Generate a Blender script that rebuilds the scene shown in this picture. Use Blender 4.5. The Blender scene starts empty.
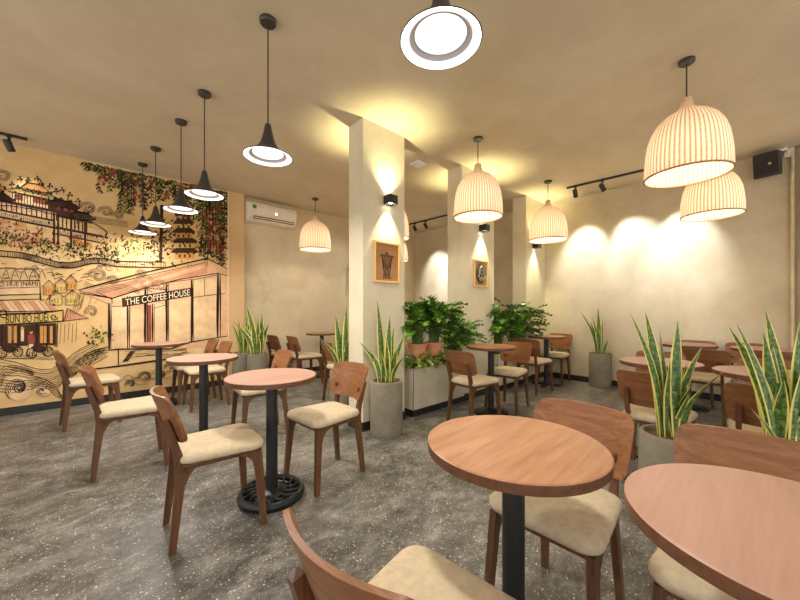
# Cafe interior with a mural, pedestal tables, bent-plywood chairs, rattan pendants and snake plants
POWER = dict(cone=17, rattan=10, up=46, down=54, track=105, mural=14, world=1.75)
FILL = []
EXPO = 0.0
MURAL_STROKES = """0 5 -864,2233 2,-39
0 5 -850,2232 1,-40
0 5 -837,2234 -1,-44
0 5 -824,2230 1,-43
0 5 -812,2231 2,-43
0 5 -799,2227 1,-40
0 5 -785,2226 1,-40
0 5 -770,2225 -1,-43
0 5 -757,2226 -1,-46
0 5 -743,2221 -2,-44
0 5 -730,2222 -1,-46
0 5 -718,2219 2,-44
0 5 -704,2216 1,-42
0 5 -689,2218 -1,-44
0 5 -676,2216 0,-44
0 5 -662,2214 1,-46
0 5 -647,2212 0,-44
0 5 -634,2209 -1,-44
0 5 -620,2208 2,-44
0 5 -604,2206 -1,-44
0 5 -589,2206 -1,-44
0 5 -577,2202 1,-44
0 5 -561,2201 -2,-41
0 5 -547,2199 -1,-41
0 6 -534,2199 2,-42
0 6 -519,2198 2,-48
0 6 -505,2196 3,-47
0 6 -489,2194 1,-44
0 6 -474,2192 0,-43
0 6 -460,2191 0,-46
0 6 -443,2189 1,-46
0 6 -429,2187 0,-47
0 6 -413,2187 -1,-48
0 6 -398,2182 0,-45
0 6 -381,2183 -1,-45
0 6 -366,2178 0,-42
0 6 -352,2177 1,-43
0 6 -336,2176 0,-46
0 6 -320,2175 0,-47
0 6 -303,2175 0,-47
0 6 -288,2170 1,-46
0 6 -270,2171 -2,-49
0 6 -256,2169 0,-49
0 6 -238,2165 0,-47
0 6 -224,2164 2,-45
0 6 -206,2164 -2,-49
0 6 -191,2158 2,-44
0 6 -191,2090 2,-49
0 6 -173,2090 0,-50
0 6 -155,2084 -2,-47
0 6 -139,2085 -2,-48
0 6 -124,2082 -1,-47
0 6 -105,2080 -1,-50
0 6 -88,2079 0,-51
0 6 -70,2074 -1,-48
0 6 -56,2072 1,-49
0 6 -39,2070 1,-49
0 6 -20,2067 1,-48
0 6 -4,2064 3,-47
0 6 16,2067 1,-51
0 6 33,2063 1,-51
0 6 52,2061 -2,-49
0 6 68,2058 -1,-51
0 6 86,2057 0,-52
0 6 104,2053 1,-51
0 6 125,2052 -1,-52
0 6 142,2047 1,-47
0 6 162,2046 -3,-50
0 6 180,2044 -1,-49
0 6 199,2041 -2,-49
0 6 216,2037 2,-46
0 6 237,2039 -1,-52
0 4 -429,2580 -35,-98
0 4 -418,2580 -28,-101
0 4 -408,2578 -21,-100
0 4 -396,2578 -14,-100
0 4 -386,2577 -7,-100
0 4 -374,2577 -1,-103
0 4 -363,2576 7,-103
0 4 -353,2575 16,-103
0 4 -341,2575 22,-104
0 4 -330,2576 31,-106
0 4 -318,2574 36,-105
0 12 -495,2491 61,89 121,-6 65,-81
0 15 -474,2481 202,-11
0 4 -498,2504 -70,-60
0 4 -488,2504 -64,-63
0 4 -478,2503 -56,-62
0 4 -468,2502 -50,-62
0 4 -458,2503 -44,-64
0 4 -447,2502 -38,-65
0 4 -436,2502 -32,-66
0 4 -427,2500 -23,-65
0 4 -416,2501 -18,-68
0 4 -405,2500 -11,-66
0 4 -395,2499 -4,-68
0 4 -384,2498 2,-68
0 4 -374,2497 10,-69
0 4 -364,2498 18,-70
0 4 -353,2496 26,-69
0 4 -342,2495 32,-69
0 4 -331,2496 39,-71
0 4 -320,2494 47,-70
0 4 -310,2494 54,-73
0 4 -299,2493 62,-74
0 4 -288,2493 69,-74
0 4 -278,2492 79,-74
0 12 -597,2456 94,48 231,-12 106,-52
0 15 -576,2444 123,-8 129,-8 135,-10
0 4 -207,2442 -39,-79
0 4 -196,2442 -31,-80
0 4 -185,2440 -22,-79
0 4 -172,2439 -16,-79
0 4 -160,2439 -9,-81
0 4 -148,2437 -1,-82
0 4 -136,2438 7,-84
0 4 -124,2436 15,-83
0 4 -113,2436 24,-85
0 4 -100,2436 33,-86
0 4 -88,2435 41,-87
0 13 -280,2375 67,68 131,-9 72,-63
0 15 -256,2365 219,-19
0 4 -798,2439 -57,-80
0 4 -789,2437 -52,-80
0 4 -780,2435 -46,-78
0 4 -771,2436 -40,-82
0 4 -762,2436 -34,-82
0 4 -752,2434 -28,-83
0 4 -743,2433 -22,-83
0 4 -733,2433 -16,-83
0 4 -724,2432 -9,-85
0 4 -715,2431 -3,-85
0 4 -705,2432 4,-86
0 4 -695,2430 8,-87
0 4 -686,2430 15,-89
0 4 -677,2429 23,-87
0 4 -667,2428 30,-88
0 4 -658,2428 37,-90
0 4 -648,2427 42,-91
0 4 -638,2426 50,-90
0 4 -628,2426 56,-91
0 4 -619,2424 63,-91
0 12 -883,2371 80,68 190,-14 88,-72
0 14 -863,2359 100,-10 106,-9 111,-9
0 4 -31,2336 -32,-82
0 4 -20,2334 -24,-83
0 4 -9,2332 -15,-83
0 4 4,2333 -8,-84
0 4 16,2332 0,-86
0 4 27,2330 8,-86
0 4 38,2329 17,-88
0 4 51,2328 24,-89
0 4 63,2326 33,-87
0 13 -97,2268 59,68 107,-11 63,-64
0 16 -71,2255 175,-18
0 4 -779,2541 -38,-82
0 4 -771,2540 -30,-82
0 4 -761,2540 -25,-83
0 4 -752,2540 -19,-84
0 4 -742,2539 -13,-83
0 4 -734,2539 -6,-84
0 4 -724,2539 1,-85
0 4 -714,2539 7,-86
0 4 -705,2538 12,-87
0 4 -695,2538 20,-87
0 4 -686,2535 26,-85
0 4 -677,2537 34,-89
0 4 -666,2536 38,-90
0 12 -844,2470 60,73 123,-7 63,-69
0 14 -824,2460 101,-5 104,-8
0 12 -489,2627 12,-62
0 12 -426,2634 -16,-75
0 13 -357,2667 7,-68
0 13 -327,2623 6,-64
0 13 -255,2608 -8,-75
0 13 -208,2558 4,-65
0 13 -158,2583 16,-65
0 13 -89,2541 -18,-77
0 13 -18,2484 13,-68
0 12 -546,2555 -2,-64
0 13 -4,2322 11,-74
0 11 -864,2156 25,14 34,19 41,26 45,23 44,21 41,16 36,7 39,7 34,2 39,-1 35,-4 39,2 38,-5 38,-4 41,-8 40,-7 40,-4 40,-10 46,-4 42,-2 46,0 45,-5 45,-5 38,-9 35,-13 35,-18 30,-21 29,-22 20,-19 19,-15
0 12 -864,1783 37,1 54,2 65,2 66,3 65,-2 53,1 37,-3 27,-4 23,-5 17,-3 21,-7 26,-6 27,-7 31,-12 31,-8 35,-9 31,-9 29,-6 23,-5 25,4 23,-2 23,4 23,7 24,6 31,9 27,13 28,12 29,12 33,13 32,8 34,-1 35,-1 33,-2 39,-7 45,-5 53,-2 68,4 87,5 92,6 96,9 81,6 58,6
0 13 -862,1726 36,2 53,0 66,2 67,1 64,-1 51,-3 35,0 30,-6 22,-5 19,-5 20,-8 24,-6 29,-6 33,-11 32,-11 32,-11 31,-7 26,-7 29,1 22,-1 23,2 24,2 23,2 24,6 29,12 28,10 26,16 32,9 30,15 36,4 34,5 32,-5 34,-7 42,-4 44,-5 52,-2 67,2 87,7 94,3 94,7 81,7 59,3
0 8 -864,1783 0,-58
0 5 -852,1782 0,-52
0 5 -838,1782 -1,-52
0 8 -827,1783 0,-58
0 5 -809,1784 0,-52
0 5 -791,1784 1,-52
0 8 -773,1784 1,-56
0 5 -751,1786 0,-52
0 5 -730,1787 0,-53
0 9 -709,1787 0,-59
0 5 -686,1787 0,-53
0 5 -663,1789 0,-54
0 9 -641,1788 1,-57
0 5 -620,1790 0,-54
0 5 -598,1790 -1,-55
0 9 -576,1791 -1,-61
0 5 -560,1789 0,-54
0 5 -543,1790 1,-55
0 9 -526,1789 1,-60
0 6 -514,1789 1,-55
0 6 -501,1787 -1,-54
0 9 -488,1786 -1,-61
0 6 -480,1787 1,-56
0 6 -470,1786 0,-57
0 9 -460,1783 0,-61
0 6 -454,1783 1,-57
0 6 -446,1780 -1,-56
0 9 -439,1779 0,-62
0 6 -432,1778 0,-56
0 6 -426,1775 1,-55
0 9 -420,1774 1,-61
0 6 -412,1771 0,-55
0 6 -406,1770 1,-56
0 9 -398,1767 -1,-62
0 6 -390,1765 0,-56
0 6 -383,1764 0,-58
0 9 -374,1761 -1,-62
0 6 -364,1760 -1,-58
0 6 -355,1756 1,-57
0 9 -345,1754 0,-63
0 6 -334,1750 -1,-56
0 6 -325,1747 1,-56
0 9 -315,1744 0,-63
0 6 -304,1740 0,-56
0 6 -293,1738 0,-59
0 9 -283,1733 1,-63
0 6 -272,1731 0,-58
0 6 -262,1727 1,-57
0 9 -250,1723 0,-64
0 6 -239,1723 -1,-61
0 6 -230,1718 0,-56
0 9 -220,1717 1,-66
0 6 -210,1715 1,-58
0 6 -199,1712 -1,-58
0 9 -190,1711 0,-66
0 6 -182,1709 1,-58
0 6 -172,1709 0,-57
0 9 -164,1708 1,-63
0 6 -156,1709 0,-59
0 6 -148,1709 0,-60
0 9 -140,1709 -1,-66
0 6 -132,1709 -1,-59
0 6 -126,1710 0,-59
0 9 -117,1710 0,-65
0 6 -111,1711 1,-58
0 6 -103,1711 1,-58
0 10 -95,1712 1,-64
0 6 -87,1714 0,-58
0 6 -79,1716 -1,-60
0 10 -71,1717 0,-64
0 6 -63,1721 -1,-60
0 6 -55,1723 1,-61
0 10 -47,1723 0,-65
0 6 -38,1726 1,-59
0 6 -29,1729 0,-60
0 10 -19,1733 0,-65
0 6 -10,1737 0,-60
0 6 -1,1741 0,-60
0 10 8,1746 1,-67
0 6 19,1750 -1,-60
0 6 28,1755 0,-61
0 10 38,1759 0,-66
0 6 48,1764 0,-63
0 6 58,1769 0,-63
0 10 68,1772 -1,-67
0 6 78,1776 1,-60
0 6 88,1780 0,-63
0 10 98,1784 2,-68
0 6 110,1786 0,-61
0 6 121,1788 -1,-61
0 10 132,1792 1,-68
0 6 143,1790 0,-61
0 6 155,1792 1,-62
0 10 167,1793 -1,-70
0 6 177,1792 1,-63
0 6 189,1792 -1,-64
0 10 200,1791 0,-70
0 6 212,1789 -1,-62
0 6 223,1788 -1,-63
0 10 235,1785 0,-69
0 6 247,1784 0,-62
0 6 261,1784 0,-65
0 10 274,1782 -1,-70
0 6 288,1779 0,-63
0 6 304,1778 0,-62
0 10 319,1776 0,-68
0 6 336,1777 -1,-63
0 6 354,1777 1,-65
0 10 372,1776 -1,-71
0 6 394,1777 0,-64
0 6 418,1777 0,-64
0 10 440,1779 1,-71
0 7 468,1781 0,-64
0 7 496,1783 1,-65
0 11 527,1784 -1,-71
0 7 557,1787 1,-66
0 7 589,1789 -1,-67
0 11 621,1791 0,-73
0 7 651,1794 -1,-69
0 7 682,1795 -1,-67
0 11 713,1799 0,-74
0 7 739,1800 0,-67
0 7 767,1801 0,-66
0 11 795,1804 0,-73
0 7 813,1807 0,-70
0 7 833,1808 0,-71
0 11 853,1809 0,-76
0 7 853,1810 0,-71
0 7 852,1809 1,-69
1 6 -674,2521 -11,37 6,42 18,36 27,24 28,8 24,-8 15,-21 4,-28 -7,-27 -15,-21 -17,-11 -17,-1 -12,9 -5,14 1,14 6,12 8,6 11,-3
1 6 -665,2531 -9,33 6,36 16,30 23,19 24,4 19,-8 10,-19 1,-22 -7,-21 -13,-14 -13,-5 -11,3 -6,8 3,18
1 6 -656,2542 -7,28 6,30 15,24 19,14 18,1 14,-9 5,-16 -1,-16 -7,-14 -10,-6 -12,4
1 6 -621,2443 -21,-12 -21,1 -15,12 -7,20 1,22 8,20 14,13 14,6 13,-4 8,-9 3,-14 -3,-13 -6,-10 -8,-5 -13,3 -1,12
1 6 -627,2453 -17,-9 -16,2 -11,10 -5,15 2,17 7,14 10,9 11,2 13,-11 -3,-18 -9,-6
1 6 -633,2463 -12,-6 -11,2 -8,8 -2,11 2,11 5,9 13,4 6,-9 -6,-8
1 7 -20,2370 15,44 29,33 35,17 34,-2 26,-17 12,-29 -2,-32 -14,-28 -22,-18 -23,-7 -19,6 -12,13 -4,18 5,17 9,12 12,6 15,-7
1 7 -6,2372 14,37 25,27 30,13 27,-3 20,-16 8,-24 -4,-25 -13,-21 -17,-12 -17,-2 -13,7 -6,11 1,12 5,10 13,4
1 7 8,2374 12,30 22,22 24,8 21,-4 14,-14 3,-19 -5,-19 -11,-13 -12,-5 -16,8 3,14
1 7 152,2349 7,41 22,35 31,22 33,6 28,-10 17,-23 4,-28 -9,-27 -18,-21 -21,-10 -20,0 -14,10 -6,15 1,15 7,13 10,7 16,-2
1 7 167,2355 6,34 20,28 26,17 26,3 21,-10 12,-19 1,-22 -9,-20 -14,-14 -16,-5 -13,3 -8,8 2,20 12,6
1 7 182,2360 6,27 16,22 20,12 21,0 14,-9 7,-15 -2,-16 -8,-13 -10,-7 -16,4
1 7 284,2327 6,33 18,27 25,17 27,5 22,-8 14,-18 3,-23 -7,-21 -15,-16 -17,-9 -16,1 -11,8 -5,11 1,13 6,10 8,5 12,-2
1 7 300,2332 5,26 14,21 20,12 20,2 16,-7 9,-14 1,-17 -7,-15 -11,-10 -12,-4 -15,9 1,15 9,4
1 7 315,2337 4,19 11,14 14,8 14,0 10,-6 5,-10 -2,-11 -5,-8 -14,-5 -4,10
1 7 61,1581 21,44 36,29 40,10 38,-11 26,-27 11,-35 -6,-35 -18,-28 -26,-15 -27,0 -20,11 -12,18 -2,21 6,18 12,11 14,3 10,-4 6,-7
1 7 75,1579 20,38 31,24 35,7 30,-11 21,-24 6,-29 -7,-28 -16,-20 -21,-9 -19,3 -14,10 -6,15 2,14 7,9 15,1
1 7 90,1578 17,31 27,19 29,4 24,-11 14,-21 2,-23 -8,-20 -14,-12 -15,-3 -12,5 -5,9 4,15
1 7 226,1517 13,34 25,24 31,10 29,-5 22,-18 11,-25 -2,-27 -12,-21 -19,-13 -20,-3 -17,7 -10,13 -3,15 4,14 8,9 10,3 13,-7
1 7 242,1516 11,28 20,19 25,7 23,-6 16,-15 6,-20 -3,-19 -10,-15 -15,-8 -13,1 -11,6 -5,10 5,16 11,2
1 7 257,1516 9,21 16,14 19,4 16,-6 10,-12 3,-14 -4,-13 -8,-8 -10,-3 -12,8
1 7 504,1509 21,53 41,38 51,16 48,-8 37,-28 18,-40 -3,-41 -21,-34 -31,-21 -33,-3 -28,10 -17,20 -5,24 7,22 13,14 17,5 13,-3 8,-8
1 7 521,1508 19,47 37,32 44,12 41,-9 29,-26 12,-34 -6,-33 -19,-26 -25,-12 -26,0 -18,11 -9,17 1,16 7,12 11,5
1 7 537,1508 19,40 32,26 38,8 32,-10 21,-23 6,-28 -8,-25 -17,-16 -19,-5 -16,4 -9,10 5,19
1 8 696,1476 17,42 32,29 40,12 38,-7 29,-21 14,-31 -3,-32 -16,-26 -24,-15 -26,-3 -22,8 -14,16 -3,18 5,16 11,11 12,4 11,-2 6,-7
1 8 713,1476 15,35 28,23 33,8 30,-7 22,-19 9,-24 -4,-25 -15,-18 -19,-10 -18,1 -14,8 -7,12 6,21 15,2
1 8 731,1476 13,27 22,18 26,4 23,-7 14,-15 5,-19 -6,-17 -12,-11 -13,-3 -11,3 -6,7 3,12
1 6 -817,2497 5,35 16,30 22,19 23,5 20,-8 12,-18 2,-24 -6,-23 -12,-18 -15,-9 -14,0 -10,8 -5,12 1,14 5,10 7,7 11,-2
1 6 -806,2502 4,29 14,24 18,15 19,3 15,-8 8,-16 1,-18 -6,-17 -10,-12 -11,-5 -15,9 1,17 8,5
1 6 -796,2507 4,23 12,18 14,11 15,1 10,-8 5,-12 -1,-14 -6,-11 -7,-6 -12,3
1 7 525,1610 7,33 19,26 27,15 29,2 24,-11 14,-20 3,-24 -7,-21 -16,-16 -18,-6 -17,2 -12,10 -6,13 1,12 7,10 8,5 14,-4
1 7 542,1614 5,25 16,20 21,11 22,0 17,-10 10,-15 0,-17 -7,-15 -11,-9 -13,-3 -11,3 -6,8 1,15 10,4
1 7 558,1617 5,19 12,13 15,7 15,-1 10,-8 5,-11 -7,-19 -14,-4 -6,8
1 6 -54,2296 16,1 20,4 24,-2 27,1 27,1 27,1 27,-2 28,-1 27,-3 25,0 31,-3 30,-1 32,2 38,-2 37,1 35,0 35,-4 20,2
1 6 33,1501 14,-6 22,-17 26,-13 25,-13 30,-14 30,-4 28,2 30,7 35,14 32,11 32,12 35,0 35,-5 41,-11 38,-15 38,-14 29,-13 23,-12
1 6 -56,2273 15,3 21,1 26,3 27,2 27,0 26,0 27,1 26,-4 28,0 30,-2 29,-1 29,1 35,1 34,-1 39,-4 38,1 31,3 21,-1
1 6 33,1472 14,-5 20,-10 26,-15 27,-14 29,-10 29,-3 31,5 30,8 34,9 31,12 33,12 34,2 38,-4 37,-12 41,-11 35,-14 34,-16 21,-6
1 6 -54,2251 14,0 19,5 25,-2 27,6 29,2 28,1 26,3 28,-3 26,0 28,0 30,-3 29,-2 33,2 38,0 39,-1 36,3 27,-1 24,0
1 6 33,1449 14,-9 23,-10 22,-12 31,-9 29,-12 28,-3 28,6 30,9 35,8 32,12 34,10 31,2 37,-1 39,-10 40,-11 37,-14 30,-13 22,-7
1 6 -56,2225 15,3 21,3 26,5 27,2 26,7 28,-1 27,1 25,0 29,1 28,-1 29,-3 30,-3 34,2 36,0 39,2 35,1 33,0 21,-2
1 6 33,1421 14,-6 21,-10 27,-10 26,-12 30,-4 30,-4 26,3 32,9 33,13 34,13 31,6 33,4 36,-1 40,-9 38,-12 39,-10 33,-11 19,-10
1 6 -55,2202 16,2 20,4 26,5 26,8 27,2 28,3 24,3 28,-3 28,-1 30,-1 28,1 30,-3 33,3 38,0 37,1 35,-1 31,1 24,5
1 6 35,1392 12,-5 23,-7 23,-10 28,-7 28,-4 32,-3 29,5 30,7 32,14 33,9 33,9 33,6 35,-5 39,-8 43,-6 36,-9 31,-14 23,-5
0 7 43,2955 16,-94
0 7 70,2949 23,-91
0 7 87,2944 -18,-102
0 7 151,2951 -3,-98
0 7 180,2947 -8,-171 -7,-179
0 8 224,2949 -11,-176
0 8 254,2946 8,-172
0 8 293,2946 -18,-307
0 8 338,2949 20,-250
0 8 383,2954 -1,-182
0 8 395,2948 -2,-185 4,-181
0 8 438,2946 33,-176
0 8 515,2955 -5,-235 0,-235
0 8 547,2952 21,-181
0 8 588,2955 14,-241 20,-230
0 8 608,2948 7,-237 12,-242
0 8 678,2951 11,-182 15,-190
0 8 726,2952 -32,-197
0 8 755,2951 7,-188
0 8 792,2950 3,-327
0 8 825,2946 -32,-281
0 8 898,2948 -12,-279
0 8 952,2950 30,-323
0 8 980,2946 -15,-284
0 8 1042,2951 -20,-287
0 9 1062,2945 12,-254 15,-253
0 9 1134,2952 2,-260 2,-255
0 9 1200,2955 -6,-202
0 9 1233,2949 5,-262 1,-257
0 9 1259,2943 28,-343
0 9 1351,2951 4,-349
0 8 394,2934 -6,-176 -10,-185 -3,-182
0 8 450,2938 -5,-189 -9,-181 -8,-180
0 8 496,2934 -10,-185 -2,-183 -7,-180
0 9 1320,2948 -5,-254 -11,-258 -1,-258 -6,-255
0 9 1358,2947 2,-240 -1,-245 -1,-247 -7,-247
0 9 1399,2946 2,-248 6,-255 1,-249 6,-251
0 9 1439,2947 3,-250 1,-255 10,-254 3,-252
0 9 1476,2947 8,-211 3,-216 0,-212 4,-219 0,-215
0 9 1521,2952 8,-247 4,-246 5,-247 8,-245
0 9 1565,2950 -3,-228 -1,-221 0,-220 1,-227 -7,-224
0 9 1607,2952 -3,-233 -1,-218 -5,-232 0,-224 -5,-226
0 18 -20,1387 201,82 397,161 449,159 346,121 282,-136
0 14 -1,1353 296,-56 337,146 400,139 489,119 134,-31
0 12 1369,1911 3,-111
0 12 -3,1376 145,-37 152,-41
0 11 144,1373 149,-87 0,-62
0 13 631,1439 77,-49
0 9 181,1448 145,52 152,48 157,57 168,59 177,59 186,64 190,66
0 23 264,1237 2,-198 0,-197 0,-197
0 10 282,1224 3,-191 -3,-194 0,-195
0 18 446,1327 2,-229 1,-226 -2,-228
0 12 469,1333 1,-235 -4,-228 0,-227
0 27 633,1456 -2,-200 0,-194 -2,-196 2,-197
0 11 655,1439 -3,-190 0,-192 -1,-198 -2,-195
0 19 711,1232 -1,-275 1,-270
0 9 731,1229 -2,-274 0,-270
0 29 868,1519 -1,-204 3,-211 2,-204 -1,-209
0 11 895,1523 -3,-211 -1,-205 2,-210 0,-205
0 29 1168,1580 5,-224 -1,-227 2,-221 -5,-223
0 13 1187,1579 0,-219 1,-229 3,-221 0,-227
0 13 1336,1618 0,-263
0 33 1516,1703 1,-244 -3,-245 -4,-245 3,-243
0 18 1546,1688 1,-232 4,-239 -3,-244 1,-238
0 14 864,1523 327,69
0 13 1164,1323 229,41 238,43
0 12 1193,1581 330,97
0 11 292,1189 101,12
0 14 730,1174 133,44
0 12 632,1440 234,-15 20,80
0 19 263,644 99,4 549,-41 239,77 505,64
0 15 131,633 232,17
0 20 355,652 0,-218
0 24 34,419 327,13 377,27 351,17
0 12 33,593 220,25
1 8 555,619 219,7
0 7 1022,580 84,25
1 12 961,512 89,2
0 12 828,513 252,-8
1 11 948,608 111,2
0 9 527,540 259,0
1 15 754,592 169,-6
0 11 940,538 215,-5
1 13 500,608 81,11
0 6 626,543 66,6
1 12 528,563 161,7
0 11 772,538 114,4
1 7 420,614 180,-5
0 8 786,535 271,-15
1 12 726,574 163,10
0 13 854,587 257,1
1 9 644,595 88,7
0 13 1033,536 88,18
1 13 424,531 188,3
0 10 820,491 101,1
1 7 410,581 118,11
0 7 665,550 206,-20
1 12 945,581 162,-13
0 11 642,545 93,1
1 9 572,537 226,0
0 6 476,585 240,-17
1 3 293,894 0,-213
1 3 305,895 0,-217
1 3 317,895 0,-217
1 3 329,895 0,-219
1 3 340,893 0,-216
1 3 353,893 -2,-219
1 3 365,892 -1,-219
1 3 376,892 0,-217
1 3 388,892 -1,-219
1 3 400,890 1,-219
1 3 411,891 2,-219
1 3 423,889 1,-219
0 9 -320,1413 57,83 57,-79
0 8 -304,1426 0,-105
0 8 -224,1426 1,-104
0 8 -303,1324 80,-3
0 8 -287,1394 1,-50
0 8 -263,1390 0,-45
0 8 -239,1391 1,-42
0 3 -311,1425 48,71
0 3 -292,1426 28,70
0 3 -271,1426 7,69
0 3 -251,1428 -12,67
0 3 -232,1428 -31,69
0 9 -225,1439 62,85 63,-77
0 8 -207,1453 0,-104
0 8 -115,1459 -1,-108
0 8 -207,1348 91,5
0 8 -192,1418 1,-49
0 8 -163,1422 -1,-49
0 8 -138,1422 -1,-48
0 4 -215,1453 54,74
0 4 -195,1453 35,72
0 4 -173,1453 12,72
0 4 -153,1455 -8,70
0 4 -131,1455 -30,71
0 10 -139,1482 57,86 60,-84
0 8 -125,1490 2,-103
0 8 -36,1499 -2,-110
0 8 -125,1388 88,2
0 8 -107,1459 1,-52
0 8 -79,1460 0,-48
0 8 -55,1460 2,-47
0 4 -132,1491 51,75
0 4 -111,1494 30,71
0 4 -89,1495 8,71
0 4 -68,1494 -12,73
0 4 -45,1496 -36,69
0 9 -270,1300 63,84 68,-83
0 8 -256,1313 -1,-104
0 8 -156,1315 0,-105
0 8 -254,1207 98,1
0 8 -241,1275 2,-42
0 8 -217,1277 3,-48
0 8 -190,1280 -1,-52
0 3 -263,1311 56,72
0 3 -244,1312 37,71
0 3 -223,1313 16,71
0 4 -203,1313 -3,70
0 4 -182,1314 -24,69
0 10 -140,1304 71,83 74,-79
0 8 -123,1314 0,-106
0 8 -10,1316 0,-109
0 8 -123,1209 112,-1
0 8 -107,1280 1,-47
0 8 -82,1283 0,-52
0 8 -55,1278 1,-44
0 4 -131,1315 63,72
0 4 -111,1315 44,74
0 4 -89,1315 21,74
0 4 -67,1315 0,74
0 4 -47,1317 -21,70
0 10 -139,1018 32,156 68,-63 116,-63 -218,-29
0 4 -89,1162 -33,-137
0 4 -88,1161 4,-133
0 4 -89,1160 42,-127
0 4 -90,1162 82,-125
0 4 -89,1161 122,-121
0 6 -190,1036 -8,-305
0 6 -164,992 -10,-238
0 6 -131,983 -9,-220
0 6 -96,998 -11,-207
0 6 -65,982 -7,-228
0 6 -30,997 -8,-222
1 7 29,1296 -33,-131
1 7 106,1333 -35,-140
1 7 -15,1354 -39,-259
1 7 -31,1331 -37,-219
1 7 39,1333 -36,-175
1 7 28,1356 -37,-209
1 7 162,1294 -35,-74
1 7 -33,1284 -37,-170
1 7 4,1348 -36,-235
1 7 37,1092 1,44 14,37 24,23 28,4 24,-12 16,-24 5,-29 -5,-26 -12,-19 -16,-7 -14,4 -10,11 -4,14 2,12 11,8
1 7 54,1100 0,33 11,28 19,17 20,3 18,-9 12,-18 4,-22 -4,-20 -9,-13 -12,-5 -18,10 -3,11 6,14
1 7 71,1108 0,22 8,19 12,11 13,2 13,-6 8,-12 2,-15 -2,-13 -7,-9 -15,-1 -6,12 6,10
0 12 -865,1442 528,45 6,-224 -2,69
0 8 -862,1370 94,6 98,6 102,9 105,7 113,12
0 12 -864,1293 97,6 104,7 105,10 110,5 113,13
0 11 -863,1244 99,8 101,2 109,6 113,9 115,6
1 6 -864,1431 1,13 4,20 1,19 3,24 7,23 3,15 10,13 9,15 12,8 10,10 19,0 9,-9 7,-22 5,-24 4,-22 6,-21 3,-14
1 6 -805,1431 2,16 2,18 2,22 6,23 4,25 4,16 10,14 8,9 13,11 10,11 12,3 8,-5 9,-9 6,-21 6,-20 6,-27 4,-20 5,-14
1 6 -744,1438 2,11 2,18 3,27 3,21 4,21 6,20 8,12 12,10 10,11 12,11 20,-3 9,-9 6,-19 7,-22 6,-26 3,-21 3,-13
1 6 -684,1441 4,12 1,21 2,22 4,25 6,20 7,16 7,17 12,10 10,12 12,4 11,3 19,-10 6,-23 7,-23 5,-20 5,-25 6,-10
1 6 -620,1444 4,11 0,23 3,22 5,24 4,22 5,17 10,14 12,12 10,10 14,7 9,4 12,-5 7,-12 10,-17 5,-26 6,-20 4,-20 4,-15
1 6 -555,1445 3,16 3,19 3,26 3,25 5,20 4,17 10,14 10,10 13,11 12,6 12,5 10,-3 10,-13 6,-17 7,-25 6,-22 7,-24 2,-14
1 6 -488,1448 2,17 1,18 2,26 4,24 6,23 6,17 9,13 11,13 14,8 14,7 11,3 18,-14 8,-21 7,-21 6,-23 5,-21 4,-13
1 6 -419,1454 2,13 2,20 1,25 5,28 6,20 5,18 9,13 12,14 14,7 13,6 23,1 9,-11 8,-22 7,-21 7,-23 4,-21 4,-14
1 6 -350,1459 2,13 2,21 3,27 4,21 4,25 7,19 11,12 12,10 13,10 13,5 14,5 10,-4 10,-10 8,-19 5,-25 6,-25 7,-20 4,-11
0 9 -864,1564 27,3 34,10 44,9 46,4 44,12 34,1 31,1 29,6 22,0 22,-1 21,-6 20,2 22,3 20,-2 18,3 19,-1 14,-1 15,-7 12,-7 8,-18 9,-16 9,-16 3,-18 6,-12
0 4 -864,1243 60,-118
0 4 -830,1245 60,-121
0 4 -795,1245 61,-121
0 4 -760,1245 61,-122
0 4 -725,1246 62,-122
0 4 -689,1246 63,-123
0 4 -652,1248 63,-124
0 4 -616,1248 65,-125
0 4 -579,1248 65,-125
0 4 -541,1249 66,-128
0 4 -502,1249 66,-127
0 4 -465,1250 69,-129
0 5 -425,1250 69,-128
0 5 -385,1252 70,-130
0 5 -345,1251 72,-130
0 5 -304,1254 73,-135
0 11 -863,1131 100,-2 103,6 104,-4 114,5 113,1 123,0
0 18 -771,1085 194,20 243,9 185,33 3,-128 -204,-16 -246,-14 -175,-6
0 11 -582,1071 -18,-6 -18,6 -13,14 -6,19 0,19 7,16 11,10 12,2 11,-5 7,-10 3,-11 -2,-11 -5,-8 -11,-2 -6,8
0 10 -190,1067 -5,-16 -10,-12 -12,-5 -13,2 -10,9 -6,12 0,13 4,11 7,8 18,0 6,-7 2,-16 -8,-10 -11,6
0 14 -272,1101 0,-80
0 13 -618,996 -2,-247
0 13 -497,992 3,-250
0 14 -359,993 -2,-263
0 14 -278,987 -1,-261
0 14 -214,985 0,-266
0 14 -198,985 0,-268
8 4 -569,953 43,-2
8 4 -569,940 43,-1
8 4 -568,928 42,-4
8 4 -570,914 45,-3
8 4 -570,901 45,-3
8 4 -569,888 44,-2
8 4 -569,875 44,-2
8 4 -569,862 43,-4
8 4 -569,848 44,-3
8 4 -569,836 44,-4
0 8 -420,769 -23,-154
0 8 -381,766 -17,-157
0 11 -844,704 -4,-24 -12,-17 -16,-5 -16,8 -12,19 -4,25 4,24 12,17 16,5 16,-8 12,-19 4,-25
0 5 -858,705 -6,-19 -12,-8 -13,10 -5,20 5,20 13,7 12,-9 6,-21
0 12 -737,710 -5,-24 -12,-18 -17,-5 -17,9 -12,19 -4,25 4,25 12,17 17,5 17,-8 12,-19 5,-26
0 5 -753,712 -5,-20 -13,-8 -13,10 -5,21 5,20 13,7 13,-9 5,-21
0 12 -786,803 15,-86
0 10 -804,802 31,-2
0 12 -583,681 -5,-25 -13,-18 -18,-5 -18,8 -13,20 -4,26 4,25 13,18 18,6 18,-9 13,-20 5,-26
0 5 -600,682 -5,-20 -14,-8 -14,10 -6,22 6,20 14,8 14,-10 5,-22
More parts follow.
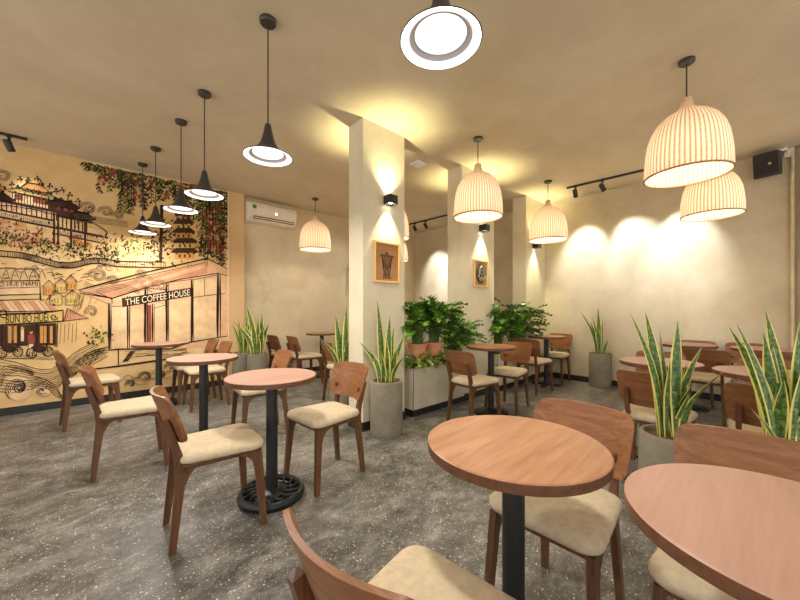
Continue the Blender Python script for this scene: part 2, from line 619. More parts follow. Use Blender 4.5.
0 12 -466,687 -5,-26 -14,-18 -18,-5 -19,9 -13,20 -5,27 5,25 13,18 19,6 18,-8 14,-21 5,-27
0 6 -483,689 -6,-21 -14,-8 -15,10 -5,22 5,21 15,8 14,-10 6,-22
0 12 -517,788 13,-90
0 11 -542,789 38,-9
0 12 -359,661 -5,-26 -14,-19 -19,-5 -20,9 -14,21 -5,27 5,26 14,19 20,5 19,-9 14,-20 5,-28
0 6 -376,663 -6,-22 -15,-7 -15,10 -7,22 7,22 14,8 15,-11 7,-22
0 13 -231,667 -6,-27 -14,-19 -21,-5 -20,9 -14,22 -6,27 6,27 14,19 20,6 21,-9 14,-22 6,-28
0 6 -249,669 -7,-22 -16,-8 -15,11 -7,23 7,21 15,9 16,-11 7,-23
0 13 -289,772 17,-94
0 11 -313,771 41,-7
0 4 -785,679 131,-65
0 4 -733,644 111,-12 116,-13 122,-14
0 4 -359,638 -121,3 -112,4 -110,4
0 4 -361,627 134,-49
0 4 -679,641 109,-18 112,-16 117,-16 126,-17
0 4 -227,582 -109,16
0 4 -364,601 91,-17
0 4 -426,621 60,-12
0 4 -251,600 47,-14
0 4 -379,633 64,-28
0 4 -419,630 82,-25
0 4 -527,624 93,-7
0 4 -441,627 69,-31
0 4 -784,660 121,-19 127,-24 135,-21
0 4 -323,647 -179,-16
0 4 -483,623 30,-26
0 7 -865,641 21,3 19,3 30,-3 30,3 35,-6 28,0 25,-6 33,-9 27,-10 29,-15 26,-9 31,-12 24,-13 25,-14 28,-17 25,-21 23,-7 21,-13 26,-11 22,-10 22,-7 20,2 19,-2 23,-3 18,7 16,13 18,14 22,13 17,21 23,16 21,23 20,16 24,29 23,20 25,19 24,20 27,20 25,13 24,14 21,14 21,7 16,9
0 4 -861,609 14,-1 25,0 25,3 35,-5 29,-1 31,1 25,-11 32,-2 29,-11 27,-9 30,-17 26,-10 26,-9 25,-17 29,-12 24,-13 23,-13 21,-13 24,-9 25,-4 18,-7 20,-8 23,-2 21,3 20,9 19,12 14,15 24,14 14,11 20,24 23,12 21,28 25,23 23,16 23,23 26,25 24,18 31,16 29,10 26,18 18,12 16,4
0 7 -864,572 16,-1 24,3 28,1 34,0 30,-4 29,-6 28,-1 30,-8 28,-12 30,-3 28,-13 25,-12 26,-6 26,-18 27,-7 25,-16 24,-11 22,-10 26,-10 21,-6 23,-7 19,-1 18,-6 21,7 18,2 21,13 17,9 21,15 20,20 19,16 21,14 20,21 23,23 26,21 22,25 26,23 30,14 27,20 30,18 30,18 26,14 15,5
0 4 -865,529 19,2 22,5 30,0 31,-2 28,4 31,-4 27,-6 29,-9 28,-8 31,-7 29,-6 28,-7 26,-14 24,-7 29,-17 21,-10 26,-7 25,-10 20,-6 24,-9 23,-9 16,1 22,-3 21,1 18,10 22,4 14,13 24,17 14,14 25,14 19,22 20,16 22,19 25,25 26,23 25,20 24,17 38,20 33,25 26,17 29,10 21,11
0 4 -865,497 21,-4 19,6 31,-1 30,-1 33,-1 28,-2 28,-1 29,-6 30,-6 28,-8 28,-10 26,-6 28,-9 28,-5 22,-13 27,-10 22,-10 26,-7 20,-5 21,-10 21,-3 23,-8 21,2 17,1 21,4 22,12 16,11 18,12 22,10 17,22 25,14 20,20 21,23 21,22 27,20 29,25 28,17 35,17 32,26 35,18 32,11 20,14
0 7 -864,459 17,-1 24,-1 28,6 31,3 30,-2 30,-3 30,0 28,-8 29,-3 26,-10 33,-8 27,-6 24,-1 29,-9 22,-8 28,-17 25,-6 22,-1 22,-8 22,-5 19,-12 23,1 19,-6 20,3 20,4 21,9 14,12 23,11 16,17 19,13 22,21 26,19 19,14 23,25 27,27 22,18 31,17 36,24 38,24 37,23 35,14 19,18
0 7 -864,423 19,-4 22,2 27,8 34,2 31,1 30,-2 25,-11 30,-11 27,-14 29,-7 31,-11 29,-13 23,-3 26,-2 27,3 26,-5 21,4 27,0 21,-4 20,-9 20,-4 24,-8 17,2 24,-5 16,10 21,7 19,11 16,11 21,15 24,12 16,15 21,19 25,19 21,22 26,23 23,25 36,17 38,29 42,24 38,18 31,20 28,17
0 6 -864,386 20,2 23,-3 29,5 28,3 34,-3 26,3 30,-9 26,-8 30,-13 31,-8 27,-8 29,-12 23,-2 26,0 28,-3 24,4 22,-1 27,5 20,-3 22,-11 22,-1 23,-7 20,-5 16,6 25,-4 16,9 18,10 22,13 16,18 20,14 23,13 20,20 18,17 23,22 28,20 25,25 36,21 37,28 48,25 42,24 33,20 25,15
0 6 -861,348 15,2 23,-1 30,3 31,6 28,-3 30,4 29,-8 31,-5 28,-14 26,-8 28,-11 29,-5 28,-6 27,6 22,3 25,-2 26,0 22,6 26,-3 17,-10 23,-3 19,-7 25,-4 17,7 19,3 22,4 18,6 17,13 17,12 25,16 20,14 20,18 20,22 23,24 23,14 32,22 35,27 39,25 46,28 43,22 38,30 30,8
0 7 -865,305 18,7 23,0 28,5 33,5 29,-3 30,-1 29,-3 29,-9 29,-10 27,-6 32,-6 24,-7 31,-3 24,6 24,6 24,3 26,0 24,2 21,-3 21,-1 24,-9 21,-7 16,-3 25,0 15,4 21,11 21,3 17,17 17,4 20,21 25,8 17,20 18,22 27,16 23,23 30,24 34,22 46,28 46,33 50,25 41,25 29,13
0 7 -862,272 15,0 24,5 27,3 30,3 34,2 30,2 28,-3 26,-11 32,-9 27,-9 30,-1 27,-8 24,2 28,2 26,7 25,2 22,5 27,6 23,-1 22,-6 19,-10 19,1 24,-7 19,-1 16,7 24,2 14,8 23,9 15,16 21,16 23,13 17,17 24,19 22,14 22,28 29,16 40,30 49,22 47,34 53,29 36,25 36,16
0 7 -189,239 4,13 13,16 12,23 11,30 11,23 14,21 9,27 13,21 9,23 10,21 13,24 16,24 16,19 14,19 20,21 19,19 19,18 15,14 18,10 20,10 15,9 14,8 17,8 9,9
0 5 -153,269 3,16 14,14 9,24 13,20 14,26 12,22 8,19 13,27 11,22 11,18 11,22 13,22 15,15 14,23 20,14 16,15 16,20 19,13 13,10 18,10 16,14 16,9 19,8
0 5 -120,302 9,14 8,17 11,15 11,24 15,18 13,20 9,24 11,22 10,20 11,19 12,19 12,18 16,17 15,24 17,12 13,17 18,16 13,14 14,8 13,11 19,5 11,8 9,10
0 7 -83,337 8,9 6,10 13,20 14,17 12,23 12,14 11,20 6,20 11,20 13,24 10,22 15,13 12,21 13,16 15,16 19,9 12,13 16,14 8,14 15,4 12,9 11,8 11,6
0 5 -50,366 10,11 7,11 13,16 13,17 9,21 14,11 12,18 11,22 8,19 10,21 11,20 11,17 15,12 12,15 17,17 14,11 11,11 15,11 8,12 12,5 8,6 12,9 10,3
0 7 -11,403 16,18 11,12 11,17 12,12 10,14 10,23 14,16 8,18 13,15 11,17 9,14 13,17 10,17 14,11 14,14 12,10 9,10 13,7 12,5 4,9 9,7 12,5
0 5 25,439 8,6 8,8 12,11 14,11 10,16 9,8 10,18 14,16 10,16 7,18 14,15 8,15 14,18 7,13 17,12 10,7 12,9 5,9 9,5 10,6 6,12 10,4
0 7 63,473 16,7 13,12 8,12 13,10 11,9 12,18 7,12 9,20 13,16 10,15 9,14 14,9 8,11 11,11 12,13 10,8 9,7 12,10 5,8 11,7
0 7 -561,176 -20,40 -10,43 1,41 9,36 16,28 22,16 24,6 23,-5 21,-14 16,-20 9,-24 3,-24 -2,-21 -7,-16 -10,-10 -11,-4 -11,2 -8,7 -5,8
0 7 -564,220 -10,36 -2,35 6,32 13,24 17,17 20,7 20,-3 19,-10 14,-16 10,-20 4,-21 -1,-19 -5,-15 -9,-10 -9,-5 -17,5 -6,7 -3,15
0 7 -557,256 -3,28 4,26 9,21 13,15 16,7 16,0 15,-7 12,-12 9,-16 4,-16 1,-16 -4,-14 -6,-9 -15,-6 -13,8 -4,12
0 7 -541,281 1,19 6,15 9,12 11,6 22,-3 10,-8 7,-10 4,-12 1,-12 -6,-18 -11,-6 -10,4 -5,10
0 7 -521,291 3,10 10,11 13,-1 10,-9 4,-14 -3,-11 -9,-4 -7,7
0 7 -451,278 -6,-23 -13,-15 -17,-6 -17,5 -15,13 -9,19 -2,20 5,17 10,12 13,4 13,-4 10,-10 7,-14 1,-15 -4,-12 -7,-7 -18,1 -7,7 -3,18 7,10 12,-6
0 6 -253,184 -17,-16 -20,-8 -22,1 -20,8 -16,14 -11,16 -4,18 1,15 7,12 10,8 11,2 11,-2 9,-5 6,-8 2,-14 -7,-6
0 6 -271,194 -12,-11 -15,-6 -16,1 -15,5 -12,10 -7,13 -4,12 1,12 5,9 16,7 15,-6 6,-11 -6,-9
0 6 -289,205 -7,-8 -10,-3 -19,4 -8,6 -5,8 -1,15 7,10 15,-3 4,-10
0 5 -837,234 11,2 17,1 20,6 20,4 20,6 19,7 19,9 15,10 18,7 15,17 15,13 14,14 12,13 3,18 8,23 5,18 5,13 10,14 13,13 18,9 16,12 18,5 20,7 17,0 20,-8 20,-13 22,-14 18,-16 14,-14 13,-4
0 5 -836,265 26,6 21,1 18,5 23,7 16,4 20,11 15,13 18,17 16,14 16,16 13,15 11,11 5,20 6,13 6,18 6,13 8,8 13,11 17,8 19,7 18,4 20,-2 17,0 17,-7 22,-8 19,-20 21,-13 16,-12 9,-12
0 5 -837,299 28,1 19,3 20,7 19,5 22,5 16,14 17,13 19,20 15,15 17,16 10,20 11,13 8,12 3,10 7,16 7,6 9,10 12,5 16,10 19,-1 18,3 20,1 18,-5 17,-5 21,-13 19,-18 19,-15 18,-10 10,-9
0 5 -837,329 28,2 20,3 19,7 20,5 21,6 15,16 20,18 16,17 17,22 14,18 12,18 13,9 5,13 6,7 4,11 6,8 11,5 12,3 17,3 17,-1 20,3 19,-5 16,-5 18,-11 20,-12 23,-14 17,-16 16,-13 14,-11
0 5 -839,359 13,1 18,2 17,3 21,6 23,3 15,15 19,15 18,15 17,24 15,23 16,19 13,15 11,11 6,10 5,10 13,5 8,7 14,-2 15,2 19,-3 18,-4 18,-2 19,-7 19,-10 18,-15 21,-15 21,-17 15,-13 11,-6
0 6 -380,402 9,-7 16,-7 15,-7 19,-12 17,-11 18,-12 14,-14 10,-9 13,-14 12,-15 11,-13 9,-16 14,-18 12,-26 10,-28 9,-22 10,-21 6,-15
0 6 -382,371 12,-8 12,-4 19,-13 19,-8 18,-7 12,-15 16,-14 11,-13 15,-10 10,-18 11,-18 12,-16 13,-15 12,-21 9,-18 9,-19 11,-18 5,-8
0 6 -381,334 24,-12 15,-4 22,-7 18,-11 14,-11 12,-15 14,-12 13,-19 10,-15 15,-16 11,-17 9,-18 11,-12 10,-16 11,-12 11,-15 5,-10
0 6 -383,299 27,-4 17,-6 18,-5 19,-12 16,-10 10,-14 14,-20 12,-14 14,-20 9,-18 12,-17 10,-14 13,-9 12,-10 7,-9 9,-11 9,-6
1 7 559,209 -7,49 12,41 27,27 34,7 32,-11 23,-24 11,-30 -3,-27 -12,-18 -17,-6 -16,4 -11,10 -3,12
0 7 564,232 1,42 17,32 27,16 30,-1 26,-15 17,-24 4,-26 -6,-22 -13,-12 -16,-2 -13,6 -8,11 3,16
1 7 573,251 8,33 18,22 26,8 25,-6 19,-17 10,-23 0,-21 -8,-16 -13,-7 -13,1 -10,7 -5,10 4,13
0 7 587,263 10,24 18,14 22,1 19,-9 13,-17 5,-18 -3,-17 -9,-10 -12,-3 -10,3 -7,7 -1,15
1 7 602,269 11,16 15,6 16,-2 14,-10 7,-14 1,-14 -4,-12 -8,-5 -17,3 -5,13
1 7 422,150 -5,37 9,32 20,20 25,5 24,-9 17,-18 8,-23 -2,-20 -9,-14 -13,-5 -11,3 -8,8 -1,16
0 7 428,169 1,30 12,23 20,11 21,0 18,-12 12,-17 3,-19 -4,-16 -10,-8 -11,-2 -9,5 -6,15
1 7 439,182 4,22 13,15 16,5 17,-4 13,-12 6,-15 0,-15 -5,-10 -9,-5 -15,6 -3,12
0 7 451,190 6,14 11,8 13,0 11,-5 7,-10 3,-11 -7,-16 -13,0 -5,9
1 7 465,191 12,10 14,-6 3,-13 -5,-8 -9,5
1 7 760,226 -5,33 9,29 19,18 24,5 23,-8 16,-16 7,-20 -2,-19 -8,-12 -12,-5 -11,3 -8,7 0,14
0 7 768,243 1,26 11,20 18,11 19,-1 17,-10 10,-15 3,-16 -4,-13 -8,-8 -19,2 -5,13
1 7 780,255 4,18 11,12 14,4 14,-3 11,-9 6,-13 -5,-20 -15,-3 -8,9
0 7 795,260 4,11 8,5 18,-3 8,-15 -6,-11 -12,3
1 7 810,259 9,5 5,-9
1 7 841,318 -6,40 11,34 22,22 29,6 27,-9 20,-19 8,-24 -2,-21 -10,-15 -14,-6 -14,3 -9,8 -3,10
0 7 848,338 1,32 14,25 22,13 24,0 21,-12 13,-18 4,-20 -5,-17 -11,-9 -13,-2 -10,4 -6,8 2,13
1 7 860,353 5,24 14,16 19,6 19,-5 15,-12 7,-16 0,-15 -6,-11 -10,-6 -17,6 -4,13
0 7 875,361 6,15 13,9 14,1 12,-5 9,-11 3,-12 -8,-17 -14,0 -6,10
1 7 890,363 6,8 16,2 11,-12 -2,-12 -9,-4 -6,8
1 6 228,175 -6,41 10,35 21,22 27,6 26,-10 19,-20 8,-25 -2,-22 -10,-15 -13,-6 -13,3 -9,9 0,17
0 6 233,195 1,34 13,26 21,14 24,-1 20,-13 13,-20 4,-21 -5,-18 -11,-10 -12,-2 -10,5 -6,9 2,14
1 6 242,210 5,27 15,17 19,6 19,-5 15,-14 7,-17 0,-18 -6,-12 -10,-6 -18,7 -3,14
0 6 254,220 7,18 14,10 15,1 14,-7 10,-13 3,-14 -2,-13 -7,-8 -15,1 -7,12
1 6 267,223 8,11 10,4 11,-2 8,-7 5,-9 -2,-18 -11,-4 -8,7
1 7 1177,349 -6,42 11,35 25,23 32,7 29,-9 22,-20 10,-25 -3,-23 -11,-15 -16,-6 -15,3 -9,8 -4,10
0 7 1185,370 1,34 15,26 24,14 27,0 23,-12 14,-20 4,-21 -5,-17 -12,-10 -14,-2 -11,4 -7,9 2,13
1 7 1198,386 6,25 15,17 21,6 21,-5 16,-12 8,-17 0,-16 -7,-12 -11,-5 -19,6 -3,13
0 7 1214,394 8,16 13,10 15,1 14,-6 10,-11 3,-12 -2,-11 -6,-7 -16,0 -7,10
1 7 1231,396 7,8 18,3 11,-12 -2,-14 -13,-1
1 7 944,172 -5,35 9,29 20,19 25,5 24,-8 17,-18 8,-20 -2,-19 -9,-13 -13,-4 -11,3 -8,7 -1,14
0 7 952,190 1,27 12,21 19,10 20,-1 18,-10 11,-15 3,-17 -4,-14 -9,-8 -20,3 -6,13
1 7 965,202 4,19 12,12 15,4 14,-3 12,-10 6,-12 -5,-21 -16,-4 -8,10
0 7 980,208 5,10 8,6 19,-4 6,-7 1,-15 -10,-6 -8,5
1 7 996,207 10,4 5,-9
1 5 -782,245 -5,39 8,33 17,21 21,6 21,-9 14,-19 7,-23 -2,-22 -7,-14 -11,-5 -10,3 -7,8 0,16
0 5 -779,264 0,33 11,25 17,13 19,0 17,-12 10,-20 3,-20 -4,-17 -8,-10 -18,3 -5,8 1,14
1 5 -773,278 4,27 12,17 16,7 16,-5 12,-14 7,-17 0,-18 -6,-12 -8,-6 -15,7 -2,14
0 5 -765,288 7,19 11,11 14,1 12,-7 8,-13 3,-15 -2,-13 -5,-8 -14,0 -6,12
1 5 -755,293 7,12 9,6 11,-2 8,-8 5,-11 -2,-20 -11,-5 -8,8
1 7 440,175 15,12 9,8 12,7 13,4 14,-3 20,-12 8,-9 10,-13 10,-4 11,-6 15,-4 13,5 14,2 14,1 11,5 8,5
1 7 932,294 9,5 12,9 10,6 17,11 10,4 15,3 13,-8 12,-10 10,-9 13,-12 12,-8 11,-6 17,-1 16,0 16,4 14,6 13,6 12,3
1 7 397,273 14,12 12,4 10,10 22,4 10,-3 10,-8 10,-11 10,-10 12,-9 10,-5 13,-1 15,2 12,1 16,8 12,1
1 7 713,222 15,9 15,10 12,7 11,4 11,4 14,-8 9,-7 13,-9 12,-12 12,-9 9,-7 14,1 15,-2 19,4 13,6 14,6
1 7 493,217 15,14 10,6 15,8 10,4 13,1 9,-7 10,-6 12,-8 8,-15 10,-10 13,-5 14,3 14,0 16,4 10,6 14,1
1 7 884,272 18,10 14,13 10,8 18,0 11,4 12,-7 8,-9 13,-10 13,-9 10,-14 16,-1 15,-2 16,1 16,5 16,3 13,5 11,3
1 7 851,267 8,6 11,3 14,11 12,4 12,7 11,2 16,-6 11,-6 9,-14 14,-12 12,-7 10,-8 16,-1 16,6 15,5 19,3 11,5
1 7 835,342 9,5 11,9 14,7 10,9 13,2 16,2 22,-12 10,-12 13,-12 10,-10 12,-3 17,0 15,2 14,1 18,6 14,8
1 7 644,274 15,11 14,8 10,3 14,7 14,0 11,-6 8,-6 11,-11 10,-9 12,-12 14,-7 25,3 16,3 17,5 12,8
1 7 707,318 7,6 9,6 16,9 13,9 21,6 12,-4 11,-13 12,-11 9,-7 14,-13 13,-2 12,-4 13,3 16,6 16,2 11,7 12,4
1 7 592,228 13,15 15,6 10,7 12,6 24,-7 11,-5 9,-10 13,-13 8,-11 11,-3 15,-3 15,3 16,5 14,4 10,6
1 7 497,237 13,12 13,7 14,8 10,4 24,-6 9,-6 10,-11 8,-11 11,-11 14,-7 14,0 14,6 13,0 13,6 13,4 9,5
1 6 186,190 15,10 10,7 11,4 12,5 19,-1 8,-10 8,-8 10,-14 10,-8 11,-4 12,-1 14,0 13,6 10,3 14,7
1 6 359,225 16,12 10,7 11,6 12,2 20,0 11,-8 9,-9 10,-15 8,-9 12,-1 13,-3 14,3 13,2 13,4 11,5
0 5 -796,1941 18,-14
0 6 -423,1989 -15,-41
0 6 -400,1926 -17,-22
0 6 340,1667 30,-37
0 6 -392,1867 -15,-33
0 6 195,1838 -17,-26
0 5 -754,1930 3,-36
0 6 -493,1884 2,-35
0 6 283,1717 -13,-37
0 6 -190,1833 -15,-17
0 5 -858,2040 0,-40
0 5 -758,1975 -12,-19
0 5 -575,2007 1,-21
0 6 226,1723 -4,-44
0 6 327,1704 27,-44
0 6 -511,1938 -13,-19
0 6 -521,1957 -9,-35
0 6 279,1695 21,-21
0 6 -473,1874 17,-23
0 6 -380,1922 23,-28
0 6 -151,1973 18,-30
0 6 14,1953 -10,-16
0 6 -278,1900 -21,-21
0 6 -515,2018 -19,-19
0 6 273,1863 -16,-15
0 6 138,1833 -15,-26
0 6 -342,2019 -15,-22
0 5 -605,1977 -16,-18
0 6 27,1947 -2,-25
0 6 -392,1844 11,-40
0 6 -181,1973 -23,-46
0 5 -796,1877 -8,-39
0 5 -815,2088 8,-26
0 5 -577,2049 5,-36
0 6 276,1931 12,-28
0 6 84,1741 -13,-40
0 6 -117,1823 10,-14
0 6 -287,1963 -4,-25
0 6 -260,1956 18,-31
0 6 98,1732 4,-16
0 6 -524,1963 -16,-15
0 6 -319,1802 16,-23
0 5 -632,2053 14,-32
0 6 15,1888 2,-17
0 5 -695,1881 5,-18
0 6 -181,1956 -10,-15
0 6 -440,1816 -10,-24
0 5 -809,1971 1,-23
0 6 157,1788 -23,-23
0 6 1,1981 8,-26
0 6 20,1956 -6,-29
0 6 -30,1875 -5,-33
0 6 -423,1999 -12,-24
0 6 -244,1811 -10,-24
0 6 -145,1843 -11,-31
0 5 -680,1881 2,-35
0 6 -429,1882 -4,-21
0 5 -828,2036 -7,-26
0 6 -45,1939 -15,-36
0 5 -734,1884 4,-14
0 6 303,1863 -26,-23
0 5 -853,2021 13,-17
0 5 -601,2019 -13,-40
0 6 -305,1846 -23,-38
0 6 13,1960 7,-13
0 6 -347,2025 -15,-15
0 6 -327,1893 -3,-31
0 6 -483,2045 21,-12
0 6 -101,1772 -8,-46
0 6 -64,1892 16,-21
0 6 -46,1747 18,-35
0 6 -318,1996 11,-42
0 6 -130,1796 -14,-20
0 5 -813,2007 18,-22
0 6 273,1891 29,-32
0 6 213,1926 23,-12
0 6 -97,1949 -15,-22
0 5 -618,1856 15,-27
0 6 -388,1803 -2,-38
0 6 -26,1956 -8,-44
0 5 -830,2071 18,-20
0 6 -81,1913 0,-28
0 6 -347,1793 9,-39
0 6 344,1878 -22,-24
0 6 -374,2024 7,-35
0 6 81,1955 9,-17
0 6 -387,1903 -22,-18
0 6 -529,2049 21,-14
0 6 -21,1897 21,-21
0 6 -88,1553 6,10 9,14 8,7 18,-7
0 6 -458,1623 15,-5 12,4 16,6
0 6 -403,1629 5,-10 19,0 20,5 14,5
0 6 145,1663 6,12 6,15 7,13 13,-16 4,-9
0 6 -505,1583 7,-7 12,-9 11,3 3,13
0 6 -397,1626 5,12 7,11 8,7 11,-12 17,-14 8,-17
0 6 20,1555 23,-6 15,1 8,8 10,13 6,8
0 6 245,1539 7,6 7,12 9,9 14,1 21,-2
0 5 -616,1535 5,13 19,-14 5,-9
0 6 195,1697 11,9 11,-2 12,-3
0 6 -48,1507 7,-6 11,-9 10,-7 14,8 17,13 10,9
0 6 -408,1530 16,-2 10,3 11,-2 13,3
0 6 116,1589 15,8 11,2 18,2 17,-4 12,-1
0 6 55,1522 18,-3 11,-3 13,-4 15,-4
0 6 48,1596 14,-4 11,2 12,5 16,11 11,12
0 6 -35,1631 3,-13 24,8 20,14 14,12
0 6 -540,1522 9,6 19,-4
0 6 -179,1634 4,12 5,15 16,1 14,-8 9,-8
0 6 21,1578 17,7 12,3 11,3 13,-1 12,4
0 5 -598,1479 13,17 16,-2 9,-7
0 6 -184,1522 7,9 13,10 9,4 9,-5 7,-7
0 6 -222,1562 6,7 8,7 9,5 13,-7 13,-12 9,-7
0 6 -226,1508 8,5 12,2 18,9 9,12
0 6 181,1675 -1,22 11,6 18,-1 24,-5 18,-8
0 6 -249,1629 14,1 12,-3 26,-2
0 6 123,1610 25,-5 13,0 12,-5 13,-5
0 6 -243,1562 6,-15 23,2 19,13 17,7
0 6 -206,1551 4,11 10,9 9,4 14,-3 14,-8 10,-5
0 5 -605,1491 7,7 18,5 18,0
0 5 -626,1654 16,4 17,-4 7,-6
0 6 -330,1661 14,-5 16,1 6,9
0 6 40,1564 6,-13 14,-1 10,7
0 6 -167,1674 10,-7 10,-3 11,-4 12,-1 12,3 12,2
0 6 71,1566 11,-4 11,-4 12,-6 7,7
0 6 -275,1567 3,15 23,1 20,-7 18,-10
0 6 86,1587 20,-17 11,-3 11,9 13,15
0 6 41,1711 16,6 16,-3
0 6 -396,1593 7,9 10,15 11,6 11,-12 13,-16 8,-10
0 6 248,1645 17,6 21,3 11,3
0 6 -2,1532 10,5 10,7 14,4"""
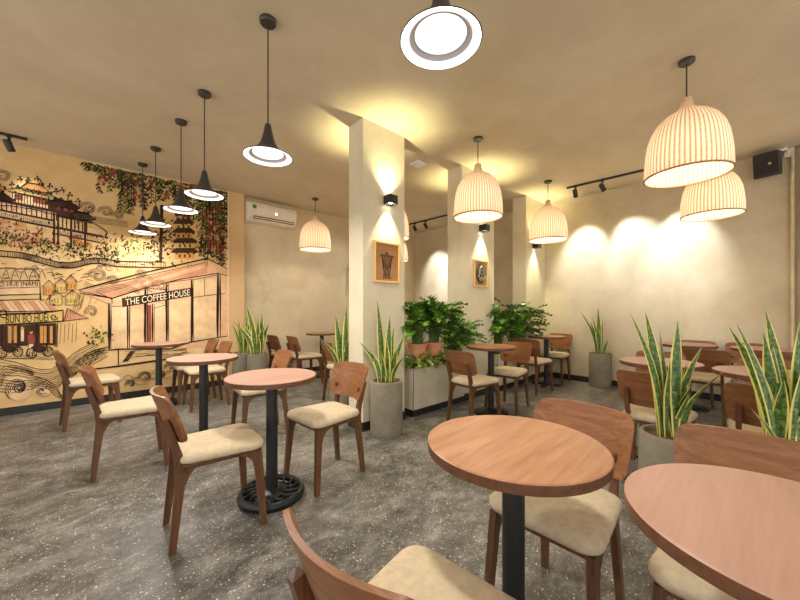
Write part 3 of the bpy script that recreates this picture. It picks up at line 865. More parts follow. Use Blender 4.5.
MURAL_FILLS = """8 419,1847 -3,-23 -39,-15 -47,-2 -16,13 -29,24 50,37 46,9 36,-5
8 635,1765 -32,-28 -27,-22 -43,13 -37,15 18,25 29,19 30,11 44,-10
8 183,1721 5,-15 -33,-15 -34,5 -13,8 -11,21 24,13 35,7 35,1
8 807,1630 -32,-40 -41,-4 -47,-1 -38,21 16,29 25,30 44,25 62,-33
8 623,1911 -31,-28 -49,-15 -51,-10 -35,21 21,33 10,29 58,13 48,-23
8 905,1649 -39,-34 -26,-21 -57,9 -14,19 -6,35 15,19 58,23 52,-28
8 813,1867 -4,-20 -38,-12 -46,-5 -17,13 -14,23 31,23 47,9 22,-11
8 780,1615 -20,-32 -42,-14 -45,-7 -38,26 -9,29 45,36 50,-10 26,-4
8 304,1742 -14,-32 -36,-15 -38,13 -22,9 -7,24 19,34 54,-6 28,-9
8 810,1912 0,-33 -52,-42 -56,26 -48,16 21,33 33,28 47,15 68,-10
8 722,1586 -23,-24 -42,-7 -34,1 -41,10 19,23 9,31 49,-5 29,-9
8 364,1861 -3,-21 -29,-21 -45,-2 -28,17 11,28 13,16 49,20 22,-8
8 276,1606 -15,-28 -47,-25 -44,9 -25,19 17,34 17,12 37,23 31,-14
8 711,1693 -15,-19 -32,-14 -51,-14 -1,27 -26,26 37,14 36,22 30,-19
8 405,1614 -22,-22 -16,-12 -25,9 -18,8 -4,19 20,13 24,1 32,-2
8 670,1826 -23,-19 -28,-18 -36,8 -17,10 3,18 25,13 25,18 28,-17
8 241,1786 4,-43 -57,-9 -47,-2 -39,17 -18,44 63,18 45,38 47,-25
8 830,1861 -48,-37 -39,-36 -54,21 -54,12 8,37 32,23 65,27 79,-7
8 743,1864 -45,-49 -41,-22 -50,19 -56,17 -9,32 66,28 49,24 71,-23
8 452,1775 -8,-22 -26,-9 -48,-3 -13,10 -14,25 42,23 30,17 27,-21
8 406,1803 -14,-22 -28,-3 -24,-10 -28,18 16,18 12,21 25,4 29,-7
8 261,1848 -30,-29 -28,-22 -46,-3 -28,29 -6,22 37,24 44,5 27,-7
8 306,1822 -30,-47 -46,-8 -62,-20 -11,39 -24,33 45,27 50,14 57,-1
8 412,1793 -16,-36 -43,-41 -57,26 -52,19 34,43 16,35 55,16 51,-34
8 915,1601 -1,-36 -39,-19 -43,5 -28,29 -26,30 53,17 42,15 41,-19
8 524,1901 -8,-36 -53,-7 -47,1 -17,13 1,30 15,16 50,11 50,6
8 -786,1644 -7,-32 -27,-11 -39,7 -9,15 -2,23 22,20 32,20 37,-20
8 -368,1662 -9,-16 -27,-22 -27,6 -11,19 6,14 5,16 26,13 16,-17
8 -301,1590 -1,-23 -32,-17 -30,-2 -28,25 -4,18 30,22 31,-1 36,-7
8 -560,1579 -8,-16 -22,-25 -32,1 -22,24 4,21 17,20 32,9 38,-15
8 -400,1565 -22,-20 -23,-8 -38,-1 -2,14 -23,18 36,13 24,19 33,-11
8 -340,1621 6,-16 -31,-15 -22,5 -19,9 -2,21 9,18 36,9 14,-13
8 -714,1620 -9,-18 -32,-19 -25,11 -20,11 -3,19 20,18 28,3 22,-2
8 -312,1616 6,-29 -46,-16 -45,7 -9,18 -17,29 39,16 33,11 38,-13
8 -584,1567 -13,-22 -30,-19 -40,-9 -17,28 -9,26 34,29 33,10 35,-12
8 -437,1580 -19,-23 -19,-18 -34,7 -4,17 -10,24 20,19 31,5 23,-4
8 -248,1653 -22,-17 -18,-21 -30,7 -17,15 -9,17 26,23 30,1 19,-8
8 -616,1534 13,-33 -47,-22 -39,23 -8,8 -20,30 37,20 30,23 32,-26
8 -700,1697 -6,-23 -19,-14 -34,10 -23,7 7,25 16,17 34,19 18,-18
8 -362,1715 -2,-20 -33,-16 -34,3 -21,9 -3,29 27,15 28,12 32,-6
8 -410,1710 -22,-24 -25,-28 -42,5 -13,20 -12,30 36,20 33,8 31,-4
8 -726,1692 -3,-18 -13,-10 -14,12 -18,5 -1,12 20,18 15,5 19,-13
8 -607,1612 -9,-21 -31,-18 -29,6 -27,11 0,26 29,11 28,18 31,-14
8 -254,1764 -25,-28 -38,-33 -49,0 -19,36 -8,29 36,32 40,-4 39,-1
10 -43,2308 -3,-26 -44,-25 -43,7 -5,26 17,24 31,30 28,-15
10 -299,1953 -31,-32 -22,-4 -37,1 -5,21 5,29 37,12 24,1
10 -172,2279 -26,-30 -31,-22 -27,11 -11,23 14,35 24,2 44,3
10 -658,2110 -16,-31 -34,-27 -32,4 -12,38 9,35 35,21 39,-2
6 -826,1910 2,-21 -26,-10 -27,7 -5,16 15,26 17,3 16,-6
6 10,2205 -11,-15 -23,-17 -18,11 -7,11 12,18 13,9 15,-2
10 -668,2178 -16,-33 -35,-21 -30,13 -3,25 8,21 25,17 27,1
10 -464,1893 -14,-33 -32,-27 -45,10 -16,36 25,45 36,2 34,1
5 102,2148 -36,-31 -29,-18 -28,9 -22,21 21,44 29,20 29,-18
6 -560,2114 -7,-35 -30,-14 -44,9 -19,23 31,34 32,15 27,-10
6 16,2023 -16,-30 -40,-23 -43,17 -16,20 19,33 40,27 36,-19
10 -335,1983 -3,-23 -34,-20 -24,12 -27,18 15,20 36,31 25,-14
6 -698,2233 -3,-25 -30,-19 -19,12 -13,19 10,20 22,15 22,5
10 -575,2005 -3,-16 -16,-7 -15,6 -8,10 3,15 20,4 12,3
6 -781,2214 -2,-32 -27,-2 -24,1 -8,21 9,21 23,23 27,-9
5 -306,2350 -18,-25 -24,-19 -26,8 -12,20 16,33 22,5 36,-2
10 117,1938 -13,-31 -39,-10 -44,-5 3,34 -2,35 43,20 30,-24
5 -440,1913 -35,-32 -28,-27 -39,16 -9,28 8,29 40,19 39,-10
6 -337,1918 -25,-38 -26,-22 -43,16 -12,30 16,24 39,34 31,-8
10 -434,2119 -15,-43 -30,-9 -41,-9 -20,43 27,31 34,27 33,-10
10 -150,2361 -41,-52 -37,-19 -33,0 -24,43 17,53 40,12 47,-9
5 -237,1927 -15,-24 -28,-34 -31,23 -23,22 10,25 44,34 41,-19
5 -117,1910 -25,-27 -29,-20 -45,-2 -4,35 16,24 33,33 36,-22
6 -377,1889 -19,-41 -52,-5 -44,-6 -5,37 -2,35 51,16 37,4
10 -636,1923 -1,-25 -35,-22 -34,4 -19,30 16,34 37,5 31,2
10 -827,2012 -6,-23 -18,-12 -19,6 -13,20 11,18 21,15 23,-10
6 -437,1974 -8,-33 -23,-11 -34,8 0,27 1,22 33,9 38,5
5 32,2155 -3,-17 -20,-8 -14,2 -11,15 6,23 19,0 23,0
10 35,1961 -4,-34 -46,-15 -40,6 -1,31 6,42 35,6 34,-11
10 -293,2371 -12,-24 -20,-15 -16,10 -22,14 19,18 19,13 24,-2
10 -238,1933 -4,-19 -25,-10 -17,4 -7,18 3,20 21,7 22,-7
6 -698,1843 0,-26 -34,-19 -31,10 -13,25 18,29 26,9 30,-8
6 11,2046 -11,-37 -34,-20 -43,18 3,27 15,33 25,21 44,-10
5 -644,2054 -16,-22 -16,-4 -16,1 -16,15 12,20 20,11 23,-8
5 -745,1945 -3,-14 -15,1 -7,2 -4,11 12,9 13,-1
5 -608,1998 -4,-30 -35,-2 -16,12 2,21 15,21 29,-1
5 -595,2015 -11,-17 -15,-4 -11,9 2,12 8,14 18,-6
5 -337,2061 -9,-26 -28,-9 -23,15 -1,21 22,20 31,0
5 -239,1986 -3,-10 -16,-5 -9,5 -6,11 14,7 14,6
5 -726,1967 -4,-10 -11,-8 -7,8 -6,11 13,13 13,-4
5 -363,2058 -5,-20 -29,-12 -28,9 15,28 13,16 30,-1
5 -773,2019 -10,-14 -11,0 -11,2 1,11 10,10 13,4
5 -569,2082 -9,-15 -20,-4 -15,4 0,16 14,11 20,-2
5 -541,1931 -15,-21 -19,-10 -12,15 -1,21 11,15 21,-3
5 -231,2021 -6,-17 -13,0 -15,5 0,13 13,11 21,-2
5 -255,2122 -25,-27 -32,-20 -26,15 8,33 15,22 35,-8
5 -550,2051 -8,-18 -23,-8 -22,3 0,26 24,19 19,0
5 -238,2125 -11,-17 -24,-12 -17,12 0,17 19,15 26,3
5 -663,1922 -6,-15 -14,1 -8,3 -6,10 14,14 15,-4
5 -714,2029 -11,-17 -19,-10 -18,9 3,17 14,18 20,-8
5 -545,1950 -14,-25 -34,-3 -27,3 12,31 18,10 25,0
5 -610,1980 -18,-19 -25,-21 -22,17 -1,25 22,18 30,3
5 -598,2047 -16,-26 -28,-11 -29,14 3,22 28,15 24,13
5 -554,1925 -11,-17 -19,-11 -14,14 -6,14 20,18 20,-4
5 -339,2013 -11,-16 -21,-9 -17,8 5,21 13,12 17,-6
5 -180,1977 -8,-14 -16,-3 -11,4 -2,17 14,7 20,2
5 -659,1967 -8,-16 -19,-10 -10,14 2,15 7,12 17,0
5 -723,1916 -6,-14 -24,-6 -15,4 -6,20 21,13 21,-2
5 -370,1997 -6,-25 -26,-1 -16,10 -7,22 21,12 29,-4
5 -426,2054 -7,-14 -23,-14 -14,15 -3,12 18,15 16,1
5 -750,1983 -15,-19 -21,-8 -14,7 -5,22 20,21 18,-8
5 -679,2011 -9,-10 -13,-8 -16,4 4,14 12,9 16,2
5 -185,1972 -11,-23 -25,3 -15,3 -3,17 16,22 24,-10
5 -762,2024 -7,-17 -20,-11 -11,13 -4,18 13,10 21,4
5 -784,1890 -6,-28 -21,-5 -27,13 0,23 27,13 27,1
5 -505,1992 -21,-23 -18,-6 -12,9 0,25 10,13 21,0
5 -733,1960 -23,-22 -24,-17 -22,15 2,28 20,27 32,-4
5 -627,2025 -4,-16 -15,-5 -15,8 6,14 9,6 12,6
5 -736,1972 -12,-26 -22,-10 -11,20 -3,22 16,10 23,8
5 -445,1994 -19,-17 -17,-11 -16,12 -5,22 18,10 28,-1
8 -863,2359 689,-60 0,-188 -689,83
9 -863,2375 932,-79 0,-43 -932,86
9 -863,2266 648,-68 0,-24 -648,72
9 -863,2194 689,-83 0,-23 -689,85
9 -863,2339 9,-1 0,-78 -9,1
4 -831,2336 9,-1 0,-78 -9,1
9 -798,2333 10,-1 0,-79 -10,1
4 -764,2330 9,-1 0,-79 -9,1
9 -730,2327 9,-1 0,-80 -9,1
4 -696,2323 9,0 0,-81 -9,1
9 -661,2320 9,-1 0,-80 -9,1
4 -626,2317 10,-1 0,-81 -10,1
9 -591,2314 10,-1 0,-82 -10,1
4 -555,2310 11,-1 0,-82 -11,1
9 -518,2307 10,-1 0,-83 -10,1
4 -481,2304 11,-1 0,-84 -11,1
9 -443,2300 10,-1 0,-84 -10,1
4 -405,2297 11,-1 0,-85 -11,1
9 -367,2293 11,-1 0,-85 -11,1
4 -327,2290 11,-2 0,-85 -11,1
9 -288,2286 12,-1 0,-87 -12,2
4 -247,2282 11,-1 0,-87 -11,1
9 -207,2278 12,-1 0,-87 -12,1
8 -190,2183 483,-52 0,-127 -483,62
9 -207,2278 312,-28 0,-43 -312,31
9 -207,2127 462,-55 0,-31 -462,57
9 -190,2242 11,-1 0,-117 -11,1
9 -157,2239 11,-2 0,-117 -11,1
9 -123,2235 11,-1 0,-118 -11,1
9 -89,2232 11,-1 0,-119 -11,1
9 -55,2229 12,-2 0,-119 -12,1
9 -20,2225 12,-1 0,-121 -12,2
9 15,2222 12,-1 0,-122 -12,2
9 51,2218 12,-1 0,-122 -12,1
9 -207,2045 462,-61 0,-19 -462,63
9 -231,2292 18,4 0,-385 -18,-2
9 -198,2289 18,4 0,-387 -18,-2
9 -89,2279 19,4 0,-394 -19,-2
9 33,2268 20,4 0,-402 -20,-2
8 -547,2442 308,-21 0,-105 -308,27
9 -562,2481 339,-21 0,-41 -339,24
9 -272,2423 252,-17 0,-121 -252,22
4 -525,2429 59,-4 0,-61 -59,4
4 -390,2425 63,-4 0,-63 -63,5
4 -327,2421 63,-5 0,-63 -63,5
9 -547,2442 6,-1 0,-99 -6,1
9 -525,2440 6,0 0,-100 -6,1
9 -503,2439 7,-1 0,-100 -7,1
9 -481,2437 7,0 0,-101 -7,1
9 -458,2435 6,0 0,-101 -6,1
9 -436,2434 7,-1 0,-101 -7,1
9 -413,2432 7,0 0,-101 -7,0
9 -390,2431 7,-1 0,-101 -7,0
9 -367,2429 7,0 0,-102 -7,0
9 -343,2428 7,-1 0,-102 -7,0
9 -319,2426 7,0 0,-104 -7,1
9 -296,2424 8,0 0,-104 -8,1
9 -272,2423 8,-1 0,-104 -8,1
9 -247,2421 7,0 0,-105 -7,1
4 -207,2395 33,-2 0,-71 -33,3
4 -140,2390 34,-2 0,-71 -34,2
4 -89,2387 34,-3 0,-72 -34,3
10 -496,2492 62,88 121,-6 66,-82 -25,-23 -201,12
9 -483,2506 -6,-16 -13,-9 -9,19 9,15 11,5
9 -230,2507 -9,-20 -15,-1 -5,15 3,20 17,6
9 -419,2595 -8,-20 -15,-4 -4,17 7,21 10,-3
9 -301,2589 -4,-22 -17,1 -5,14 6,18 16,4
7 -598,2455 95,50 231,-13 107,-52 -25,-23 -386,26
9 -586,2468 -6,-13 -11,-3 -5,11 4,21 13,-2
9 -155,2454 -4,-18 -12,-6 -10,19 7,23 17,1
9 -493,2519 -3,-14 -15,-5 -8,12 10,23 12,1
9 -257,2507 -9,-22 -13,1 -10,14 12,16 11,7
9 -280,2376 67,66 131,-8 71,-64 -26,-23 -219,17
9 -270,2390 -1,-23 -15,-2 -10,19 9,24 15,3
9 3,2385 -8,-20 -13,-5 -10,19 9,17 17,6
9 -197,2457 -10,-16 -14,-8 -8,17 8,17 13,4
9 -69,2449 -6,-22 -16,-4 -9,19 11,18 16,2
9 -883,2370 80,68 189,-14 89,-71 -22,-21 -316,27
9 -875,2383 -3,-15 -10,-4 -4,15 4,20 10,-2
9 -514,2366 -4,-17 -13,-1 -9,13 9,22 11,-3
9 -794,2451 -3,-18 -12,-1 -3,14 3,18 11,2
9 -601,2438 -5,-18 -13,-1 -9,13 8,16 12,9
9 -98,2267 61,68 106,-9 64,-65 -28,-24 -177,17
9 -86,2281 -4,-15 -15,-6 -7,16 6,14 17,5
9 148,2276 -7,-22 -14,-1 -12,17 8,24 15,-4
9 -27,2349 -5,-21 -14,-6 -4,22 4,18 18,3
9 84,2341 -7,-18 -16,-1 -8,14 10,18 15,10
10 -844,2471 60,71 123,-7 63,-67 -21,-22 -205,14
9 -836,2483 -4,-14 -10,0 -4,10 5,12 10,4
9 -589,2481 -3,-18 -13,2 -2,12 3,18 11,1
9 -773,2555 -5,-15 -12,-8 -4,18 3,20 14,-3
9 -652,2549 -3,-13 -13,-4 -5,11 5,13 11,12
9 -333,2477 9,16 -4,21 -9,-20
9 -352,2494 8,10 0,16 -8,-12
9 -387,2499 11,10 3,21 -12,-13
9 103,2375 11,18 -2,25 -13,-22
9 70,2383 15,13 3,27 -17,-17
9 -189,2321 2,12 -7,9 -1,-15
9 -203,2387 1,10 -4,7 -2,-11
9 -98,2335 -4,17 -14,4 5,-19
9 43,2319 0,24 -16,13 2,-27
9 -217,2340 12,3 9,18 -15,-4
9 -240,2378 -8,18 -19,0 11,-20
9 -345,2474 8,18 -6,20 -7,-22
9 -342,2456 -2,20 -15,7 4,-22
9 -17,2391 13,6 7,20 -15,-8
9 -47,2376 8,6 3,14 -9,-8
9 -530,2388 10,16 -2,22 -10,-19
9 -11,2364 0,14 -9,8 1,-16
9 -64,2337 -3,13 -11,3 4,-14
9 -489,2493 -4,17 -15,3 6,-19
9 -372,2478 12,14 0,24 -13,-18
9 -455,2460 8,5 4,15 -10,-7
9 -428,2473 4,10 -3,10 -4,-12
9 -348,2490 10,12 2,22 -12,-16
9 32,2304 13,4 8,18 -15,-6
9 -33,2396 -1,22 -16,10 3,-24
9 -451,2453 7,13 -3,16 -7,-16
9 -300,2351 2,15 -8,12 -1,-18
9 -268,2423 10,21 -5,25 -11,-25
9 -304,2418 -5,14 -13,1 7,-15
9 -226,2382 -4,10 -10,1 5,-11
9 -476,2387 8,10 1,18 -10,-13
9 -142,2380 -4,17 -15,4 6,-19
9 -398,2480 1,19 -11,13 0,-23
9 -584,2367 3,8 -2,9 -4,-9
9 -568,2384 3,11 -4,11 -3,-13
9 -460,2429 9,11 1,21 -11,-15
9 -98,2441 -3,19 -16,7 5,-23
9 -125,2374 10,3 5,14 -11,-5
9 -21,2406 7,3 3,11 -8,-5
9 -301,2452 11,10 2,20 -12,-13
9 17,2356 8,3 4,12 -9,-5
9 -147,2433 5,18 -8,17 -5,-22
9 -481,2389 5,8 -1,12 -5,-10
9 72,2394 18,9 9,28 -21,-13
9 -528,2361 6,6 1,11 -7,-7
9 -45,2382 1,22 -13,14 -1,-25
9 64,2297 6,7 0,13 -7,-9
9 -573,2362 -3,10 -9,1 4,-12
9 -508,2441 -8,18 -17,-1 10,-19
9 -125,2384 -2,16 -13,5 4,-17
9 -159,2378 8,21 -7,23 -9,-25
9 -569,2362 10,6 4,18 -11,-8
9 -66,2431 10,7 3,17 -11,-10
9 -63,2376 13,6 7,20 -15,-8
9 -318,2437 3,18 -9,13 -2,-20
9 -299,2409 0,14 -9,8 1,-17
9 -20,2416 7,10 0,15 -8,-12
9 -198,2325 6,19 -8,19 -5,-23
9 53,2352 5,9 -2,12 -6,-11
9 -383,2452 -2,19 -14,9 4,-23
9 -177,2372 -4,12 -12,1 6,-13
9 -203,2434 -3,19 -16,7 5,-22
9 -335,2393 4,14 -5,14 -5,-17
9 -135,2402 -2,13 -10,3 3,-14
9 -135,2377 5,7 1,10 -6,-8
9 -405,2472 9,8 2,16 -10,-10
9 -244,2361 5,17 -8,16 -4,-20
9 -517,2406 9,5 4,16 -10,-8
9 -417,2499 -7,20 -17,1 8,-22
9 -153,2386 9,4 3,14 -9,-6
9 -478,2629 -3,-6 -12,-4 -7,4 8,10 11,6
9 -514,2581 15,3 11,25 -18,-7
9 -462,2594 -8,18 -18,-2 10,-19
9 -415,2634 -6,-14 -11,4 -9,3 8,11 8,7
9 -455,2585 16,4 11,24 -18,-7
9 -401,2598 -8,19 -19,-2 11,-20
9 -346,2669 -6,-15 -10,6 -5,4 5,11 10,-1
9 -386,2619 16,4 11,25 -18,-7
9 -331,2633 -8,19 -19,-2 11,-20
9 -321,2625 -3,-12 -8,2 -6,5 3,14 13,0
9 -355,2576 16,4 12,25 -19,-7
9 -300,2590 -8,18 -19,-1 11,-20
9 -245,2609 -7,-15 -11,-2 -7,11 11,10 10,10
9 -284,2559 17,4 12,25 -20,-6
9 -227,2573 -8,19 -20,-2 11,-20
9 -190,2565 -12,-16 -8,2 -13,6 11,13 10,4
9 -235,2513 17,4 11,25 -19,-7
9 -178,2527 -8,18 -20,-1 11,-21
9 -146,2587 -5,-6 -9,-10 -4,12 0,13 15,-3
9 -186,2536 17,4 12,26 -20,-7
9 -127,2550 -9,19 -20,-1 11,-21
9 -82,2543 0,-10 -13,-5 -7,10 9,12 10,7
9 -119,2493 18,4 12,25 -21,-6
9 -59,2506 -9,20 -21,-2 12,-21
9 -9,2488 -6,-13 -11,1 -10,6 12,10 13,5
9 -50,2436 18,4 12,26 -21,-7
9 11,2450 -9,19 -21,-1 12,-21
9 -541,2557 0,-12 -13,3 2,6 -2,12 12,-2
9 -573,2511 15,4 11,23 -18,-6
9 -522,2524 -7,17 -18,-1 10,-19
9 14,2323 -10,-11 -13,1 -1,6 4,6 11,9
9 -33,2272 18,3 13,26 -21,-6
9 29,2283 -9,20 -22,0 12,-22
9 -290,1814 -14,-3 -14,-14 17,4
9 248,1956 -6,10 -11,4 7,-12
9 -442,1982 14,-14 20,7 -17,15
9 40,1818 -12,21 -24,1 16,-23
9 -74,1782 -1,25 -17,17 3,-29
9 -507,1898 6,-15 13,-11 -9,18
2 302,1810 -16,0 -16,-14 19,1
9 -278,1909 13,23 3,35 -15,-29
0 -12,2029 -13,19 -24,4 17,-21
0 193,1911 -14,-12 -4,-24 16,15
9 -857,2055 5,-17 14,-4 -7,19
0 -218,1805 -9,4 -12,-3 11,-4
9 -600,1871 8,-6 10,7 -10,6
9 329,1744 21,-2 25,12 -26,1
9 28,1774 -16,14 -23,-4 20,-15
9 -757,1976 6,-11 10,-3 -7,13
9 -333,1867 6,-22 18,-8 -8,25
9 201,1745 0,16 -8,14 0,-18
9 -462,1973 5,21 -6,23 -5,-25
0 -526,1877 -1,12 -8,6 2,-13
0 -834,1931 6,10 3,17 -7,-14
0 -550,1974 6,13 0,19 -6,-17
0 -138,1945 13,-6 18,6 -17,6
9 -349,1888 -11,16 -19,9 15,-19
9 -819,1873 -8,-8 -1,-17 8,11
2 -221,1766 -6,8 -9,0 7,-8
9 -363,1800 -6,-26 3,-33 6,32
9 -272,1852 12,14 2,25 -13,-18
9 -123,1812 -5,-15 2,-20 5,19
9 -114,1841 9,-2 10,9 -12,1
9 -100,1904 -2,25 -17,16 3,-30
9 7,1823 12,5 10,16 -14,-7
2 -86,1945 -11,-25 -2,-33 11,30
9 -271,1898 -7,-28 5,-34 8,34
2 -450,1991 12,22 7,32 -14,-27
9 312,1807 2,25 -11,24 -1,-29
9 -672,2073 -11,18 -20,1 15,-19
0 -685,1921 -8,10 -12,3 10,-12
9 -284,1822 -8,-3 -8,-10 10,5
0 -416,1869 -13,-18 -8,-29 15,23
9 -678,1813 9,-6 12,2 -11,7
9 -403,1959 10,-1 13,9 -13,1
9 -68,1865 3,-27 17,-22 -5,33
9 -775,2068 15,14 9,28 -17,-18
9 169,1724 0,30 -16,27 2,-35
0 -571,1972 -12,-12 -8,-23 14,15
9 -335,2016 11,-4 15,5 -14,4
0 -528,1940 -12,14 -19,-5 15,-15
9 14,1839 -4,23 -18,10 6,-25
9 -395,1910 -8,0 -7,-8 9,1
0 -638,1952 -4,-23 11,-19 3,27
9 217,1901 22,20 5,40 -25,-27
0 168,1846 16,-9 22,3 -20,9
9 -483,1913 14,-1 15,15 -17,-1
9 -771,2088 10,0 12,11 -13,-2
9 -322,1923 3,19 -7,20 -3,-23
9 291,1848 -14,-7 -14,-16 17,9
9 114,1833 9,-6 13,5 -12,6
9 -674,1980 -10,13 -16,-6 13,-14
9 -788,2074 -6,-9 -3,-16 7,13
2 -829,1968 -2,9 -7,5 4,-10
9 230,1901 16,-8 22,4 -20,8
9 -776,1919 -17,-2 -15,-24 20,5
9 -781,2025 12,-4 12,13 -14,3
2 -479,1835 -5,-15 5,-18 6,19
9 -384,1975 -16,-14 -11,-28 19,18
2 -360,1795 -5,-22 8,-23 4,26
9 -83,1937 -17,9 -20,-9 19,-8
0 63,1822 15,-3 13,18 -18,1
9 289,1898 -4,-29 16,-26 3,35
9 72,1902 12,0 14,9 -15,-2
9 -269,1864 17,7 9,27 -19,-10
9 -678,1844 10,7 5,18 -11,-10
0 81,1867 6,16 -1,20 -6,-20
9 341,1863 -13,4 -14,-11 15,-2
9 165,1832 17,-4 21,10 -21,3
9 -65,1927 12,23 0,32 -13,-28
9 -172,1902 16,-7 18,14 -19,7
9 -649,2027 11,-7 15,9 -14,7
2 -330,1895 4,19 -4,22 -4,-23
0 133,1887 15,11 6,25 -17,-14
0 226,1936 -3,-23 12,-21 2,28
9 205,1857 6,-31 23,-21 -8,37
9 -6,1788 2,14 -3,17 -2,-18
2 -701,1910 -5,-10 1,-14 5,13
9 -573,1880 1,-24 10,-25 -2,29
0 -601,1995 -6,-7 -1,-13 7,9
0 -831,1962 9,12 3,20 -9,-15
9 -10,1847 -1,-30 15,-28 0,36
9 -219,1940 -5,26 -18,16 7,-30
2 -545,2063 -15,11 -19,-10 17,-11
2 -746,1862 -6,-17 -2,-23 8,21
9 -784,1935 5,10 0,14 -6,-12
9 351,1840 -11,19 -23,3 15,-21
0 -357,1910 8,4 5,13 -10,-5
9 -28,1920 -16,8 -20,-5 19,-8
0 -178,1776 -17,11 -23,-3 20,-12
2 327,2007 13,32 -11,37 -12,-39
0 -687,1899 -13,-6 -8,-24 16,9
0 -507,1956 -2,25 -17,13 4,-28
2 -512,1918 13,-11 19,0 -16,12
9 -188,1940 4,22 -6,25 -4,-27
9 -332,1841 -11,-23 1,-32 12,29
0 250,1711 -11,18 -22,2 14,-20
2 53,1848 3,11 -4,14 -2,-15
9 -639,1996 12,2 10,20 -15,-5
2 -381,1961 9,-18 18,-5 -12,20
0 -6,2049 -7,7 -10,1 8,-8
9 -274,1887 11,-18 20,-8 -14,21
0 -174,1889 0,-16 7,-16 -1,19
2 -706,1973 -5,-22 10,-21 4,27
9 10,1855 -11,-14 -7,-21 12,17
2 296,1833 -15,-15 -4,-29 17,20
0 302,1874 3,13 -6,14 -3,-16
0 -83,1820 -8,-17 5,-22 7,21
9 -586,1928 2,17 -8,14 -2,-20
2 -525,1937 -9,18 -17,3 11,-20
0 100,1822 -6,-25 13,-23 5,30
9 -793,1885 -7,23 -17,16 10,-27
9 -539,1899 2,13 -4,14 -2,-15
9 -571,1897 -11,17 -19,1 14,-19
2 -476,1933 -6,-12 -1,-18 7,15
2 -636,1898 -3,-25 12,-22 2,30
2 342,1820 11,19 -2,27 -12,-23
2 4,1820 15,-5 17,13 -18,5
0 35,1796 -22,-16 -7,-38 25,21
9 -432,1836 8,-6 11,0 -10,7
9 -618,1917 -8,9 -11,-2 9,-9
2 -10,1820 18,-14 26,9 -23,15
2 -414,1874 -6,26 -16,20 8,-30
2 78,1753 9,-6 13,3 -12,7
2 -41,1934 1,32 -17,26 0,-37
2 -287,1962 -19,-11 -12,-31 22,15
9 -604,1893 10,21 2,30 -11,-26
9 -560,1996 -6,8 -11,-2 8,-8
0 173,1817 17,-9 21,10 -20,10
2 -399,1939 -4,-28 11,-29 4,35
0 125,1829 8,14 1,20 -8,-17
2 -772,1995 9,-12 14,-4 -11,13
9 308,1824 13,14 10,24 -16,-18
9 326,1808 -13,-17 -1,-27 14,21
9 -702,1991 -5,-20 7,-22 5,25
0 -726,1918 10,-7 12,9 -12,7
2 -747,1887 -15,-2 -10,-22 17,4
0 -516,1910 16,13 11,28 -18,-18
9 -398,1915 11,22 -3,30 -12,-27
9 -810,2038 12,-19 22,5 -15,21
9 -665,1861 8,14 0,21 -10,-17
9 -251,1931 1,-12 8,-7 -2,13
9 -769,1890 -8,23 -19,4 10,-25
9 220,1872 -20,15 -28,-5 24,-16
9 -747,1917 -6,-19 5,-23 6,23
0 -43,1829 -12,18 -21,6 15,-21
9 -645,1985 8,-4 10,2 -10,5
0 79,1972 -18,-6 -9,-26 20,9
2 -440,1823 6,11 3,17 -7,-14
9 -728,1970 -4,-20 3,-24 5,25
0 -769,1991 5,23 -3,27 -5,-28
0 166,1927 -2,21 -16,13 4,-24
2 210,1822 -15,-18 -10,-28 17,22
9 -677,2059 -8,6 -10,-6 9,-6
2 30,1793 7,-11 12,-4 -9,13
2 -574,1967 -8,-4 -5,-14 9,7
9 -776,1895 5,13 2,19 -6,-17
0 -644,1851 12,3 9,18 -14,-5
9 -495,1985 9,6 7,16 -12,-8
2 -426,2004 10,21 5,31 -12,-27
0 -438,2007 14,-2 13,18 -17,0
9 -405,1929 -2,-16 7,-16 1,19
9 327,1918 10,-12 17,-1 -13,13
9 -389,1845 -11,22 -21,13 14,-26
0 -488,2015 -2,-17 5,-19 1,20
2 -735,1965 9,-6 11,3 -10,6
2 -477,1959 4,-22 15,-16 -6,26
0 94,1850 -4,25 -19,13 6,-29
9 -96,1813 -14,2 -13,-17 17,0
2 70,1786 8,-17 16,-9 -10,19
9 245,1846 -6,-21 6,-25 6,25
9 -11,1910 13,22 -5,30 -14,-27
9 -756,1941 11,12 5,23 -12,-16
0 -731,2052 -9,7 -12,-6 11,-8
0 -675,1949 -5,10 -10,4 7,-10
0 -636,1950 10,3 9,11 -11,-4
9 -262,1759 3,-28 19,-16 -5,32
2 233,1886 24,7 24,25 -29,-10
9 106,1831 -13,-4 -11,-17 16,6
9 -291,1767 7,22 -4,28 -7,-27
0 -753,2000 -2,15 -8,10 3,-17
2 -4,1816 15,-19 25,3 -19,20
0 -290,1835 -8,7 -13,-4 11,-7
9 -284,1914 16,-11 22,12 -20,11
9 -240,1839 7,26 -10,27 -6,-31
0 97,1824 4,13 -5,14 -3,-16
9 -620,1866 -8,2 -9,-10 10,0
2 -95,1826 -15,-1 -11,-21 18,3
0 -182,1687 21,10 17,30 -25,-14
2 -636,1834 -15,-9 -14,-23 19,12
9 -417,1852 -1,23 -14,17 2,-27
9 -821,1931 14,6 15,18 -18,-8
0 -65,1922 13,4 15,15 -17,-6
9 112,1880 -2,-22 7,-24 1,26
9 -64,1813 1,-13 9,-10 -3,15
9 -824,1982 18,10 9,33 -20,-15
0 -222,1901 15,-15 23,2 -19,16
9 -845,2043 12,3 11,17 -15,-4
9 -416,1866 1,-22 14,-17 -3,26
2 -566,1959 17,-6 20,15 -21,4
9 -810,2044 6,8 2,15 -6,-11
0 -857,1896 -14,-7 -11,-22 16,11
0 -230,1929 6,17 -2,21 -6,-20
9 -198,1924 -12,-3 -10,-15 13,5
0 -667,1928 3,17 -7,15 -3,-19
0 -173,1912 -17,-23 1,-38 19,30
2 -266,1892 -12,2 -12,-14 14,-1
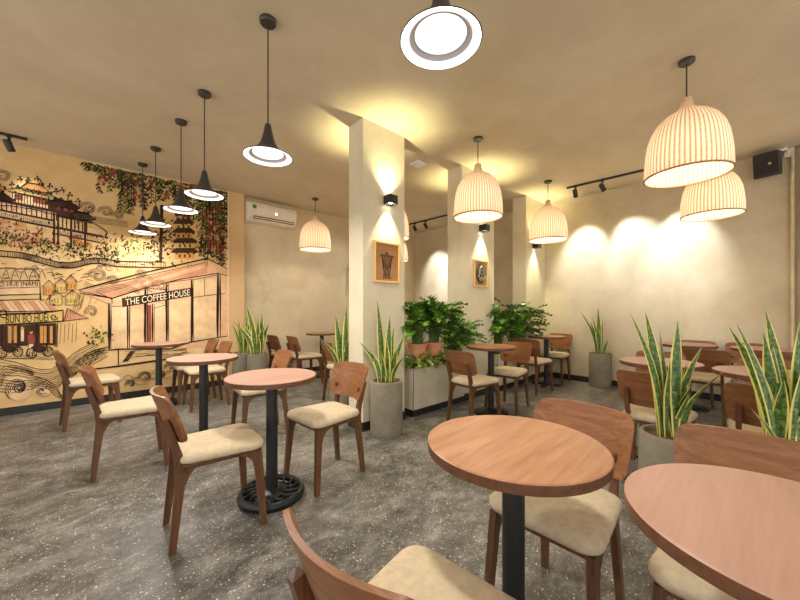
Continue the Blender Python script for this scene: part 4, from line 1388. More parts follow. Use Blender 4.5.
2 273,1973 0,-28 19,-21 -3,33
2 -553,1866 -6,-18 3,-24 6,23
9 -74,1845 9,2 7,12 -11,-4
2 -260,1859 10,5 5,16 -11,-7
0 -531,1939 -7,12 -12,4 9,-13
9 -438,1956 -2,-15 6,-13 2,17
9 20,1912 19,-4 18,21 -23,2
0 -544,1921 -10,-18 -3,-27 11,23
9 -775,1851 -12,13 -17,2 14,-14
0 -491,1920 13,16 5,28 -15,-20
0 -591,1919 1,-25 9,-27 -1,31
9 -233,1850 4,15 -5,15 -4,-17
9 -853,1903 16,12 10,29 -18,-16
0 217,1774 7,12 -3,18 -7,-16
0 -304,1904 13,-7 17,7 -16,7
9 -680,1911 -7,-9 -4,-16 8,12
9 855,1987 -5,-15 7,-17 4,19
2 968,1762 -14,28 -32,10 18,-32
2 1162,2059 8,14 2,21 -10,-18
0 737,1814 24,-9 30,12 -29,9
10 952,2236 -29,10 -37,-8 35,-10
9 978,2143 15,-32 34,-17 -20,37
10 830,2074 16,-21 30,-4 -21,24
10 1106,2478 29,2 30,26 -35,-5
10 898,2357 9,-17 21,-7 -12,20
0 1028,2513 34,0 35,33 -41,-4
9 1339,2541 -6,-22 14,-18 5,26
9 957,2141 -4,-17 8,-18 3,21
9 792,2177 7,14 2,18 -8,-16
0 914,2243 2,22 -15,16 -1,-26
9 889,2028 4,-11 11,-8 -6,13
9 775,2412 21,7 21,21 -25,-10
10 1304,2263 6,-30 25,-20 -9,34
0 1108,2030 -9,9 -14,5 11,-11
9 1082,1717 9,23 -5,28 -10,-28
2 1007,2189 -21,-4 -18,-22 25,6
10 1240,2086 -26,26 -42,-4 32,-27
2 881,2093 -10,27 -26,16 13,-32
2 1079,2232 19,-4 19,19 -23,2
0 1198,2512 -2,-15 8,-15 1,19
10 1103,2242 11,29 -11,33 -11,-36
2 843,2064 9,32 -14,34 -8,-39
9 1050,2317 -20,-9 -13,-27 23,13
10 796,2219 -23,3 -22,-23 27,-2
2 972,2457 9,-34 30,-19 -12,38
9 1320,2539 15,34 -12,37 -15,-41
9 972,2483 18,-2 22,10 -22,1
9 735,2159 20,31 3,44 -22,-38
9 724,2001 1,-16 13,-9 -2,18
2 857,2050 -3,24 -19,14 4,-28
9 1332,2377 -13,27 -32,11 18,-31
2 1278,2714 -34,-13 -35,-32 41,17
9 827,2276 3,19 -11,17 -2,-23
10 945,2063 -21,-11 -13,-28 24,14
2 1237,1774 -17,-6 -10,-21 20,9
9 1104,2167 2,-23 19,-13 -3,26
9 1306,2052 -29,-14 -19,-37 33,20
0 827,2118 -32,-8 -26,-36 37,12
9 1130,1739 -13,18 -24,2 17,-20
9 1202,2135 17,-23 29,-12 -21,26
0 857,2222 -14,13 -22,-8 18,-13
2 797,2168 -24,21 -36,-8 29,-23
9 719,1890 14,9 6,22 -16,-12
9 1149,2228 -28,-11 -21,-35 33,15
10 1282,2320 3,-25 17,-22 -5,30
0 1110,2376 18,-27 37,-6 -23,31
9 850,1858 -27,14 -36,-12 33,-14
9 721,2385 26,20 17,39 -30,-26
10 822,2323 18,0 18,19 -23,-2
2 860,2194 21,33 1,48 -24,-42
10 792,2155 -13,-24 0,-33 15,29
10 987,2092 21,-15 30,12 -26,15
9 1313,2187 -2,32 -23,24 5,-37
10 841,2086 -5,-35 13,-37 4,42
0 768,2075 -6,-18 2,-23 6,23
10 1009,2007 -34,-7 -23,-42 40,12
9 1341,2034 -21,2 -24,-15 26,-1
9 939,2290 3,-13 13,-5 -5,15
0 835,2194 19,19 1,32 -21,-23
10 1033,2243 -22,-32 -7,-47 26,40
0 1338,2326 20,0 20,20 -24,-3
10 1187,2404 -28,-20 -20,-39 32,25
0 1217,1675 28,-29 46,11 -36,31
9 1093,2472 -16,-11 -12,-22 19,14
9 1275,1998 8,19 -4,24 -8,-23
0 1075,2148 25,-18 37,7 -31,20
2 740,2488 27,7 27,26 -32,-10
10 1236,2180 6,21 -11,21 -6,-26
9 1138,2198 14,-10 21,6 -18,10
10 1321,2167 0,27 -18,22 2,-31
0 818,2131 30,1 27,32 -36,-5
9 1033,1997 18,13 13,25 -21,-17
10 920,2244 13,14 8,24 -16,-18
9 1285,2182 16,31 3,42 -18,-39
0 706,2008 -23,-18 -4,-39 26,24
9 1135,2834 16,5 14,20 -20,-8
0 1125,1870 -6,21 -21,6 8,-22
9 806,2318 17,22 -1,34 -18,-28
2 739,1747 -16,30 -34,12 21,-34
9 715,2070 -8,15 -18,0 11,-17
9 989,2581 -16,-13 -10,-25 19,17
9 890,2279 -14,28 -32,6 18,-31
0 1096,2330 8,-15 20,0 -11,17
9 1069,2265 -10,25 -28,5 14,-27
10 1243,2161 -5,-22 13,-20 4,26
10 1022,2340 -19,-12 -17,-22 22,14
9 1041,2488 -2,20 -15,11 3,-23
9 853,2234 10,-3 13,7 -13,4
0 1291,1773 -26,-17 -14,-38 31,23
0 1264,2083 18,1 21,14 -23,-2
9 1111,1795 12,-19 24,-2 -15,21
0 992,2257 -25,-33 5,-48 28,41
9 1234,2324 12,34 -7,40 -13,-42
9 891,2124 14,-8 19,7 -17,9
10 1165,2197 22,31 7,47 -25,-40
9 797,2104 13,-15 23,6 -17,15
10 1238,2083 -22,-12 -19,-28 26,17
9 1017,1977 16,19 11,29 -19,-24
2 722,1912 18,4 16,19 -21,-5
9 720,2072 -2,-37 22,-34 -1,45
9 778,2075 28,10 28,29 -34,-14
2 1093,1910 10,40 -18,41 -9,-48
0 869,2262 18,-29 34,-18 -23,34
0 1119,2389 -18,-4 -16,-20 22,7
0 919,2358 10,25 0,31 -11,-31
2 777,2323 -15,15 -23,7 18,-17
0 700,1942 31,-4 33,25 -37,1
2 1094,2184 13,23 -5,29 -14,-28
9 1143,1788 -19,-25 -8,-38 22,31
10 1152,2170 23,20 12,38 -27,-26
10 885,2203 12,18 0,25 -13,-22
0 1288,2227 6,-13 16,-5 -8,15
2 1138,2400 -35,1 -32,-37 42,2
0 759,1967 7,-25 23,-13 -9,29
0 902,2144 23,0 22,22 -28,-1
0 1018,2299 -17,-20 -8,-31 20,24
0 913,2206 20,7 21,19 -24,-10
2 1297,2369 13,15 2,22 -15,-18
9 886,2292 -13,-10 -8,-20 15,14
9 1170,2426 -9,25 -26,8 12,-28
9 1059,2355 13,7 9,19 -16,-9
9 694,1768 -10,14 -17,2 12,-15
9 1137,2059 11,32 -16,32 -11,-38
10 1305,2083 -13,-18 2,-26 14,22
10 1194,2403 21,20 3,34 -23,-25
9 1046,2018 -7,-16 4,-21 8,21
9 1034,2385 -23,29 -43,-8 29,-31
9 695,2127 22,-12 29,18 -28,12
2 882,2347 -12,-15 2,-22 13,19
2 955,1816 -24,-3 -19,-26 28,5
10 708,2052 -11,-14 -7,-22 13,17
9 1293,2176 -17,-19 0,-30 19,24
10 1153,2255 -25,8 -28,-22 30,-6
0 819,2346 26,15 11,39 -30,-21
2 1052,2303 -15,-2 -15,-14 18,4
0 1147,1961 14,22 2,32 -16,-28
9 1238,2677 21,-13 32,7 -26,14
9 696,2646 -15,28 -32,13 20,-33
0 879,2361 13,-8 18,4 -16,9
10 1115,2167 17,6 11,21 -19,-9
9 706,2201 25,-5 30,12 -30,5
9 841,2016 3,28 -14,26 -2,-33
9 1057,1852 -11,-16 2,-23 12,20
2 744,2075 -20,22 -32,-9 25,-23
10 744,2283 17,-5 21,10 -20,4
9 1246,2227 -1,-19 15,-12 -1,22
10 692,2107 -11,-2 -11,-11 13,4
9 1341,2183 -28,7 -32,-19 34,-6
9 1028,1872 8,-10 14,-2 -10,11
9 790,2334 -15,-37 9,-43 16,44
9 1060,2234 24,10 23,25 -29,-13
2 1048,1856 -4,-25 7,-30 3,31
0 873,1991 -23,-11 -14,-31 26,15
2 795,2074 26,-3 26,24 -31,0
0 1328,2461 10,39 -19,38 -9,-47
9 937,2133 -18,-17 -8,-31 21,22
9 911,2135 -19,-8 -20,-20 24,11
9 830,2151 17,-6 19,13 -20,5
0 864,2054 7,24 -9,25 -7,-29
2 685,2182 -22,-8 -14,-29 26,12
9 1236,2151 -8,15 -18,5 11,-16
9 946,1961 13,25 -5,33 -14,-31
10 833,2062 0,36 -22,33 3,-44
9 1269,2307 -21,-36 8,-47 23,45
2 1192,2542 -14,-35 14,-38 14,43
9 719,2055 28,6 21,33 -32,-10
0 1155,2502 13,4 12,15 -16,-7
10 1251,1802 -2,15 -12,12 4,-18
9 1339,2741 -23,-26 -5,-41 25,33
9 1255,2619 -28,5 -29,-27 34,-3
10 934,2115 9,14 4,20 -10,-17
9 703,2168 -12,31 -33,5 16,-34
10 1049,2265 -10,27 -27,10 13,-30
2 953,2002 -24,-1 -27,-14 29,2
9 1318,1974 18,-16 28,5 -23,17
0 853,2006 -15,27 -32,6 20,-29
9 1194,2478 -20,-25 -5,-39 23,32
0 1022,2384 18,-7 23,9 -22,6
9 1098,2274 10,24 -3,30 -10,-30
2 694,1972 -21,22 -34,1 26,-24
2 1089,2341 -14,-14 -6,-24 15,18
0 1204,2168 -3,-22 14,-16 3,25
9 875,2131 -21,9 -28,-6 26,-9
10 1311,2355 10,-13 20,0 -13,15
10 1131,2542 -4,17 -13,11 5,-19
9 1306,2055 -13,19 -23,9 16,-21
10 989,2220 35,15 19,47 -40,-21
9 780,1915 -1,-21 12,-20 0,25
10 1266,2304 -23,-2 -18,-26 27,5
0 1206,2438 9,37 -20,33 -8,-43
2 1184,2068 4,-39 29,-32 -7,47
0 913,2004 4,-17 11,-15 -5,20
9 770,2352 10,13 3,20 -12,-16
0 730,2158 -27,-16 -13,-41 32,22
2 1151,1782 13,13 6,22 -15,-16
10 995,2340 -19,-20 -6,-34 22,26
0 882,1901 20,14 8,31 -23,-19
9 1342,2362 31,11 31,30 -37,-15
9 1201,1909 -3,41 -30,32 6,-48
2 1330,2728 -1,16 -10,15 3,-20
9 823,2380 18,3 16,21 -21,-6
0 926,1997 -18,9 -24,-6 22,-9
2 928,2009 26,22 4,41 -29,-27
9 910,2312 8,-29 27,-18 -12,34
0 812,2212 17,17 4,31 -20,-22
10 1299,2096 36,9 35,35 -43,-14
0 1343,2276 13,1 14,10 -16,-2
9 704,2092 -2,-23 7,-25 2,28
0 923,2371 21,20 12,36 -25,-26
9 786,1611 16,-8 21,4 -19,8
9 761,2237 -12,-9 -10,-17 15,11
9 1233,2197 11,14 5,21 -13,-17
9 1253,2084 -30,-24 -23,-42 35,30
10 938,2458 15,-15 25,7 -19,15
9 989,1748 -17,25 -33,2 22,-27
9 935,2210 19,-32 41,0 -25,36
3 613,2023 18,-16 26,9 -22,16
9 675,2040 -24,-6 -25,-21 29,9
2 291,2021 -14,7 -18,-7 17,-7
2 725,1954 -5,-23 13,-21 3,27
2 708,2077 6,13 -1,17 -7,-16
2 695,2090 15,-7 20,6 -19,8
2 424,1820 -3,13 -9,12 4,-16
2 524,2111 -13,4 -15,-11 16,-3
0 623,1754 -20,7 -26,-8 25,-7
3 307,1870 -17,-1 -15,-17 19,2
3 423,1907 12,14 3,22 -13,-17
3 734,1796 7,-12 15,0 -9,13
2 266,1941 12,10 9,19 -14,-14
2 358,1889 -10,-19 5,-25 9,24
9 545,2084 -9,-16 1,-23 10,20
2 613,2026 -6,-28 14,-28 5,34
0 323,1831 8,21 0,27 -9,-26
0 652,1903 1,14 -8,14 0,-17
9 605,2042 20,-10 23,17 -24,9
2 294,1936 -13,-3 -12,-13 15,4
0 471,1909 -14,-10 -7,-22 17,13
9 404,2073 8,-12 14,-3 -9,14
0 234,1945 4,25 -10,27 -3,-31
2 744,2030 -18,16 -28,-7 22,-18
3 529,1949 24,6 17,32 -29,-10
9 389,2036 13,4 11,17 -16,-7
9 625,1951 -8,23 -20,15 10,-27
0 340,2128 -22,-6 -21,-22 25,10
0 752,2021 -10,-9 -1,-17 10,12
9 434,1978 15,12 5,27 -18,-17
2 465,1953 -18,-24 3,-37 20,30
9 479,2039 10,-7 14,4 -12,8
9 488,1905 -14,-17 -8,-28 16,22
3 708,1956 -16,-3 -16,-17 19,5
3 693,1997 19,6 13,24 -22,-9
2 569,2000 -4,12 -10,8 5,-14
9 338,1886 7,-23 21,-15 -10,27
9 453,1954 12,10 5,20 -13,-13
2 347,1923 -11,1 -13,-6 14,-2
0 549,1964 11,-21 23,-9 -15,24
0 404,1969 25,10 13,37 -29,-15
9 180,1905 4,-10 8,-8 -5,12
2 439,1972 15,10 4,23 -16,-13
2 538,2063 -20,0 -19,-19 23,2
9 233,2067 16,26 -6,35 -17,-32
0 382,1833 7,-8 11,-1 -9,9
9 705,2009 -5,12 -13,6 7,-14
3 580,2020 5,15 -6,16 -5,-18
0 792,1959 4,15 -7,15 -4,-18
9 704,2046 10,-8 16,2 -13,9
3 613,2000 6,-10 11,-7 -8,12
0 342,1837 -11,8 -16,-2 14,-8
3 589,1965 -4,30 -22,22 8,-35
0 549,2030 9,13 3,19 -10,-16
2 692,1942 15,-18 25,6 -19,19
0 713,2039 -4,25 -22,13 7,-29
0 396,1984 -12,-5 -11,-13 14,7
3 405,2060 17,-5 21,15 -22,4
0 432,1954 16,-10 22,10 -20,10
3 662,1961 -9,13 -17,1 12,-14
0 553,1930 -10,6 -13,-4 12,-6
2 422,1962 -14,13 -22,-3 18,-14
3 435,1988 12,-5 15,10 -16,5
2 480,2112 23,9 13,33 -27,-13
9 286,2014 -14,-2 -14,-12 16,4
9 478,2034 21,-1 18,25 -25,-2
9 339,1936 -10,-4 -5,-16 12,6
2 695,1977 20,13 12,30 -23,-18
0 770,2030 -10,-23 4,-28 11,28
2 637,1968 -9,-11 -4,-17 10,14
0 698,2016 -17,-22 3,-32 18,26
2 708,1935 11,8 7,16 -12,-11
9 492,2168 -22,3 -26,-12 26,-2
3 227,1850 -11,5 -13,-9 14,-5
3 273,1852 -14,6 -17,-7 17,-5
9 540,2117 15,-6 18,9 -18,5
0 787,2096 3,25 -7,27 -2,-30
0 757,1894 -15,-7 -14,-16 18,9
9 668,2112 9,14 2,20 -10,-17
3 713,1960 -7,-28 14,-27 6,34
3 604,1925 22,13 8,32 -24,-17
3 592,2035 -13,-19 0,-29 14,24
3 478,1953 16,-19 26,-1 -19,21
0 365,1973 -10,7 -13,-4 12,-8
9 564,2035 -14,14 -23,-3 18,-16
0 475,2124 8,18 -4,22 -8,-22
2 727,1996 2,-16 11,-13 -3,19
3 471,2003 0,-21 11,-19 -1,25
0 467,1989 13,-4 15,10 -16,4
0 673,2013 -14,-28 6,-35 14,34
3 390,1883 -10,0 -9,-10 11,2
9 210,2050 -8,-14 3,-19 8,17
3 260,1902 5,29 -17,24 -3,-34
9 541,1912 -22,11 -28,-14 27,-11
9 321,1955 1,-26 17,-21 -3,30
3 637,2026 -13,-8 -13,-16 16,10
9 560,2030 -2,17 -14,11 4,-20
0 275,2027 12,12 5,22 -14,-15
0 432,1917 1,31 -15,29 0,-37
3 475,2068 -5,-17 5,-19 5,21
0 550,2197 -1,21 -13,17 3,-25
3 283,2034 -9,-9 0,-18 10,13
3 737,1998 17,10 9,25 -19,-14
0 341,2007 -18,11 -26,-2 23,-11
3 650,2065 -1,25 -17,18 3,-29
2 522,1931 3,33 -22,24 -1,-39
2 460,2063 -13,-12 -11,-21 16,15
0 422,2014 15,4 10,21 -18,-7
9 781,2009 9,-12 17,-2 -12,13
0 200,1968 -15,-7 -12,-19 17,9
0 -549,2227 6,-3 9,4 -8,3
0 -519,2304 -2,-14 4,-14 2,16
0 -157,2351 -8,-5 -5,-12 8,7
0 -846,2437 9,11 5,19 -10,-14
0 -52,2242 -5,-15 3,-19 5,19
0 80,2159 7,4 5,9 -8,-5
0 -352,2315 1,-5 4,-4 -2,6
0 26,2229 -2,-12 4,-13 2,15
0 -669,2394 8,-4 10,5 -10,3
0 -218,2306 -5,12 -12,6 7,-14
0 53,2290 -3,5 -5,2 4,-6
0 -467,2220 -4,16 -11,10 5,-18
0 -522,2251 -8,8 -12,0 10,-9
0 -60,2229 -12,5 -15,-6 15,-5
0 -602,2267 1,13 -4,13 -1,-16
0 62,2270 -5,3 -6,-2 5,-2
0 -399,2330 8,-2 9,6 -9,2
0 -97,2357 4,12 -2,15 -4,-15
0 -806,2324 3,-10 7,-5 -4,11
0 -205,2244 4,-2 6,1 -5,3
0 -523,2227 -9,-7 -6,-15 10,9
0 -700,2376 0,-12 6,-10 -1,14
0 -548,2234 -7,-11 -3,-17 8,14
0 -381,2381 -5,9 -10,3 7,-10
0 -42,2164 0,-17 8,-15 -1,20
0 -130,2229 9,-4 11,5 -11,4
0 -372,2417 6,-9 11,-3 -8,11
0 -635,2215 -9,-4 -8,-13 11,6
0 -61,2196 -3,-7 0,-9 3,8
0 77,2235 -9,-6 -6,-14 10,8
0 -156,2203 7,-8 12,-1 -9,9
0 131,2202 11,2 10,11 -12,-3
0 -763,2379 0,7 -4,6 1,-8
0 -433,2414 -1,-5 0,-6 2,6
0 -474,2210 -1,-6 1,-7 1,8
0 -746,2380 4,10 0,13 -5,-12
0 -176,2154 -6,-11 -2,-15 7,13
0 -112,2349 -4,5 -7,0 5,-5
0 -730,2440 2,-16 9,-13 -3,19
0 -471,2195 -2,13 -8,9 3,-15
0 -421,2257 7,-5 11,3 -10,5
0 -523,2196 6,-3 9,3 -8,4
0 -505,2189 -10,1 -12,-9 13,-1
0 -305,2261 5,-10 11,-4 -7,11
0 -665,2243 5,-6 7,0 -6,6
0 -254,2279 2,-13 8,-10 -3,15
0 -764,2401 3,17 -3,19 -4,-20
0 -118,2382 -9,-14 -4,-22 11,18
0 -834,2411 -3,5 -4,3 3,-7
0 -617,2261 0,-14 7,-12 -2,17
0 -134,2176 8,-5 11,3 -10,5
0 -497,2229 -4,-4 -3,-7 5,4
0 -662,2363 -4,-5 -3,-9 5,6
0 -551,2368 1,8 -2,8 -1,-9
0 -1,2265 -10,-2 -10,-13 12,5
0 -146,2157 -10,-5 -8,-13 12,6
0 64,2343 -6,1 -7,-6 7,1
0 -26,2233 -4,-15 4,-17 3,18
0 -494,2192 7,0 8,8 -9,-1
0 -153,2386 7,0 8,7 -9,-1
0 33,2225 5,-6 8,0 -7,6
0 -677,2222 -7,4 -10,-4 9,-4
0 -56,2217 2,-6 5,-2 -3,6
0 -23,2218 -6,-18 2,-21 6,21
0 -435,2416 -10,-8 -8,-18 12,11
0 -107,2370 2,18 -7,18 -1,-22
0 -714,2280 9,-5 11,5 -11,5
0 -594,2215 -5,-17 3,-20 4,21
0 -800,2277 -2,8 -5,5 3,-9
0 -486,2415 9,8 7,16 -11,-10
0 -836,2436 7,13 2,19 -7,-16
0 -77,2167 4,4 2,7 -4,-5
0 12,2204 7,11 3,17 -8,-14
0 -559,2369 1,6 -2,7 -1,-7
0 -783,2403 -8,-1 -9,-9 10,2
0 -81,2315 2,11 -4,12 -1,-13
0 -802,2396 6,2 5,9 -7,-4
0 -810,2326 -11,-7 -8,-17 12,9
0 -633,2387 -4,7 -7,2 5,-8
0 -593,2224 6,-6 10,1 -8,6
2 46,1770 6,19 -1,23 -7,-23
2 92,1981 1,-17 9,-16 -2,20
9 -655,2089 -12,-9 -8,-23 15,13
9 -336,1824 11,-11 16,-4 -13,12
9 -170,1935 -11,-8 -9,-17 13,10
9 -709,2119 -10,-12 -8,-21 12,15
9 -540,1945 -1,-12 5,-12 0,15
4 -355,1906 -7,-19 4,-24 7,23
9 162,2077 -19,-17 -8,-35 22,23
4 -519,1906 -10,-7 -7,-16 11,10
4 166,1763 -4,-20 6,-23 4,25
2 -688,2035 7,-5 9,2 -9,4
9 -83,2002 -5,-15 4,-18 5,19
2 -218,2141 -8,-13 -5,-21 9,17
2 -542,2100 10,-12 17,2 -13,13
9 -331,2169 -4,-15 1,-20 5,20
9 -513,2082 4,24 -7,25 -4,-28
4 -374,2166 -14,-6 -10,-22 16,10
0 -257,2131 1,26 -13,22 0,-31
9 -753,1963 -14,-3 -12,-19 16,6
9 -743,1994 -5,-11 0,-15 6,14
9 183,2097 0,-14 5,-14 0,16
0 -738,1978 -8,-13 -5,-21 10,17
0 -63,1785 3,25 -11,23 -2,-29
2 -432,1843 -3,-12 1,-16 3,15
9 -483,2061 5,-8 9,-2 -7,9
9 -276,1946 -12,-21 -6,-31 14,26
9 -143,2062 10,17 1,25 -11,-21
9 11,1861 -12,-24 3,-33 12,30
9 -445,2052 8,-8 12,1 -10,9
2 192,2109 -13,-23 -7,-32 15,28
2 -767,2086 -4,-21 7,-23 3,26
0 181,1840 9,17 0,23 -9,-21
0 -72,2046 -10,-4 -10,-12 13,5
0 -63,2037 8,-9 13,1 -10,10
4 -238,1911 11,22 -2,30 -12,-28
9 117,1794 -14,-13 -12,-24 17,17
9 -149,1902 -15,-10 -13,-21 17,13
9 192,1700 -5,-21 3,-25 5,25
4 -511,1828 -3,-13 4,-14 2,16
2 73,2031 -2,24 -12,22 3,-29
9 -362,1969 5,24 -10,23 -3,-28
2 -457,1889 9,-6 12,6 -11,6
2 -521,2090 11,-2 14,6 -14,2
9 -318,1993 1,19 -5,22 -1,-24
0 -83,2018 -14,-7 -10,-22 17,10
0 -221,2030 17,-6 19,15 -20,5
0 3,2028 4,17 -6,17 -3,-20
4 144,1709 6,13 1,17 -7,-16
2 -556,2197 -9,-7 -9,-15 12,9
4 -733,2035 -10,-18 0,-27 11,22
2 -236,1885 12,-11 17,-3 -15,12
0 -701,1901 0,-25 11,-23 0,30
2 -457,2168 1,17 -5,16 -1,-19
2 -586,2060 -5,-20 5,-24 4,25
2 21,1871 5,11 0,15 -6,-14
9 -325,2029 -7,-11 -2,-18 8,14
9 -473,1872 9,-13 14,-6 -11,15
9 -366,2025 -7,-16 -2,-22 8,19
2 -352,2119 2,14 -3,16 -2,-17
0 -632,2108 -5,-24 3,-30 6,30
0 -601,1946 1,15 -5,16 0,-18
9 -467,2042 -8,-6 -8,-13 10,8
0 -444,2057 5,13 -2,17 -5,-16
4 -357,2085 7,22 -4,25 -7,-26
0 -450,1908 -9,-5 -8,-11 11,6
0 -343,2027 5,12 2,17 -6,-15
9 33,1936 -12,-14 -4,-25 14,18
2 -108,1857 6,26 -6,30 -6,-32
9 -186,1870 -16,-14 -7,-29 18,18
2 -483,2122 2,18 -7,18 -2,-22
4 249,1687 -14,-15 -7,-27 16,19
9 -861,2225 7,15 0,22 -7,-19
9 -239,1772 -1,-15 6,-14 0,17
0 204,1814 14,-17 21,-9 -17,19
9 -786,1890 -7,-8 -5,-14 8,10
4 -173,2050 0,-13 4,-15 0,16
4 -748,2053 11,-12 17,-1 -13,14
2 -331,2084 -2,-13 3,-15 3,16
9 -182,1767 -1,-20 6,-22 1,24
4 56,1991 -3,-23 9,-24 2,27
9 -125,2021 16,-4 19,6 -19,4
2 -294,1973 14,-9 19,7 -17,9
9 -29,1966 2,16 -3,19 -2,-20
4 -102,2015 9,-8 13,3 -11,8
0 -433,1838 -1,-19 10,-16 0,23
9 -862,1966 -10,-13 -7,-22 12,16
9 -241,1848 9,-10 15,0 -12,11
9 -711,2024 -11,-16 -5,-27 14,20
9 -514,1875 -10,-4 -8,-15 12,6
9 -781,2133 9,-10 14,0 -12,11
9 -178,2113 -8,-7 -6,-14 10,9
9 263,2072 -1,-17 8,-16 0,20
9 -45,1996 -13,-9 -9,-21 16,12
4 239,1891 10,-9 16,-1 -13,10
9 -821,2172 11,-11 17,4 -14,12
0 78,2059 9,-9 14,1 -12,9
2 -175,1946 -5,-12 2,-15 5,15
9 -802,2078 6,-6 9,1 -7,7
4 -645,1860 9,-2 11,9 -12,2
4 -367,2029 2,-26 13,-24 -3,31
2 -536,1987 -12,-4 -13,-14 15,6
4 -555,1862 3,17 -3,21 -3,-21
0 -381,1870 -7,-10 -5,-15 8,12
2 -605,2144 -7,-7 -3,-14 8,9
0 -718,2112 13,-4 15,12 -16,3
4 209,1960 -6,-29 9,-32 6,35
4 -286,2077 -7,-10 -5,-16 9,13
4 -66,2032 -7,-15 -1,-20 7,18
9 -638,1845 -3,-14 3,-16 4,17
9 -253,1931 10,-7 14,0 -12,8
9 -609,2057 -6,-11 -1,-16 7,13
9 -482,1820 5,-8 9,-1 -6,8
9 166,1879 17,-15 25,-1 -21,17
9 -344,2059 -9,-17 1,-25 9,22
2 -815,2122 -5,-13 1,-18 6,17
2 -370,2123 6,11 1,15 -6,-13
4 85,2073 -1,-13 7,-12 -1,15
0 -748,2210 10,-15 18,3 -13,16
0 -11,2121 -1,24 -12,20 2,-27
2 -473,1904 8,-13 15,-2 -10,15
9 -87,1772 -7,-8 -4,-15 8,11
2 -397,1962 3,11 -2,13 -3,-13
2 213,1969 1,13 -7,12 0,-16
9 -182,1772 -8,-10 -4,-17 9,13
2 -718,2115 7,-1 9,5 -9,1
9 -533,1830 8,20 -2,26 -8,-24
9 -103,1871 14,-5 17,12 -18,4
9 -73,1903 -5,-25 9,-26 3,29
2 -157,1841 8,-8 13,1 -11,9
0 -816,1924 3,12 1,16 -4,-15
9 -749,1942 10,19 0,28 -11,-24
9 -115,2061 9,-3 11,7 -11,2
4 -461,2060 -3,-20 6,-20 4,23
9 -43,1813 -18,-8 -15,-24 21,11
2 147,1834 -4,-17 7,-19 3,21
9 -232,2014 3,25 -6,26 -4,-29
4 -25,1862 2,-16 8,-14 -2,19
4 160,2043 -5,-15 0,-19 5,18
9 -470,2182 -14,-14 -7,-28 16,18
9 -69,2109 -6,-18 3,-21 6,22
0 -483,1897 11,-1 13,7 -13,1
4 -771,2119 0,22 -10,21 1,-27
9 167,1712 -7,-11 0,-16 8,13
9 3,1916 16,-3 18,16 -20,2
9 -538,2197 -5,-17 3,-21 5,21
2 -577,2119 8,-10 14,2 -11,12
9 -777,1953 -8,-3 -7,-11 9,5
2 105,2029 13,25 0,35 -14,-31
9 -783,1943 14,-5 18,8 -18,5
3 70,1901 -12,12 -17,-12 15,-12
9 -29,1861 17,20 -3,33 -19,-25
3 -849,2026 10,-9 12,13 -12,9
2 -794,1915 11,-3 9,17 -13,1
7 119,1794 -14,14 -19,-12 17,-14
3 -834,1898 -5,13 -11,-1 6,-15
9 342,1865 -4,24 -20,7 5,-27
2 -825,1927 -6,11 -11,-5 8,-12
9 -663,1914 0,18 -13,8 2,-21
9 -827,1985 -6,19 -16,-2 8,-21
7 -108,1847 21,6 8,32 -23,-10
2 -220,1832 5,15 -7,14 -5,-18
9 -292,1933 11,20 -8,24 -11,-24
9 -51,1834 14,-10 17,16 -18,10
2 -727,1942 -10,10 -13,-11 12,-10
2 -76,1883 -16,16 -22,-15 20,-16
9 117,1754 11,19 -7,23 -11,-22
9 248,1863 8,28 -17,23 -7,-33
9 -589,1941 11,19 -6,24 -11,-22
9 300,1791 -7,13 -16,-3 10,-15
7 -67,1798 2,29 -21,16 0,-34
2 -560,1937 5,14 -6,14 -5,-17
9 -200,1903 14,18 -4,29 -15,-23
9 217,1797 17,12 1,29 -19,-16
3 191,1811 14,13 -1,26 -16,-18
9 92,1824 10,-7 12,12 -13,5
2 113,1761 -7,26 -25,1 11,-28
7 -516,1945 -2,21 -15,6 4,-23
9 -467,1828 -4,26 -20,5 6,-28
9 -628,1865 12,3 6,21 -15,-6
9 38,1774 12,-3 9,14 -13,2
2 -454,1936 9,-6 10,10 -11,7
2 -674,1885 -9,12 -13,-7 11,-13
9 -265,1806 11,21 -8,27 -12,-26
2 -174,1864 13,12 0,25 -15,-16
3 -35,1795 14,8 3,23 -16,-11
9 51,1913 20,-2 15,28 -24,-1
2 -128,1845 2,19 -13,11 -1,-22
9 -120,1878 -7,8 -10,-6 9,-8
9 -204,1824 10,16 -6,21 -10,-20
7 -425,1873 14,-8 15,18 -18,7
2 -625,1909 14,-8 15,19 -17,7
7 -262,1830 -3,22 -17,6 4,-24
9 72,1792 20,13 3,35 -23,-18
9 -761,1882 2,17 -10,12 -2,-21
9 -598,1940 15,8 5,27 -17,-11
3 -274,1838 13,-5 12,18 -16,3
3 214,1843 15,10 1,25 -16,-14
9 146,1906 8,19 -10,19 -8,-23
2 -723,1892 -3,13 -11,0 5,-14
3 -281,1877 -1,26 -20,10 4,-30
9 37,1880 16,-10 17,17 -18,9
2 -630,1858 13,-3 10,19 -16,1
2 181,1814 -2,27 -23,8 6,-30
2 -259,1927 9,8 0,16 -10,-10
2 207,1835 -12,16 -20,-9 15,-18
9 212,1862 -16,16 -23,-14 20,-17
7 -801,1886 4,10 -4,12 -4,-13
2 -80,1902 -11,13 -17,-11 14,-13
7 109,1757 3,27 -18,16 -2,-30
3 4,1889 -6,11 -11,-3 7,-11
2 240,1747 15,23 -9,31 -15,-28
9 -488,1922 -5,15 -14,0 6,-18
9 -316,1812 12,-2 9,17 -14,0
7 -162,1852 -2,17 -14,5 4,-20
2 -500,1859 11,-1 7,16 -13,0
2 -350,1860 5,26 -15,19 -4,-30
7 -335,1812 11,3 5,17 -13,-4
2 -664,1985 14,14 0,27 -15,-17
9 -839,1912 3,23 -14,16 -2,-28
2 -577,1852 9,4 3,17 -10,-7
9 -238,1897 -7,9 -11,-6 9,-10
